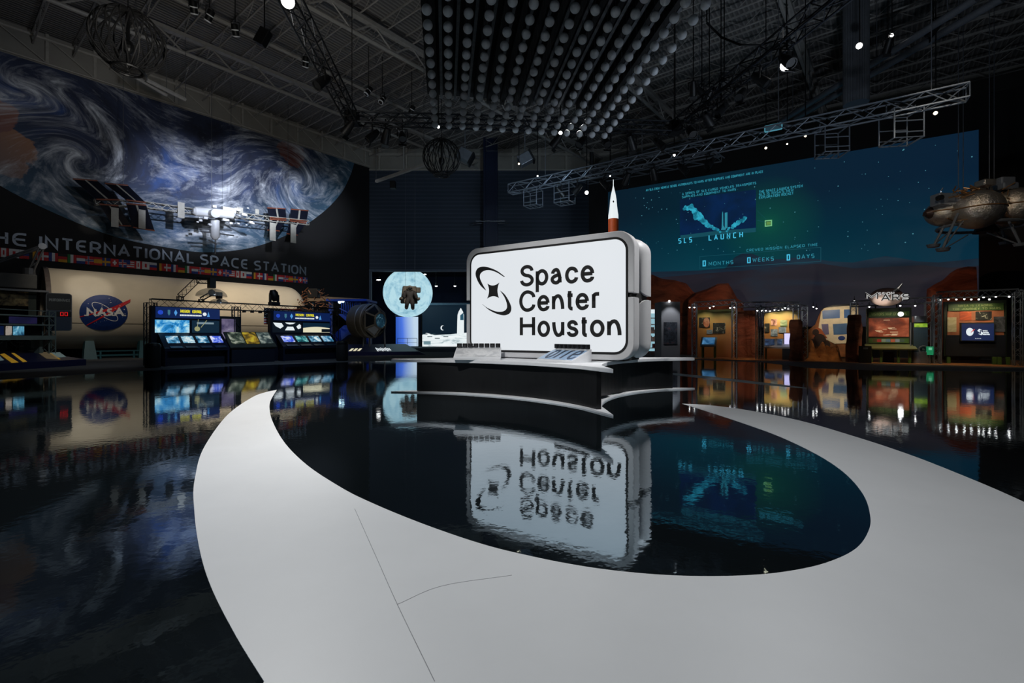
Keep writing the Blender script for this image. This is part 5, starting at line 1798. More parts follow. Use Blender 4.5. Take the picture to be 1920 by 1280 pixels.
M_CYAN = glow('projected_cyan', rgb(70, 190, 226), 1.0)
M_DCYAN = glow('projected_dim_cyan', rgb(44, 132, 152), 1.0)
M_HAZE = glow('projected_haze', rgb(20, 74, 88), 1.0)
ps = thing('projection_screen', 'wall-wide projected night sky over Mars hills with SLS LAUNCH words', 'screen', RW)
obj('night_sky', MB().prism([rz_(1140, 360), rz_(1835, 243), rz_(1835, 612), rz_(1140, 612)], -.03, 0), mat_proj(), ps)
obj('far_hills', MB().prism([rz_(*p) for p in [(1150, 612), (1150, 512), (1240, 509), (1310, 507), (1360, 503), (1378, 482), (1392, 475), (1412, 476), (1430, 484), (1460, 486), (1500, 482), (1520, 484), (1560, 490), (1600, 492), (1640, 484), (1660, 480), (1690, 484), (1720, 490), (1760, 492), (1800, 488), (1835, 484), (1835, 612)]], -.04, -.03),
    picture('projected_hills', [(.35, rgb(12, 26, 38)), (.5, rgb(20, 34, 48)), (.68, rgb(24, 46, 60))], .5, 1.0, stretch=(.3, 1, 1.2)), ps)
obj('near_plain', MB().prism([rz_(*p) for p in [(1150, 612), (1150, 530), (1250, 519), (1330, 512), (1420, 505), (1480, 497), (1540, 494), (1600, 503), (1660, 500), (1730, 497), (1780, 502), (1835, 498), (1835, 612)]], -.05, -.04),
    picture('projected_plain', [(.35, rgb(22, 24, 32)), (.55, rgb(30, 28, 36)), (.7, rgb(24, 34, 46))], .4, 1.0, stretch=(.3, 1, 1.5)), ps)
stt = MB()
random.seed(21)
for k in range(120):
    px = random.uniform(1190, 1828)
    py = random.uniform(255 + (1835 - px) * .168, 478)
    a = rp(px, py)
    s_ = random.choice((.015, .02, .025, .035))
    stt.box(a.x - s_, a.x + s_, -.045, -.03, a.z - s_, a.z + s_)
obj('star_dots', stt, glow('projected_star', rgb(70, 130, 145), 1.0), ps)
pic = [rz_(1275, 374), rz_(1417.5, 355), rz_(1417.5, 431.7), rz_(1275, 445)]
lp_ = obj('launch_picture', MB().prism(pic, -.04, -.03), picture('launch_sky', [(.35, rgb(4, 24, 46)), (.6, rgb(4, 34, 74))], .3, 1.0), ps)
pm = MB()
pm.stroke([rz_(1276, 445), rz_(1340, 437), rz_(1417, 431)], .35, -.05, -.04)
obj('launch_ground', pm, M_HAZE, lp_)
pm = MB()
random.seed(8)
for (x0, y0, r0), (x1, y1, r1) in (((1284, 390, 3), (1296, 390, 5)), ((1296, 388, 5), (1308, 405, 8)), ((1308, 405, 8), (1325, 420, 5)), ((1325, 420, 5), (1350, 433, 2)), ((1363, 433, 1.5), (1380, 420, 4)), ((1380, 420, 4), (1398, 409, 4))):
    for k in range(7):
        t_ = k / 6
        x, y_, r = x0 + (x1 - x0) * t_ + random.uniform(-2, 2), y0 + (y1 - y0) * t_ + random.uniform(-2, 2), r0 + (r1 - r0) * t_
        c = rp(x, y_)
        rr = r * .8 * (c.x - rp(x - 1, y_).x) + .05
        pm.prism([(c.x + rr * random.uniform(.7, 1.1) * math.cos(a), c.z + rr * random.uniform(.7, 1.1) * math.sin(a)) for a in [2 * PI * j / 9 for j in range(9)]], -.052, -.04)
obj('plume_smoke', pm, picture('projected_smoke', [(.38, rgb(18, 98, 120)), (.6, rgb(48, 168, 196))], 1.6, 1.0), lp_)
pm = MB().prism([rz_(1353, 431), rz_(1354, 400), rz_(1355, 396), rz_(1356, 400), rz_(1356.5, 431)], -.056, -.04).prism([rz_(1352, 431), rz_(1355, 420), rz_(1361, 431)], -.056, -.04).prism([rz_(1359, 431), rz_(1359, 399), rz_(1364, 398), rz_(1364, 426)], -.05, -.04)
obj('launch_rocket', pm, M_DCYAN, lp_)


def ptext(t, pa, pb, hpx, m, th=.15, r=.15, gap=.35, name='projected_lettering'):
    a, b = rp(*pa), rp(*pb)
    h = rp(pa[0], pa[1] - hpx).z - a.z
    return obj(name, text(MB(), t, a.x, (a.z + b.z) / 2, h, b.x - a.x, th, r, gap, -.06, -.05), m, ps)


ptext('SLS   LAUNCH', (1272, 458), (1393, 443.5), 10, M_CYAN, .15, .12, 1.0)
ptext('MONTHS', (1329, 498), (1375, 495), 7, M_DCYAN, .15, .12, .55)
ptext('WEEKS', (1411, 491.5), (1451, 488.5), 7.5, M_DCYAN, .15, .12, .55)
ptext('DAYS', (1494, 486), (1527, 483.5), 8, M_DCYAN, .15, .12, .6)
ptext('0', (1317.5, 499.5), (1323.5, 499), 11, M_CYAN, .16, .1)
ptext('0', (1401, 493.5), (1407.5, 493), 11, M_CYAN, .16, .1)
ptext('0', (1475, 488.5), (1481.5, 488), 11.5, M_CYAN, .16, .1)
ptext('CREWED MISSION ELAPSED TIME', (1400, 471.5), (1533, 461.5), 5, M_DCYAN, .16, .1, .5)
ptext('AN SLS CREW VEHICLE SENDS ASTRONAUTS TO MARS AFTER SUPPLIES AND EQUIPMENT ARE IN PLACE', (1211, 359), (1431, 324), 4.2, M_DCYAN, .18, .1, .4)
ptext('A SERIES OF SLS CARGO VEHICLES TRANSPORTS', (1279, 366), (1418, 345.5), 4.4, M_DCYAN, .18, .1, .45)
ptext('SUPPLIES AND EQUIPMENT TO MARS', (1279, 372), (1380, 357), 4.4, M_DCYAN, .18, .1, .45)
ptext('THE SPACE LAUNCH SYSTEM', (1423, 362), (1505, 351.5), 5, M_DCYAN, .18, .1, .4)
ptext("SLS IS NASA'S NEW", (1423, 367.5), (1488, 359), 5, M_DCYAN, .18, .1, .4)
ptext('EXPLORATION ROCKET', (1423, 373), (1488, 365), 5, M_DCYAN, .18, .1, .4)
ln = MB()
for P_ in ([(1312, 481), (1539, 463.5), (1539, 490), (1312, 504)],):
    ln.stroke([rz_(*k) for k in P_], .035, -.055, -.05, True)
ln.stroke([rz_(1420, 413), rz_(1436, 417)], .03, -.055, -.05)
for k in range(8):
    a, b = k / 8, (k + .55) / 8
    for (x0, y0, x1, y1) in ((1420, 395, 1437, 412), (1365, 336, 1385, 357)):
        ln.stroke([rz_(x0 + (x1 - x0) * a, y0 + (y1 - y0) * a), rz_(x0 + (x1 - x0) * b, y0 + (y1 - y0) * b)], .03, -.055, -.05)
obj('guide_line_pattern', ln, M_HAZE, ps)
bx = MB().stroke([rz_(1435, 414), rz_(1446.5, 413), rz_(1446.5, 423), rz_(1435, 424)], .08, -.055, -.05, True)
obj('target_box', bx, glow('projected_green', rgb(120, 190, 130), 1.0), ps)
a, b = rp(1437, 422), rp(1445, 415)
obj('target_fill', MB().box(a.x, b.x, -.054, -.05, a.z, b.z), glow('projected_olive', rgb(96, 140, 70), 1.0), ps)

# ------------------------------------------------------------------ red rock scenery in front of the screen's foot
BF = Fr((21.3, 27.3, 0), -31.1)
bl_ = lambda px, py, ly=0.0: BF.l(px, py, ly)


def mat_rock(name, a, b):
    t = NT(name)
    v = t.coord((.5, .5, 1.1))
    n = t.noise(v, .9, 9.0, .65, .6).outputs[0]
    t.set(t.b, 'Base Color', t.ramp(n, [(.34, a), (.64, b)]))
    t.b.inputs['Roughness'].default_value = .9
    t.set(t.b, 'Normal', t.n('ShaderNodeBump', {'Height': n, 'Distance': .35}))
    return t.m


M_ROCK = mat_rock('red_rock', (.10, .028, .012, 1), (.30, .095, .04, 1))
for lab, ly, P_ in (('tall dark red cliff scenery rising behind the grey display pillar', 7.0, [(1195, 668), (1195, 512), (1222, 514), (1240, 522), (1262, 524), (1284, 530), (1296, 545), (1310, 552), (1322, 668)]),
                    ('rounded red butte scenery above the first Mars exhibit panel', 6.4, [(1285, 668), (1288, 560), (1302, 548), (1324, 541), (1345, 531), (1364, 530), (1371, 541), (1380, 558), (1392, 566), (1392, 668)]),
                    ('red cliff scenery rising behind the video booth', 6.6, [(1742, 600), (1744, 540), (1756, 532), (1775, 522), (1790, 508), (1800, 502), (1818, 498), (1834, 499), (1838, 600)])):
    c0 = bl_(*P_[0], ly)
    out = [(lambda v: (v.x - c0.x, max(v.z, 0.0)))(bl_(*k, ly)) for k in P_]
    if out[0][1] > .1:
        out = [(out[0][0], 0)] + out + [(out[-1][0], 0)]
    f_ = BF.sub(c0.x, ly)
    cx_ = sum(k[0] for k in out) / len(out)
    mb = MB()
    secs = [(0.0, [(cx_ + (x - cx_) * .94, z * .965) for x, z in out]), (.35, out), (.9, out)]
    loft(mb, secs)
    tag(obj('red_cliff', mb, M_ROCK, frame=f_), lab, 'rock', 'red cliff scenery')


def rock_column(p0, p1, ytop, ybot, ly, lab):
    c = bl_((p0 + p1) / 2, ybot, ly)
    r = (bl_(p1, 640, ly).x - bl_(p0, 640, ly).x) / 2
    h = bl_((p0 + p1) / 2, ytop, ly).z
    rnd = random.Random(int(p0))
    ph = [rnd.uniform(0, 6) for _ in range(8)]

    def fn(u, v):
        a = 2 * PI * u
        z = h * min(v * 1.0, 1)
        k = 1 + .09 * math.sin(3 * a + ph[0] + z * 2) + .06 * math.sin(7 * a + ph[1] - z * 3) + .05 * math.sin(z * 6 + ph[2])
        k *= (1.12 - .16 * v) if v < .97 else .8
        return Vector((r * k * math.cos(a), r * k * math.sin(a), z))
    mb = MB().surf(fn, 20, 24, True)
    n = len(mb.v)
    mb.f.append(tuple(i * 25 + 24 for i in range(20)))
    mb.k.append(0)
    tag(obj('rock_column', mb, M_ROCK, frame=BF.sub(c.x, ly), smooth=True), lab, 'rock', 'free-standing rock columns')


rock_column(1481, 1505, 599, 678, .3, 'dark red rock column at the right end of the lit console')
rock_column(1588, 1615, 590, 681, .3, 'dark red rock column beside the visitors map board')
# mars ground
x0, x1 = bl_(1296, 676, -1).x, bl_(2050, 690, -1).x
struct('floor_mars_carpet', MB().box(x0, x1, -.75, 8, 0, .012), mat('orange_carpet', (.30, .13, .045, 1), .9, var=.2, scale=2), frame=BF)
gm_ = MB()
rnd = random.Random(4)
a0, a1 = bl_(1510, 670, 1.0).x, bl_(1580, 670, 1.0).x
gm_.surf(lambda u, v: Vector((a0 + (a1 - a0) * u, .2 + v * 2.6, max(0.0, math.sin(PI * min(1, v * 1.0)) * (.55 + .5 * math.sin(u * 9) ** 2 + .35 * math.sin(u * 23 + v * 9)) * min(1, u * 8, (1 - u) * 8)))), 30, 12)
tag(obj('rock_mound', gm_, mat_rock('orange_rock', (.14, .045, .012, 1), (.42, .17, .05, 1)), frame=BF, smooth=True), 'low orange rocky mound in front of the painted rover', 'rock')

# ------------------------------------------------------------------ grey display pillar and the lit shop shelves
pg = fl(1257, 671)
q0, q1 = at(1240, 600, pg.y), at(1275, 600, pg.y)
ht = at(1257, 565.5, pg.y).z
gp = thing('display_pillar', 'square grey pillar with a dark framed poster, right of the lit sign', 'pillar', (q0.x, pg.y, 0))
w_ = q1.x - q0.x
obj('block', MB().box(0, w_, 0, w_ * 1.15, 0, ht), mat('pillar_grey', rgb(128, 130, 136), .6, var=.03), gp)
zt_, zb_ = at(1257, 604, pg.y).z, at(1257, 645, pg.y).z
obj('poster', MB().box(w_ * .13, w_ * .85, -.03, 0, zb_, zt_), picture('dark_poster', [(.4, rgb(26, 32, 42)), (.56, rgb(64, 72, 84)), (.7, rgb(110, 70, 72))], 2.6), gp)
obj('top_lamp', MB().sph((w_ * .4, -.12, ht + .03), .07, 8, 6), M_LAMP, gp)
obj('lamp_stem', MB().cyl((w_ * .4, .05, ht), (w_ * .4, -.1, ht + .03), .025, n=5), M_BLACK, gp)
spot((q0.x + w_ * .45, pg.y - 1.0, ht + .5), (q0.x + w_ * .5, pg.y, 1.9), 170, 60, (.95, .97, 1), .6, .05)
q0, q1 = at(1219, 580, 39), at(1244, 655, 39)
ss = thing('lit_shelf_unit', 'tall brightly lit pale blue shelf unit between the sign and grey pillar', 'shelf', (q0.x, 39, 0))
w_ = q1.x - q0.x
A = lambda py: at(1230, py, 39).z
obj('back_panel', MB().box(0, w_, .3, .4, .3, A(580)), glow('shelf_glow', rgb(150, 196, 210), .85), ss)
obj('light_box', MB().box(0, w_, -.1, .3, A(587), A(580)), glow('shelf_white', rgb(226, 240, 244), 1.0), ss)
for py in (597, 609, 625, 640, 653):
    obj('shelf_board', MB().box(0, w_, -.1, .3, A(py), A(py) + .07), M_WHITE, ss)
it = MB()
rnd = random.Random(2)
for py in (625, 640):
    for k in range(6):
        it.box(w_ * k / 6 + .03, w_ * (k + .8) / 6, -.02, .25, A(py) + .07, A(py) + .07 + rnd.uniform(.25, .48))
obj('merchandise', it, picture('merchandise_mix', [(.38, rgb(60, 70, 80)), (.5, rgb(150, 110, 90)), (.6, rgb(70, 110, 130))], 3.0, .2), ss)
obj('red_box', MB().box(w_ * .2, w_ * .7, -.08, .2, A(653) + .07, A(653) + .4), mat('red_box', rgb(110, 30, 40), .6), ss)
obj('base', MB().box(0, w_, -.1, .4, 0, .3), M_STEEL, ss)


# ------------------------------------------------------------------ mars exhibit booths
def mat_vert(name, stops, z0, z1):
    t = NT(name)
    v = t.coord()
    s = t.sep(v)
    k = t.mth('DIVIDE', t.mth('SUBTRACT', s[2], z0), z1 - z0)
    k = t.mth('ADD', k, t.mth('MULTIPLY', t.mth('SUBTRACT', t.noise(v, 1.2, 4).outputs[0], .5), .25))
    t.set(t.b, 'Base Color', t.ramp(k, stops))
    t.b.inputs['Roughness'].default_value = .6
    return t.m


M_GRN = mat('exhibit_green', rgb(62, 92, 38), .5)
M_DGRN = mat('exhibit_dark_green', rgb(30, 44, 24), .5)
M_PANEL = mat_vert('orange_green_print', [(0, (.28, .10, .03, 1)), (.5, (.42, .20, .05, 1)), (.72, (.34, .24, .06, 1)), (.88, (.12, .20, .05, 1)), (1, (.08, .12, .04, 1))], 0, 4.2)
M_PIC = [picture('poster_mars', [(.4, rgb(90, 30, 14)), (.55, rgb(190, 84, 40)), (.7, rgb(235, 150, 90))], .8), picture('poster_dark', [(.42, rgb(10, 12, 12)), (.58, rgb(40, 44, 34)), (.66, rgb(190, 190, 170))], 4.0),
         picture('poster_blue_grey', [(.4, rgb(74, 90, 104)), (.6, rgb(150, 166, 176))], 2.0), picture('poster_pink', [(.4, rgb(90, 40, 30)), (.55, rgb(200, 150, 130))], 1.6),
         picture('poster_green', [(.4, rgb(60, 86, 50)), (.6, rgb(190, 200, 150))], 1.5)]


def booth_panel(p0, p1, yt, yb, ly, lab, pics, name='exhibit_panel'):
    a, b = bl_(p0, 620, ly), bl_(p1, 620, ly)
    f_ = BF.sub(a.x, ly)
    t = thing(name, lab, 'exhibit panel', f_)
    zt_, = (bl_((p0 + p1) / 2, yt, ly).z,)
    W = b.x - a.x
    obj('panel', MB().box(0, W, 0, .15, 0, zt_), M_PANEL, t)
    for (x0, y0, x1, y1, m) in pics:
        u, v = bl_(x0, y1, ly), bl_(x1, y0, ly)
        zb = bl_((x0 + x1) / 2, y1, ly).z
        zt2 = bl_((x0 + x1) / 2, y0, ly).z
        obj('poster', MB().box(u.x - a.x, v.x - a.x, -.05, 0, zb, zt2), m, t)
    return t, f_, W, zt_


e1_, f1, W_, z_ = booth_panel(1307, 1377, 580, 667, 2.6, 'green-to-orange exhibit panel with a Mars globe poster beside the grey pillar',
                             [(1311, 595, 1331, 614, M_PIC[1]), (1337, 605, 1360, 625, M_PIC[1]), (1325, 618, 1336, 626, M_PIC[2])])
a = bl_(1324.5, 604.5, 2.5) - bl_(1307, 620, 2.6)
obj('globe_picture', MB().prism([(a.x + .22 * math.cos(k), bl_(1324, 604.5, 2.5).z + .36 * math.sin(k)) for k in [2 * PI * j / 20 for j in range(20)]], -.09, -.05), picture('mars_globe_print', [(.4, rgb(190, 90, 40)), (.6, rgb(235, 160, 110))], 2.0, .3), e1_)
e2_, f2, W2_, z2_ = booth_panel(1431, 1500, 583, 668, 2.6, 'bright spotlit exhibit panel of posters behind the white console', [(1434, 606, 1443, 623, M_PIC[1]), (1446, 598, 1457, 610, M_PIC[3]), (1463, 600, 1476, 612, M_PIC[4]), (1445, 617, 1458, 630, M_PIC[2]), (1460, 613, 1474, 624, M_PIC[2])])
a, b = bl_(1380, 620, 3.0), bl_(1420, 620, 3.0)
tag(obj('red_rock_wall', MB().box(0, b.x - a.x, 0, .4, 0, bl_(1400, 582, 3.0).z), M_ROCK, frame=BF.sub(a.x, 3.0)), 'flat dark red rock wall panel between the two poster panels', 'wall panel')


def kiosk(p0, p1, yt, yf, yb, ly, lab):
    a, b = bl_(p0, 650, ly), bl_(p1, 650, ly)
    t = thing('touch_kiosk', lab, 'kiosk', BF.sub(a.x, ly))
    W = b.x - a.x
    zf = bl_(p0, yf, ly).z
    zt_ = zf + .62
    D = .7
    obj('top', MB().hexa([(-.05, -.02, zf - .08), (W + .05, -.02, zf - .08), (W + .05, D, zt_ - .1), (-.05, D, zt_ - .1), (-.05, -.06, zf), (W + .05, -.06, zf), (W + .05, D - .04, zt_), (-.05, D - .04, zt_)]), mat('kiosk_grey', rgb(120, 122, 118), .5), t)
    s_ = (zt_ - zf) / (D + .02)
    f = lambda yy: zf + (yy + .06) * s_ + .012
    screen(t, 'display', [(.07, .06, f(.06)), (W - .07, .06, f(.06)), (W - .07, D - .12, f(D - .12)), (.07, D - .12, f(D - .12))], picture('kiosk_blue_screen', [(.4, rgb(30, 74, 112)), (.6, rgb(80, 130, 170))], 1.2, 1.0))
    for xx, yy in ((.04, .05), (W - .1, .05), (.04, D - .15), (W - .1, D - .15)):
        obj('leg', MB().box(xx, xx + .09, yy, yy + .09, 0, f(yy) - .1), M_GRN, t)
    return t


kiosk(1314, 1341, 634, 648, 676, 1.1, 'green-legged touch kiosk with a blue screen in front of the first panel')
a, b = bl_(1431, 650, 1.2), bl_(1484, 650, 1.2)
t = thing('white_console', 'long white sloping console with two dark screens and a lilac monitor', 'console', BF.sub(a.x, 1.2))
W = b.x - a.x
zf = bl_(1431, 650, 1.2).z
obj('top', MB().hexa([(0, 0, zf - .1), (W, 0, zf - .1), (W, .8, zf + .45), (0, .8, zf + .45), (0, -.05, zf), (W, -.05, zf), (W, .75, zf + .55), (0, .75, zf + .55)]), M_WHITE, t)
f = lambda yy: zf + (yy + .05) * .55 / .8 + .01
for u0, u1 in ((.06, .40), (.5, .66)):
    screen(t, 'display', [(W * u0, .1, f(.1)), (W * u1, .1, f(.1)), (W * u1, .65, f(.65)), (W * u0, .65, f(.65))], picture('console_screen', [(.4, rgb(16, 24, 40)), (.58, rgb(50, 70, 100)), (.7, rgb(150, 170, 200))], 2.0, 1.0))
mn = obj('monitor', MB().box(W * .72, W * 1.02, .25, .45, zf + .15, zf + .95), M_BLACK, t)
obj('display', MB().box(W * .75, W * .99, .23, .25, zf + .2, zf + .9), glow('lilac_screen', rgb(206, 200, 250), 1.2), mn)
obj('leg', MB().box(.1, .2, .3, .45, 0, zf + .1), M_GRN, t)
obj('cabinet', MB().box(W * .68, W, .05, .7, 0, zf), mat('dark_grey_cabinet', rgb(44, 46, 52), .6), t)

# ------------------------------------------------------------------ painted rover picture
RVY = 4.2
c0 = bl_(1508, 670, RVY)
rv = thing('rover_picture', 'cut-out picture of a cream Mars rover vehicle with blue windows', 'mural', BF.sub(c0.x, RVY))
U = lambda x, y: (lambda v: (v.x - c0.x, max(v.z, 0)))(bl_(1520 + x / 4.8, 500 + y / 4.8, RVY))
obj('board', MB().prism([U(-60, 810), U(-60, 560), U(-10, 560), U(40, 520), U(90, 400), U(120, 370), U(200, 345), U(430, 335), U(430, 810)], 0, .12), mat('painted_ground', (.20, .07, .02, 1), .8, var=.5, scale=1.5), rv)
obj('cream_body', MB().prism([U(*p) for p in ((62, 600), (80, 480), (95, 400), (122, 372), (200, 350), (360, 338), (430, 340), (430, 640), (330, 690), (215, 694), (140, 655))], -.06, 0), mat('rover_cream', rgb(206, 190, 160), .6), rv, bevel=.03)
for P_, m in (([(104, 400), (118, 392), (262, 384), (262, 462), (108, 470)], rgb(40, 84, 138)), ([(298, 385), (352, 383), (352, 458), (300, 462)], rgb(40, 84, 138)), ([(198, 516), (326, 508), (326, 606), (206, 612)], rgb(60, 92, 130))):
    obj('blue_window', MB().prism([U(*p) for p in P_], -.08, -.06), mat('painted_window_%d' % int(m[2] * 1000), m, .4), rv)
obj('side_hatch', MB().prism([U(*p) for p in ((96, 516), (158, 514), (164, 608), (112, 614))], -.08, -.06), mat('painted_violet', rgb(90, 84, 116), .6), rv)
obj('stripe_roof', MB().prism([U(*p) for p in ((110, 372), (200, 345), (430, 332), (430, 345), (200, 360))], -.08, -.06), M_BLACK, rv)
obj('blue_badge', MB().prism([U(277 + 32 * math.cos(k), 641 + 20 * math.sin(k)) for k in [2 * PI * j / 20 for j in range(20)]], -.085, -.06), mat('logo_blue', rgb(16, 48, 112), 0.5), rv)
wh = MB()
for px, py, r in ((80, 660, 58), (140, 700, 36), (20, 690, 40), (45, 590, 30)):
    wh.prism([U(px + r * math.cos(k), py + r * math.sin(k)) for k in [2 * PI * j / 14 for j in range(14)]], -.12, -.06)
obj('wheels', wh, mat('painted_wheel', rgb(40, 22, 16), .8), rv)
obj('orange_rover', MB().prism([U(*p) for p in ((15, 640), (30, 560), (60, 545), (95, 560), (120, 600), (150, 640), (110, 650))], -.1, -.06), mat('painted_orange', rgb(150, 74, 30), .7), rv)

# ------------------------------------------------------------------ visitors map board
VL = .9
c0 = bl_(1625, 680, VL)
vm = thing('map_board', 'green visitors map board with a glowing orange Mars map and shelf', 'exhibit board', BF.sub(c0.x, VL))
V = lambda px, py: (lambda v: (v.x - c0.x, v.z))(bl_(px, py, VL))
zz = lambda py: bl_(1667, py, VL).z
x0, x1 = V(1625, 600)[0], V(1709, 600)[0]
obj('frame', MB().box(x0, x1, .0, .3, zz(647), zz(577)).box(x0, x0 + .12, .05, .25, 0, zz(647)).box(x1 - .12, x1, .05, .25, 0, zz(647)), M_DGRN, vm)
hd = obj('header', MB().box(x0 + .1, x1 - .1, -.05, 0, zz(593), zz(584)), M_GRN, vm)
obj('lettering', text(MB(), 'VISITORS MAP OF MARS', x0 + .22, zz(591), zz(586) - zz(591), x1 - x0 - .44, .16, .2, .4, -.06, -.05), mat('pale_green_letter', rgb(130, 150, 90), .6), hd)
obj('map_panel', MB().box(x0 + .1, x1 - .12, -.05, 0, zz(631), zz(596)), picture('mars_map_glow', [(.36, rgb(84, 30, 16)), (.5, rgb(140, 58, 32)), (.6, rgb(190, 96, 60)), (.72, rgb(226, 150, 110))], .75, .62, seed=2.0), vm)
ds = MB()
rnd = random.Random(9)
for k in range(14):
    a, b = rnd.uniform(x0 + .3, x1 - .8), rnd.uniform(zz(629), zz(598))
    ds.box(a, a + rnd.uniform(.15, .4), -.06, -.05, b, b + .03)
obj('map_print', ds, glow('mark_cream', rgb(222, 190, 150), .8), vm)
st = obj('icon_strip', MB().box(x0 + .1, x1 - .12, -.04, 0, zz(643), zz(634)), M_GRN, vm)
for k, c in enumerate(((70, 60, 30), (150, 40, 40), (120, 140, 130), (90, 120, 140), (170, 90, 70), (120, 130, 150), (60, 80, 70))):
    a = x0 + .28 + k * (x1 - x0 - .6) / 7
    obj('icon', MB().box(a, a + .2, -.06, -.04, zz(641), zz(635.5)), mat('icon_%d' % k, rgb(*c), .6, emit=.15), st)
obj('sloping_shelf', MB().hexa([(x0 - .1, -.95, zz(655)), (x1 + .1, -.95, zz(655)), (x1 + .1, 0, zz(648)), (x0 - .1, 0, zz(648)), (x0 - .1, -.98, zz(655) + .08), (x1 + .1, -.98, zz(655) + .08), (x1 + .1, 0, zz(648) + .1), (x0 - .1, 0, zz(648) + .1)]), mat('brushed_olive', rgb(120, 126, 84), .35, .3), vm)
for xx in (x0 + .1, x0 + .55, x1 - .75, x1 - .25):
    obj('leg', MB().box(xx, xx + .12, -.7, -.55, 0, zz(652)), M_GRN, vm)
obj('dark_box', MB().box(x0 + .75, x1 - .85, -.4, .1, 0, zz(659)), M_MATTE, vm)
q = bl_(1620, 688, .0)
t = thing('info_post', 'short black information post between a rock column and the map board', 'post', BF.sub(q.x, -.45))
obj('body', MB().box(-.3, .3, -.12, .12, 0, bl_(1618, 648, 0).z), M_MATTE, t, bevel=.02)
obj('label_plate', MB().box(-.1, .12, -.13, -.12, bl_(1618, 654, 0).z, bl_(1618, 650.5, 0).z), M_STEEL, t)
# totem beside it
c0 = bl_(1725, 685, .6)
tt = thing('totem_kiosk', 'silver cylindrical totem with a small lime green screen beside the map board', 'kiosk', BF.sub(c0.x, .6))
T = lambda px, py, ly=.2: (lambda v: (v.x - c0.x, v.z))(bl_(px, py, ly))
M_SIL = mat('silver_metal', rgb(150, 154, 160), .3, .8)
obj('drum_base', MB().cyl((0, .1, 0), (0, .1, T(1725, 660)[1]), .52, n=28), M_SIL, tt, smooth=True)
obj('column', MB().box(-.3, .32, -.1, .3, T(1725, 660)[1], T(1725, 604)[1]), mat('totem_teal', rgb(40, 56, 66), .4), tt)
obj('top_cylinder', MB().cyl((0, .1, T(1725, 604)[1]), (0, .1, T(1725, 592)[1]), .34, n=24), M_SIL, tt, smooth=True)
obj('green_display', MB().box(-.27, .3, -.13, -.1, T(1725, 613)[1], T(1725, 606)[1]), picture('lime_screen', [(.4, rgb(110, 150, 30)), (.6, rgb(170, 200, 60))], 2, .9), tt)
obj('handle_wheel', MB().tube([(.12 + .2 * math.cos(k), -.2, T(1725, 655)[1] + .2 * math.sin(k)) for k in [2 * PI * j / 14 for j in range(14)]], .04, 6, True).cyl((.12, -.2, T(1725, 655)[1]), (.12, -.08, T(1725, 655)[1]), .05, n=8), M_STEEL, tt)
obj('side_rail', MB().cyl((-.42, -.05, 0), (-.42, -.05, T(1725, 604)[1]), .03, n=6).cyl((.46, -.05, 0), (.46, -.05, T(1725, 604)[1]), .03, n=6), M_SIL, tt)
q = bl_(1743.5, 660, .3)
t = thing('green_call_box', 'small glowing green box on a pole beside the silver totem', 'box', BF.sub(q.x, .3, q.z))
obj('case', MB().box(-.14, .14, -.08, .08, -.15, .32), glow('call_green', rgb(24, 130, 84), .8), t)
obj('face', MB().box(-.07, .07, -.1, -.08, .12, .26), glow('call_mint', rgb(110, 190, 150), .9), t)
obj('pole', MB().cyl((0, .0, -q.z), (0, .0, -.15), .035, n=6), M_STEEL, t)

# ------------------------------------------------------------------ Mission Mars sign with its globe
ML = .6
gc = bl_(1663, 556, ML)
ms = thing('mars_title_sign', 'MISSION MARS title sign with chrome letters over a tilted planet disc', 'sign', BF.sub(gc.x, ML, gc.z))
sxm = bl_(1664, 556, ML).x - gc.x
obj('planet', MB().sph((0, .2, 0), (sxm * 33, .5, sxm * 22), 28, 16), mat_vert('planet_painted_light', [(0, (.42, .26, .2, 1)), (.45, (.66, .50, .42, 1)), (.62, (.10, .05, .04, 1)), (1, (.02, .02, .03, 1))], -.75, .75), ms, smooth=True)  # lit lower half and dark top are put into the planet's colour
Q = lambda px, py, ly=-.35: (lambda v: (v.x - gc.x, v.z - gc.z))(BF.l(px, py, ML + ly))


def twotone(mb, t_, pa, pb, hpx, th, depth):
    a, b = Q(*pa), Q(*pb)
    h = Q(pa[0], pa[1] - hpx)[1] - a[1]
    text(mb, t_, a[0], (a[1] + b[1]) / 2, h, b[0] - a[0], th, .25, .36, depth, -.3)


l1, l2 = MB(), MB()
twotone(l1, 'M', (1623, 561), (1646, 561), 12, .26, -.36)
twotone(l1, 'ARS', (1652, 564), (1706, 563), 13, .30, -.36)
twotone(l2, 'M', (1623, 561), (1646, 561), 12, .10, -.40)
twotone(l2, 'ARS', (1652, 564), (1706, 563), 13, .12, -.40)
twotone(l1, 'ISSION', (1644, 554), (1677, 552), 5.5, .22, -.36)
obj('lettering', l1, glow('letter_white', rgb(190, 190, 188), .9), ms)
obj('letter_inlay', l2, M_MATTE, ms)
a = Q(1684, 541)
obj('comet_emblem', MB().tube([(a[0] - .25, -.3, a[1] - .2), (a[0], -.3, a[1]), (a[0] + .2, -.3, a[1] + .3)], [.05, .1, .03], 8), M_SIL, ms)
obj('bracket', MB().cyl((-.5, .3, -gc.z + zz(577)), (-.5, .3, -.3), .04, n=6).cyl((.5, .3, -gc.z + zz(577)), (.5, .3, -.3), .04, n=6), M_BLACK, ms)

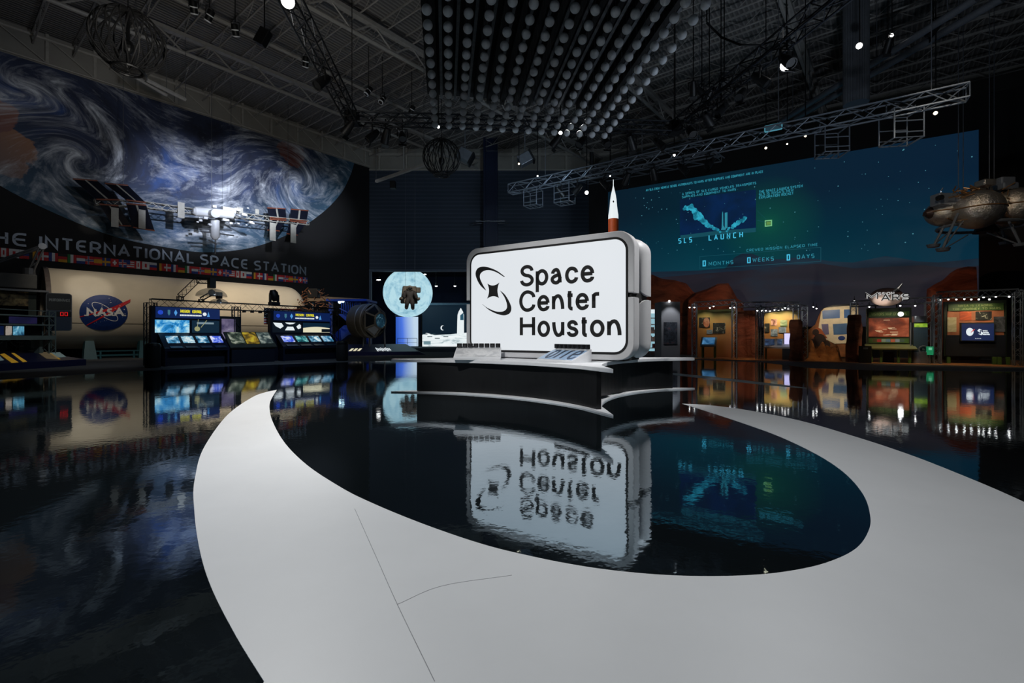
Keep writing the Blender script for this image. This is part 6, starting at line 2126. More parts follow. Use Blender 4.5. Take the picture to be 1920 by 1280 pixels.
# ------------------------------------------------------------------ video booth at the right
VB = 1.6
c0 = bl_(1771, 672, VB)
vb = thing('video_booth', 'tall green-framed exhibit board with posters and dark blue video screen', 'exhibit board', BF.sub(c0.x, VB))
V = lambda px: bl_(px, 620, VB).x - c0.x
zz = lambda py: bl_(1830, py, VB).z
x0, x1 = 0, V(1888)
obj('frame', MB().box(x0, x1, .05, .3, zz(669), zz(564)), M_DGRN, vb)
obj('mars_backdrop', MB().box(x0 + .12, x1 - .12, 0, .05, zz(628), zz(581)), mat('mars_orange_print', (.34, .12, .05, 1), .6, var=.4, scale=1.2), vb)
hd = obj('header', MB().box(x0 + .15, x1 - .15, -.06, .05, zz(582), zz(569)), M_GRN, vb)
M_PGL = mat('pale_green_letter', rgb(130, 150, 90), .6)
obj('lettering', text(text(MB(), 'NASA IS LEADING', V(1796), zz(574.5), zz(570.5) - zz(574.5), V(1860) - V(1796), .17, .2, .4, -.07, -.06), 'THE JOURNEY TO MARS', V(1785), zz(580.5), zz(576.5) - zz(580.5), V(1876) - V(1785), .17, .2, .4, -.07, -.06), M_PGL, hd)
obj('lower_panel', MB().box(x0 + .05, x1 - .05, 0, .05, zz(668), zz(628)), mat('dark_blue_panel', rgb(10, 18, 30), .5), vb)
for xa_, ya_, xb_, yb_, m in ((1799, 584, 1821, 600, M_PIC[0]), (1829, 584, 1859, 600, M_PIC[1]), (1776, 594, 1793, 622, picture('poster_cream', [(.4, rgb(150, 140, 100)), (.6, rgb(196, 190, 150))], 1.0)), (1863, 594, 1884, 622, picture('poster_astronaut', [(.42, rgb(16, 18, 24)), (.58, rgb(80, 84, 88))], 2.0))):
    obj('poster', MB().box(V(xa_), V(xb_), -.04, 0, zz(yb_), zz(ya_)), m, vb)
tv = obj('video_screen', MB().box(V(1799), V(1863), -.2, 0, zz(639.5), zz(604.5)), mat('tv_bezel', rgb(40, 44, 30), .5), vb)
obj('display', MB().box(V(1801), V(1861), -.22, -.2, zz(638), zz(606.5)), glow('tv_blue', rgb(12, 32, 72), 1.0), tv)
cxx, czz = V(1816), zz(622)
obj('moon_picture', MB().prism([(cxx + (V(1823) - V(1816)) * math.cos(k), czz + (zz(614.5) - zz(622)) * math.sin(k)) for k in [2 * PI * j / 22 for j in range(22)]], -.23, -.22), M_WGL, tv)
obj('red_swoosh', MB().stroke([(V(1818), zz(623)), (V(1822), zz(619.5)), (V(1825), zz(617))], [.02, .05, .03], -.24, -.23), glow('tv_red', rgb(200, 60, 60), 1.0), tv)
lg = MB()
for k, (wd, b) in enumerate((('SPACE', 1849), ('CENTER', 1851), ('HOUSTON', 1853))):
    text(lg, wd, V(1840), zz(621.5 + k * 3.2), zz(619) - zz(621.5), V(b) - V(1840), .24, .3, .4, -.24, -.22)
text(lg, 'NASA', V(1826), zz(635), zz(634) - zz(635.2), V(1837) - V(1826), .25, .3, .5, -.24, -.22)
lg.stroke([(V(1838.5), zz(619)), (V(1834), zz(617.5)), (V(1832), zz(620)), (V(1834.5), zz(623))], [.01, .06, .08, .01], -.24, -.22)
lg.stroke([(V(1832), zz(625.5)), (V(1837), zz(627)), (V(1839), zz(624.5)), (V(1836.5), zz(621))], [.01, .06, .08, .01], -.24, -.22)
obj('screen_lettering', lg, M_WGL, tv)
for a in (1776, 1857, 1866, 1882):
    obj('leg', MB().box(V(a), V(a) + .16, -.35 if a > 1800 else .05, -.2 if a > 1800 else .3, 0, zz(668)), M_GRN, vb)
obj('leg_panel', MB().box(V(1868), V(1881), -.3, -.2, 0, zz(670)), M_MATTE, vb)

# ------------------------------------------------------------------ booth trusses with small lamps
lamp_proto = None


def lamp_row(frame, pts, label, group):
    global lamp_proto
    for p in pts:
        f_ = frame.sub(*p)
        if lamp_proto is None:
            lamp_proto = thing('booth_lamp', label, 'lamp', f_, group)
            obj('stem', MB().cyl((0, 0, .12), (0, 0, .3), .015, n=5), M_BLACK, lamp_proto)
            obj('shade', MB().cyl((0, 0, .02), (0, 0, .13), .06, .035, 10), M_BLACK, lamp_proto)
            obj('bulb', MB().sph((0, -.01, .0), .042, 8, 6), M_LAMP, lamp_proto)
        else:
            dup(lamp_proto, f_.M, label, group)


def booth_truss(lab, posts, beams, lyp, lamps, lamplab, r=.03):
    c0 = bl_(posts[0][0], 650, lyp)
    f_ = BF.sub(c0.x, lyp)
    t = thing('booth_truss', lab, 'truss', f_)
    spans = []
    for px, yt in posts:
        v = bl_(px, yt, lyp)
        spans.append((Vector((v.x - c0.x, 0, 0.012)), Vector((v.x - c0.x, 0, v.z)), .3, .3, .35))
    for (a, ya), (b, yb) in beams:
        p, q = bl_(a, ya, lyp), bl_(b, yb, lyp)
        spans.append((Vector((p.x - c0.x, 0, p.z)), Vector((q.x - c0.x, 0, q.z)), .3, .34, .36))
    truss_parts(t, spans, M_TRUSS, r, .014)
    L = []
    for px, py in lamps:
        v = bl_(px, py, lyp - .1)
        L.append((v.x, lyp - .1, v.z))
    lamp_row(BF, L, lamplab, lamplab)


booth_truss('silver lattice truss frame over the first Mars panel and red rock wall', [(1302, 570), (1377, 566), (1422, 572)], [((1302, 571), (1378, 566)), ((1378, 571), (1500, 571))], .9,
            [(1293, 576), (1302, 576), (1331, 577), (1338, 574), (1369, 577), (1377, 576)], 'tiny white lamp on the truss over the first Mars panel')
booth_truss('silver lattice truss frame over the white console', [(1427, 578), (1492, 572), (1509, 576)], [((1427, 582), (1492, 574)), ((1492, 574), (1512, 578))], 1.0,
            [(1420, 582), (1428, 582), (1436, 582), (1444, 583), (1452, 581), (1460, 582), (1467, 580), (1472, 577), (1478, 579)], 'tiny white lamp on the truss over the white console')
booth_truss('silver lattice truss behind the visitors map board', [(1600, 566), (1741, 566), (1754, 556)], [((1596, 570), (1756, 562))], 1.6,
            [(1602, 564), (1525, 575), (1531, 578), (1630, 575), (1688, 573), (1716, 573)], 'tiny white lamp near the visitors map board')
booth_truss('silver lattice truss frame over the video booth', [(1757, 553), (1908, 548), (1932, 560)], [((1757, 553), (1908, 548)), ((1908, 548), (1940, 560))], .5,
            [(1764, 562), (1778, 561), (1793, 561), (1808, 560.5), (1821, 561), (1835, 561), (1855, 561), (1844, 557), (1867, 556), (1892, 556)], 'tiny white lamp on the truss over the video booth')
q = bl_(1687, 589, .55)
t = thing('glare_lamp', 'bright glaring spot lamp in front of the visitors map heading', 'lamp', BF.sub(q.x, .3, q.z))
obj('shade', MB().cyl((0, .0, .0), (0, .22, .05), .1, .07, 12), M_BLACK, t)
obj('bulb', MB().sph((0, -.05, 0), .13, 12, 8), M_LAMP, t, smooth=True)
obj('arm', MB().tube([(0, .2, .05), (0, .35, .35), (0, .5, .42)], .02, 5), M_BLACK, t)


def bspot(px, py, ly, tx_, ty_, tly, p, deg, col=(1, .86, .62)):
    spot(BF.w(*bl_(px, py, ly)), BF.w(*bl_(tx_, ty_, tly)), p * (1.0 if p > 200 else 2.2), deg, col, .8, .06)


bspot(1325, 576, 1.4, 1322, 612, 2.6, 26, 75)
bspot(1355, 576, 1.4, 1352, 622, 2.6, 22, 75)
bspot(1450, 582, 1.6, 1450, 605, 2.6, 55, 80)
bspot(1474, 580, 1.6, 1474, 605, 2.6, 55, 80)
bspot(1400, 575, 1.5, 1400, 640, 3.0, 22, 80, (1, .5, .35))
bspot(1560, 560, 1.0, 1570, 610, 4.2, 150, 60, (1, .84, .62))
bspot(1540, 600, -.5, 1540, 672, 1.5, 30, 70, (1, .7, .35))
bspot(1667, 560, -1.6, 1667, 640, .8, 60, 70)
bspot(1635, 605, -1.6, 1653, 563, .5, 130, 22, (1, .95, .9))
bspot(1810, 560, .2, 1810, 600, 1.6, 42, 80, (1, .8, .55))
bspot(1850, 560, .2, 1850, 600, 1.6, 30, 80, (1, .8, .55))
bspot(1725, 575, -.6, 1725, 650, .6, 30, 60, (.9, .95, 1))
bspot(1400, 600, -.3, 1400, 672, 1.0, 24, 90, (1, .6, .25))
bspot(1700, 570, -1.5, 1690, 690, -.2, 60, 90, (1, .66, .3))
bspot(1840, 575, -1.0, 1840, 690, .2, 50, 90, (1, .66, .3))
bspot(1560, 480, 2.0, 1350, 560, 6.4, 350, 60, (1, .5, .35))
bspot(1600, 480, 1.0, 1800, 530, 6.6, 420, 50, (1, .45, .3))
bspot(1420, 500, 1.0, 1255, 570, 7.0, 350, 60, (1, .5, .35))


# ================================================================== OVERHEAD
# ------------------------------------------------------------------ grid of hanging white balls
SZ = 11.1
p00 = at(816, 233.8, F * (SZ - CH) / (HY - 233.8))
p10 = at(1133.5, 254, F * (SZ - CH) / (HY - 254))
p01 = at(800, 17.8, F * (SZ - CH) / (HY - 17.8))
rv_, cv_ = (p10 - p00) / 13, (p01 - p00) / 11
ball0 = None
rnd = random.Random(31)
M_BALL = mat('matte_ball_grey', (.60, .63, .66, 1), .55, var=.04)
PZ = 12.35
for c in range(14):
    for r in range(-0, 16):
        p = p00 + rv_ * c + cv_ * r
        if HY - F * (p.z - CH) / p.y < -14:
            continue
        p.z += rnd.uniform(-.006, .006)
        if c == 7 and r == 1:
            p += Vector((.09, 0, 0))
        if ball0 is None:
            ball0 = thing('hanging_ball', 'matte white ball hanging on a wire in the big overhead grid', 'ball', p, 'grid of hanging white balls')
            obj('ball', MB().sph((0, 0, 0), .148, 20, 12), M_BALL, ball0, smooth=True)
            obj('wire', MB().cyl((0, 0, .14), (0, 0, PZ - SZ + .008), .006, n=4, caps=False), M_CABLE, ball0)
        else:
            dup(ball0, Matrix.Translation(p), 'matte white ball hanging on a wire in the big overhead grid')
fo = p00 + rv_ * -0.6 + cv_ * -0.4
GFx = Fr((fo.x, fo.y, 0), math.degrees(math.atan2(rv_.y, rv_.x)))
gt = thing('ball_grid_frame', 'wide black overhead frame with grey rails that carries the hanging balls', 'frame', GFx)
wid, dep = rv_.length * 14.2, cv_.length * 18
obj('panel', MB().box(0, wid, -dep, .2, PZ + .35, PZ + .5), M_MATTE, gt)
for c in range(14):
    a = Vector((rv_.length * (.6 + c), -cv_.length * .0, 0))
    x = rv_.length * (c + 1.05)
    obj('rail', MB().box(x - .055, x + .055, -dep, .1, PZ + .12, PZ + .35), mat('rail_grey', rgb(100, 104, 108), .45, .4, var=.3, scale=6), gt)
    obj('winch_row', MB().box(rv_.length * (.6 + c) - .1, rv_.length * (.6 + c) + .1, -dep, .0, PZ, PZ + .35), M_MATTE, gt)
for xx, yy in ((.3, -.3), (wid - .3, -.3), (.3, -dep + .5), (wid - .3, -dep + .5)):
    obj('hanger', MB().cyl((xx, yy, PZ + .5), (xx, yy, ROOF - .01), .02, n=5), M_CABLE, gt)

# ------------------------------------------------------------------ dark truss ring
TZ = 12.7
lc_, rc_ = at(660, 222, F * (TZ - CH) / (HY - 222)), at(1266, 240, F * (TZ - CH) / (HY - 240))
ln_, rn_ = at(545, 0, F * (TZ - CH) / HY), at(1560, 0, F * (TZ - CH) / HY)
ln_ = lc_ + (ln_ - lc_) * 2.0
rn_ = rc_ + (rn_ - rc_) * 2.0
dr = thing('dark_truss_ring', 'large dark square stage truss ring hung around the grid of balls', 'truss', (0, 0, 0))
truss_parts(dr, [(lc_, rc_, .5, .5, .5), (lc_, ln_, .55, .55, .6), (rc_, rn_, .55, .55, .6)], mat('truss_dark_metal', rgb(30, 34, 40), .45, .5), .045, .022)
cbm = MB()
for p in (lc_, rc_, (lc_ + ln_) / 2, (rc_ + rn_) / 2):
    cbm.cyl(p + Vector((0, 0, .2)), Vector((p.x, p.y, ROOF - .01)), .02, n=5)
obj('chain', cbm, M_BLACK, dr)
objs('corner_block', MB().box(lc_.x - .3, lc_.x + .3, lc_.y - .3, lc_.y + .3, lc_.z - .3, lc_.z + .3).box(rc_.x - .3, rc_.x + .3, rc_.y - .3, rc_.y + .3, rc_.z - .3, rc_.z + .3), M_BLACK, dr)
obj('cable_swag', MB().tube([(rc_.x - .2, rc_.y - 4.5, TZ + 2.6), (rc_.x + .4, rc_.y - 4.6, TZ + 1.9), (rc_.x + 1.1, rc_.y - 4.8, TZ + 1.45), (rc_.x + 1.9, rc_.y - 5.0, TZ + 1.3), (rc_.x + 2.6, rc_.y - 5.2, TZ + 1.4)], .05, 6).cyl((rc_.x - .2, rc_.y - 4.5, TZ + 2.6), (rc_.x - .2, rc_.y - 4.5, ROOF - .01), .03, n=5).cyl((rc_.x + 2.6, rc_.y - 5.2, TZ + 1.4), (rc_.x + 2.6, rc_.y - 5.2, TZ), .04, n=5), M_BLACK, dr)

# ------------------------------------------------------------------ silver trusses in front of the projection
sa, sb = at(957, 355, 34.0), at(1815, 172, 20.6)
M_STR = mat('truss_silver', rgb(105, 112, 120), .45, .6)
st = thing('silver_truss', 'long silver box truss running in front of the projected night sky', 'truss', (0, 0, 0))
truss_parts(st, [(sa, sb, .62, .62, .75)], M_STR, .045, .026)
cbm = MB()
for k in (.12, .4, .7, .95):
    p = sa.lerp(sb, k)
    cbm.cyl(p + Vector((0, 0, .3)), Vector((p.x, p.y, ROOF - .01)), .02, n=5)
obj('cable', cbm, M_CABLE, st)
s2 = thing('silver_truss', 'shorter silver ladder truss behind the long silver truss', 'truss', (0, 0, 0))
p, q = at(1096, 338, 36.5), at(1348, 293, 30.0)
p2, q2 = at(1110, 318, 36.8), at(1312, 262, 30.6)
truss_parts(s2, [(p, q, 1.1, .35, 1.0), (p2, q2, .6, .4, .9)], M_STR, .04, .022)
obj('end_frame', MB().cyl(q, q2, .04, n=6).cyl(q + Vector((.5, .3, 0)), q2 + Vector((.3, .3, 0)), .04, n=6).cyl(p, p2, .04, n=6), M_STR, s2)
obj('cable', MB().cyl(p2, Vector((p2.x, p2.y, ROOF - .01)), .02, n=5).cyl(q2, Vector((q2.x, q2.y, ROOF - .01)), .02, n=5), M_CABLE, s2)
for i, (pa, pb, y0, y1, lab) in enumerate(((982, 1016, 356, 386, 'open silver box frame at the silver truss end nearest the blue column'), (1039, 1077, 347, 380, 'second open silver box frame from the truss end nearest the blue column'),
                                          (1547, 1589, 236, 284, 'open silver box frame hanging over the top edge of the projection'), (1677, 1727, 202, 258, 'open silver box frame nearest the lander end of the long silver truss'))):
    k = ((pa + pb) / 2 - 957) / (1815 - 957)
    Yk = 34.0 * 20.6 / (20.6 + (34 - 20.6) * k) if False else 1 / ((1 - k) / 34.0 + k / 20.6)
    a, b = at(pa, y1, Yk), at(pb, y0, Yk)
    f_ = Fr((a.x, Yk, a.z), -32 if i < 2 else -8)
    W, H = (b.x - a.x) * (.8 if i < 2 else 1.0), b.z - a.z
    t = thing('box_frame', lab, 'frame', f_)
    D = W * .9
    for nm, P_ in (('front_frame', [(0, 0, 0), (W, 0, 0), (W, 0, H), (0, 0, H)]), ('rear_frame', [(0, D, 0), (W, D, 0), (W, D, H), (0, D, H)])):
        obj(nm, MB().tube(P_, .04, 5, True).cyl((0, P_[0][1], H * .55), (W, P_[0][1], H * .55), .03, n=5).cyl((0, P_[0][1], H * .18), (W, P_[0][1], H * .18), .03, n=5), M_STR, t)
    objs('cross_bar', MB().cyl((0, 0, 0), (0, D, 0), .04, n=5).cyl((W, 0, 0), (W, D, 0), .04, n=5).cyl((0, 0, H), (0, D, H), .04, n=5).cyl((W, 0, H), (W, D, H), .04, n=5).cyl((W * .33, 0, 0), (W * .33, D, 0), .03, n=5).cyl((W * .66, 0, 0), (W * .66, D, 0), .03, n=5).cyl((0, D / 2, H), (0, D / 2, H + .35), .03, n=5).cyl((W, D / 2, H), (W, D / 2, H + .35), .03, n=5), M_STR, t)
a = at(1450, 239.5, 24.6)
t = thing('glowing_plate', 'small pale cyan rounded plate clamped on the long silver truss', 'plate', Fr(a, -31))
obj('rim', MB().prism(rrect(-.42, .42, -.18, .18, .07), -.05, 0), glow('plate_rim_cyan', rgb(70, 132, 150), 1.0), t)
obj('face', MB().prism(rrect(-.37, .37, -.13, .13, .05), -.07, -.05), glow('plate_face', rgb(30, 52, 62), 1.0), t)
obj('clamp', MB().box(-.06, .06, 0, .3, -.08, .08), M_BLACK, t)

# ------------------------------------------------------------------ wire ball cages
cage0 = None
for px, py, Y, lab in ((240, 76, 18.0, 'black wire ball cage hanging before the top edge of the Earth mural'), (828, 295, 29.8, 'black wire ball cage hanging between the mural and the dark blue column')):
    p = at(px, py, Y)
    if cage0 is None:
        t = cage0 = thing('wire_ball_cage', lab, 'hanging cage', p)
        R = 1.2
        mb = MB()
        for s in (1, -1):
            for k in range(16):
                pts = []
                for j in range(15):
                    v = PI * (j / 14 - .5) * .97
                    a = 2 * PI * k / 16 + s * .5 * (j / 14)
                    pts.append((R * math.cos(a) * math.cos(v), R * math.sin(a) * math.cos(v), R * math.sin(v) * .96))
                mb.tube(pts, .026, 4)
        obj('wire_cage', mb, M_MATTE, t)
        obj('core_lamp', MB().cyl((0, 0, -.9), (0, 0, 1.1), .06, n=8).sph((0, 0, -.25), (.2, .2, .28), 12, 8), M_BLACK, t)
        obj('bottom_ring', MB().tube([(.5 * math.cos(k), .5 * math.sin(k), -1.14) for k in [2 * PI * j / 20 for j in range(20)]], .05, 6, True), M_BLACK, t)
        obj('cable', MB().cyl((0, 0, 1.1), (0, 0, ROOF - p.z - .01), .02, n=5), M_BLACK, t)
    else:
        dup(cage0, Matrix.Translation(p), lab, None)

# ------------------------------------------------------------------ stage lights
can0 = None


def can(px, py, z, rot, label, group):
    """White-banded spot can hung from a roof girder."""
    global can0
    Y = F * (z - CH) / (HY - py)
    p = at(px, py, Y)
    M_ = Matrix.Translation(p) @ Matrix.Rotation(rot, 4, 'Z')
    if can0 is None:
        can0 = thing('spot_can', label, 'stage light', p, group)
        can0.matrix_world = M_
        T = Matrix.Rotation(.6, 3, 'X')
        bd = MB().lathe([(0, .34), (.15, .34), (.19, .28), (.19, -.3), (.15, -.34), (0, -.32)], n=16).warp(lambda q: T @ q)
        obj('body', bd, M_BLACK, can0, smooth=True)
        obj('white_band', MB().lathe([(.197, .06), (.197, .0)], n=16).warp(lambda q: T @ q), M_WHITE, can0)
        obj('white_band', MB().lathe([(.20, -.27), (.20, -.33), (.15, -.345)], n=16).warp(lambda q: T @ q), M_WHITE, can0)
        obj('yoke', MB().tube([(-.22, 0, 0), (-.22, 0, .5), (.22, 0, .5), (.22, 0, 0)], .025, 5).cyl((0, 0, .5), (0, 0, ROOF - 20.1), .03, n=5), M_BLACK, can0)
    else:
        dup(can0, M_, label, group)


for i, (px, py, z, rt_) in enumerate(((363, 14, 20.1, .4), (393, 30, 20.1, 1.2), (441, 57, 20.1, .2), (573, 116, 20.1, .5), (691, 171, 19.6, 2.0), (717, 187, 19.6, 2.6), (772, 206, 19.4, 1.0))):
    can(px, py, z, rt_, ('black spot can with white bands, nearest the top left wire cage', 'second black spot can along the roof beam right of the cage', 'third black spot can, just left of the black loudspeaker',
                         'lone black spot can on the beam left of the dark truss arm', 'spot can with bright bands right of the dark truss arm', 'spot can close behind its neighbour right of the truss arm', 'small spot can nearest the left edge of the ball grid')[i], 'spot cans on the roof beam')
bm_a, bm_b = at(300, -17, F * 19.5 / (HY + 17)), at(800, 225, F * 19.5 / (HY - 225))
struct('ceiling_beam', MB().cyl(bm_a + (bm_a - bm_b) * .2, bm_b, .11, n=10), M_JOIST)
Y = F * (20.2 - CH) / (HY - 70)
p = at(493, 70, Y)
t = thing('loudspeaker', 'black box loudspeaker hung tilted from the roof beam', 'loudspeaker', p)
obj('cabinet', MB().box(-.32, .32, -.25, .25, -.5, .5, Matrix.Rotation(.5, 4, 'Y')), M_BLACK, t, bevel=.04)
obj('bracket', MB().cyl((.1, 0, .4), (.1, 0, ROOF - 20.21), .04, n=6), M_BLACK, t)
fx0 = None


def fixture(p, rot, label, group, sc_=1.0):
    global fx0
    M_ = Matrix.Translation(p) @ Matrix.Rotation(rot, 4, 'Z') @ Matrix.Scale(sc_, 4)
    if fx0 is None:
        fx0 = thing('stage_light', label, 'stage light', p, group)
        fx0.matrix_world = M_
        T = Matrix.Rotation(.75, 3, 'X')
        obj('body', MB().lathe([(0, .42), (.12, .42), (.17, .2), (.2, -.1), (.21, -.34), (.17, -.34), (.16, -.28), (0, -.28)], n=14).warp(lambda q: T @ q + Vector((0, 0, -.5))), M_BLACK, fx0, smooth=True)
        obj('yoke', MB().tube([(-.25, 0, -.5), (-.25, 0, -.1), (.25, 0, -.1), (.25, 0, -.5)], .03, 5).cyl((0, 0, -.1), (0, 0, .40), .035, n=6), M_BLACK, fx0)
        obj('clamp_bar', MB().cyl((-.36, 0, .13), (.36, 0, .13), .03, n=6).cyl((0, -.36, .13), (0, .36, .13), .03, n=6), M_BLACK, fx0)
        obj('barn_door', MB().box(-.2, .2, -.01, .01, -.5, -.33).warp(lambda q: T @ (q + Vector((0, -.22, 0))) + Vector((0, 0, -.5))), M_BLACK, fx0)
    else:
        dup(fx0, M_, label, group)


def along(a, b, k, dz=-.38):
    p = a.lerp(b, k)
    return p + Vector((0, 0, dz))


G1 = 'unlit stage lights on the dark truss ring'
for k in (.06, .10, .15, .62, .70, .78, .86, .95):
    fixture(along(lc_, rc_, k), rnd.uniform(0, 6), 'unlit black stage light hanging from the rear run of the dark truss ring', G1)
for k in (.08, .15, .2, .27, .33, .40):
    fixture(along(rc_, rn_, k), rnd.uniform(0, 6), 'unlit black stage light hanging from the right arm of the dark truss ring', G1 + ', right arm')
for k in (.05, .30):
    fixture(along(lc_, ln_, k), rnd.uniform(0, 6), 'unlit black stage light hanging from the left arm of the dark truss ring', G1 + ', left arm')
for k in (.17, .22, .3, .36, .43, .5, .56):
    fixture(along(sa, sb, k, -.45), rnd.uniform(0, 6), 'unlit black stage light hanging under the long silver truss', 'stage lights under the long silver truss')
for px, py, z in ((1300, 150, 16), (1316, 158, 16), (1330, 160, 16), (1352, 146, 16), (1358, 138, 16.2), (1665, 70, 18.5), (1750, 40, 18.5)):
    Y = F * (z - CH) / (HY - py)
    p = at(px, py, Y)
    fixture(p, rnd.uniform(0, 6), 'unlit black stage light hanging high under the roof on the right', 'stage lights under the right roof')
    tag(obj('hanger_pole', MB().cyl(p + Vector((0, 0, .1)), (p.x, p.y, ROOF - .01), .03, n=6), M_BLACK), 'thin black hanger pole above an unlit stage light under the roof', 'pole', 'hanger poles under the right roof')


def lit(px, py, z, r, label, k=14, warm=False):
    Y = F * (z - CH) / (HY - py)
    p = at(px, py, Y)
    t = thing('lit_stage_light', label, 'stage light', p)
    d = (Vector((0, 4, 1)) - p).normalized()
    T = d.to_track_quat('Z', 'Y').to_matrix()
    obj('body', MB().lathe([(0, -r * 3), (r * .8, -r * 3), (r * 1.2, -r * 1.2), (r * 1.25, 0), (r * 1.1, 0)], n=16, M=T), M_BLACK, t, smooth=True)
    obj('lens', MB().lathe([(r, -.02), (r * .6, .0), (0, .01)], n=16, M=T), M_WARM if warm else M_LAMP, t)
    obj('hanger', MB().cyl(T @ Vector((0, 0, -r * 2)), (0, 0, ROOF - .01 - p.z), .03, n=5), M_BLACK, t)


lit(540, 3, 12.2, .2, 'bright glowing stage light at the top edge, left of the ball grid')
lit(1473, 123, 12.4, .2, 'brightest glowing stage light, on the right arm of the dark truss')
lit(1611, 86, 17.5, .15, 'small glowing lamp in front of the grey fluted duct')
lit(1672, 66, 18.6, .09, 'tiny glowing lamp right of the fluted duct top')
lit(1754, 212, 13.5, .09, 'small warm lamp above the right end of the projection', warm=True)
lit(1436, 277.5, 13.6, .07, 'small warm lamp under the middle of the silver truss', warm=True)
lit(1476, 270, 13.6, .05, 'tiny warm lamp just right of the middle of the silver truss', warm=True)
lit(1510, 255, 13.6, .06, 'tiny warm lamp left of the third box frame', warm=True)
lit(1264, 291, 12.6, .07, 'tiny lamp below the shorter silver ladder truss')
lit(1051, 249, 12.0, .09, 'tiny white lamp at the lower edge of the ball grid')
lit(973, 307, 13.0, .06, 'tiny warm lamp just right of the blue column top', warm=True)
lit(1008, 330, 12.4, .05, 'tiny white lamp over the left end of the silver truss')
lit(1144, 330, 12.4, .05, 'tiny white lamp above the rocket tip')
lit(1176, 345, 12.0, .09, 'small white lamp right of the rocket tip')
lit(1100, 361, 11.5, .12, 'white lamp under the silver truss left of the rocket')
lit(822, 238, 12.2, .07, 'small white lamp at the lower left corner of the ball grid')
for px, py, z, lab in ((872, 292, 15, 'pale projector box hanging between the wire cage and blue column'), (984, 299, 15, 'pale projector box hanging right of the dark blue column')):
    Y = F * (z - CH) / (HY - py)
    p = at(px, py, Y)
    t = thing('projector', lab, 'projector', p)
    Rm = Matrix.Rotation(.5 if px < 900 else -.5, 4, 'Y')
    obj('body', MB().box(-.5, .5, -.4, .4, -.38, .38, Rm), M_STEEL, t, bevel=.04)
    obj('lens_bar', MB().box(.5, .62, -.45, .45, -.5, .42, Rm), M_BLACK, t)
    obj('pole', MB().cyl((0, 0, .3), (0, 0, ROOF - .01 - p.z), .04, n=6), M_STEEL, t)
# light bar and tubes left of the cage
a, b = at(705, 340, 36), at(795, 309, 33)
t = thing('ceiling_light_bar', 'long pale bar hanging slanted left of the small wire cage', 'bar', (0, 0, 0))
d = (b - a)
obj('bar', MB().tube([a, b], .13, 4), M_JOIST, t)
obj('lamp_head', MB().box(a.lerp(b, .33).x - .2, a.lerp(b, .33).x + .2, a.y - .6, a.y - .2, a.lerp(b, .33).z - .75, a.lerp(b, .33).z - .2), M_BLACK, t)
objs('rod', MB().cyl(a, (a.x, a.y, ROOF - .01), .02, n=5).cyl(b, (b.x, b.y, ROOF - .01), .02, n=5), M_CABLE, t)
tz = MB()
p = at(757, 318, 45)
tag(obj('hanging_tube', MB().cyl(p, (p.x, p.y, ROOF - .01), .07, n=8), M_JOIST), 'pale vertical tube hanging from the roof left of the small cage', 'tube')
for i, (pa, pb) in enumerate((((275, 150), (348, 187)), ((255, 145), (312, 178)))):
    a, b = at(pa[0], pa[1], 30), at(pb[0], pb[1], 32)
    t = thing('ceiling_light_bar', ('pale slanted bar below the top left wire cage', 'shorter pale slanted bar left of its neighbour below the cage')[i], 'bar', (0, 0, 0))
    obj('bar', MB().tube([a, b], .13, 6), M_JOIST, t)
    objs('rod', MB().cyl(a, (a.x, a.y, ROOF - .01), .02, n=5).cyl(b, (b.x, b.y, ROOF - .01), .02, n=5), M_CABLE, t)

# ------------------------------------------------------------------ fluted duct and big diagonal pipes
p = at(1605, 195, 28.0)
fd = MB()
n = 60
prof = [(.64 * (1 + (.035 if k % 2 else -.035)) * math.cos(2 * PI * k / n), .64 * (1 + (.035 if k % 2 else -.035)) * math.sin(2 * PI * k / n)) for k in range(n)]
fd.slab(prof, 0, ROOF - p.z)
tag(obj('fluted_duct', fd, M_STEEL, frame=Fr(p, 0)), 'vertical grey fluted duct rising to the roof above the projection', 'duct')
for i, (pa, pb) in enumerate((((1462, 229), (1832, -4)), ((1492, 222), (1880, -4)))):
    a = at(pa[0], pa[1], F * 16.4 / (HY - pa[1]))
    b = at(pb[0], pb[1], F * 16.4 / (HY - pb[1]))
    t = thing('roof_pipe', ('upper of the two long pale diagonal pipes under the roof', 'lower of the two long pale diagonal pipes under the roof')[i], 'pipe', (0, 0, 0))
    obj('pipe', MB().tube([a, b], .2, 12), M_STEEL, t, smooth=True)
    for k in (.1, .5, .9):
        q = a.lerp(b, k)
        obj('hanger', MB().cyl(q, (q.x, q.y, ROOF - .01), .025, n=5), M_CABLE, t)

# ------------------------------------------------------------------ lander with round tanks at the right edge
LY = 24.0
c0 = at(1832, 393, LY)
LD = Fr((c0.x, LY, c0.z), 0)
ld = thing('lunar_lander', 'hanging lander model with big round silver-gold tanks before the projection', 'lander', LD)
D_ = lambda px, py, dy=0.0: LD.I @ at(px, py, LY + dy)


def mat_foil():
    t = NT('crinkled_gold_foil')
    v = t.coord()
    n = t.noise(v, 5.0, 7.0, .7, .6).outputs[0]
    t.set(t.b, 'Base Color', t.ramp(t.noise(v, 1.1, 3.0).outputs[0], [(.35, (.36, .33, .30, 1)), (.65, (.50, .42, .32, 1))]))
    t.b.inputs['Metallic'].default_value = .9
    t.b.inputs['Roughness'].default_value = .28
    t.set(t.b, 'Normal', t.n('ShaderNodeBump', {'Height': n, 'Distance': .06, 'Strength': .8}))
    return t.m


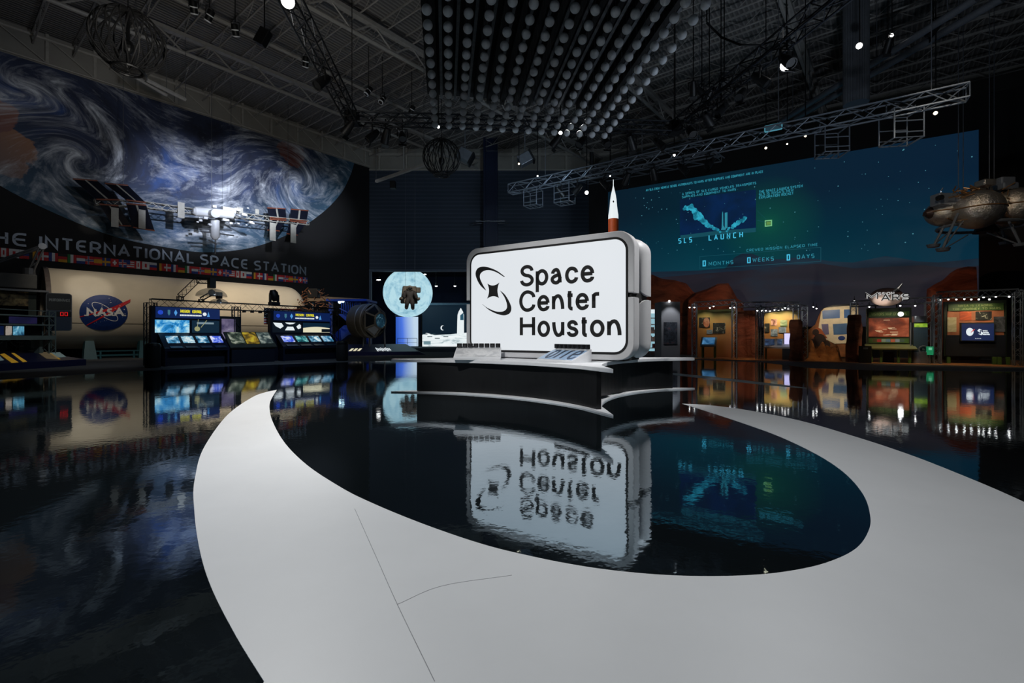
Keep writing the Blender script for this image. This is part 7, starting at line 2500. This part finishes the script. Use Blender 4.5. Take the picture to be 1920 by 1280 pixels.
M_FOIL = mat_foil()
M_BROWN = mat('copper_tubing', rgb(128, 92, 56), .4, .6)
for px, py, dy, r in ((1832, 393, 0, (1.1, 1.1, .98)), (1776, 399, 1.0, (1.02, .9, .72)), (1898, 388, .6, (1.1, 1.1, 1.0)), (1846, 384, 2.3, (1.1, 1.1, 1.0))):
    c = D_(px, py, dy)
    tk = obj('fuel_tank', MB().sph(c, r, 28, 16), M_FOIL, ld, smooth=True)
    obj('seam_band', MB().tube([(c.x + r[0] * 1.01 * math.cos(k), c.y + r[1] * 1.01 * math.sin(k), c.z) for k in [2 * PI * j / 28 for j in range(28)]], .03, 5, True), M_BROWN, tk)
c = D_(1738, 399, 1.0)
obj('nose_cone', MB().cyl(c + Vector((.35, 0, 0)), c + Vector((-.12, 0, -.05)), .42, .12, 16), mat('dark_bronze', rgb(56, 40, 34), .4, .5), ld)
tb = MB()
rnd = random.Random(12)
for k in range(60):
    a = D_(rnd.uniform(1785, 1890), rnd.uniform(352, 372), rnd.uniform(-.4, 1.2))
    tb.cyl(a, a + Vector((rnd.uniform(-.7, .7), rnd.uniform(-.3, .3), rnd.uniform(-.35, .35))), rnd.uniform(.02, .045), n=5)
for k in range(14):
    a = D_(rnd.uniform(1780, 1900), rnd.uniform(412, 424), rnd.uniform(-.2, 1.0))
    tb.cyl(a, a + Vector((rnd.uniform(-.7, .7), rnd.uniform(-.3, .3), rnd.uniform(-.1, .1))), rnd.uniform(.02, .05), n=5)
objs('pipework', tb, M_BROWN, ld)
for (x0, y0, x1, y1, dy, m, nm) in ((1752, 364, 1785, 386, .4, M_SIL, 'instrument_box'), (1868, 334, 1894, 348, .4, M_STEEL, 'instrument_box'), (1872, 344, 1900, 356, .3, M_STEEL, 'instrument_box'), (1836, 338, 1858, 350, .2, M_FOIL, 'top_unit'), (1790, 366, 1812, 380, .2, M_FOIL, 'top_unit')):
    a, b = D_(x0, y1, dy), D_(x1, y0, dy)
    obj(nm, MB().box(a.x, b.x, a.y - .3, a.y + .3, a.z, b.z), m, ld, bevel=.06)
a, b = D_(1758, 372, .1), D_(1762, 381, .1)
obj('lens_port', MB().cyl(a, a + Vector((0, -.25, 0)), .13, n=12), M_BLACK, ld)
obj('antenna', MB().tube([D_(1766, 364, .4), D_(1764, 358, .4), D_(1768, 352, .4)], .03, 5), M_SIL, ld)
tz = D_(1838, 425, .8)
obj('deck_ring', MB().tube([(tz.x + 1.9 * math.cos(k), tz.y + 1.5 * math.sin(k), tz.z) for k in [2 * PI * j / 28 for j in range(28)]], .08, 6, True), M_STEEL, ld)
obj('engine', MB().cyl(tz + Vector((.3, 0, .2)), tz + Vector((.3, 0, -.3)), .3, .55, 16), M_BLACK, ld)
for P_, pad in (([(1796, 400, -.3), (1785, 425, -.4), (1768, 465, -.6)], (1768, 467, -.6)), ([(1772, 420, .9), (1752, 458, .8)], (1750, 460, .8)), ([(1888, 408, -.3), (1912, 455, -.5)], (1914, 458, -.5)), ([(1878, 430, 1.6), (1886, 452, 1.6)], (1886, 455, 1.6))):
    lg = obj('landing_leg', MB().tube([D_(*k) for k in P_], .06, 8).cyl(D_(*P_[0]) + Vector((.5, .2, -.3)), D_(*P_[-1]), .035, n=6), M_STEEL, ld)
    q = D_(*pad)
    obj('foot_pad', MB().cyl(q + Vector((0, 0, .05)), q + Vector((0, 0, -.1)), .3, .24, 16), M_STEEL, lg)
objs('strut', MB().cyl(D_(1776, 463, -.5), D_(1815, 440, .2), .03, n=5).cyl(D_(1850, 436, .5), D_(1905, 456, -.3), .04, n=5).cyl(D_(1862, 430, .5), D_(1886, 452, 1.5), .04, n=5), M_STEEL, ld)
cbm = MB()
for px, dy in ((1797, .9), (1806, 1.6), (1855, .3), (1864, 1.2)):
    a = D_(px, 372, dy)
    cbm.cyl(a, (a.x, a.y, ROOF - .01 - c0.z), .018, n=4)
obj('cable', cbm, M_CABLE, ld)
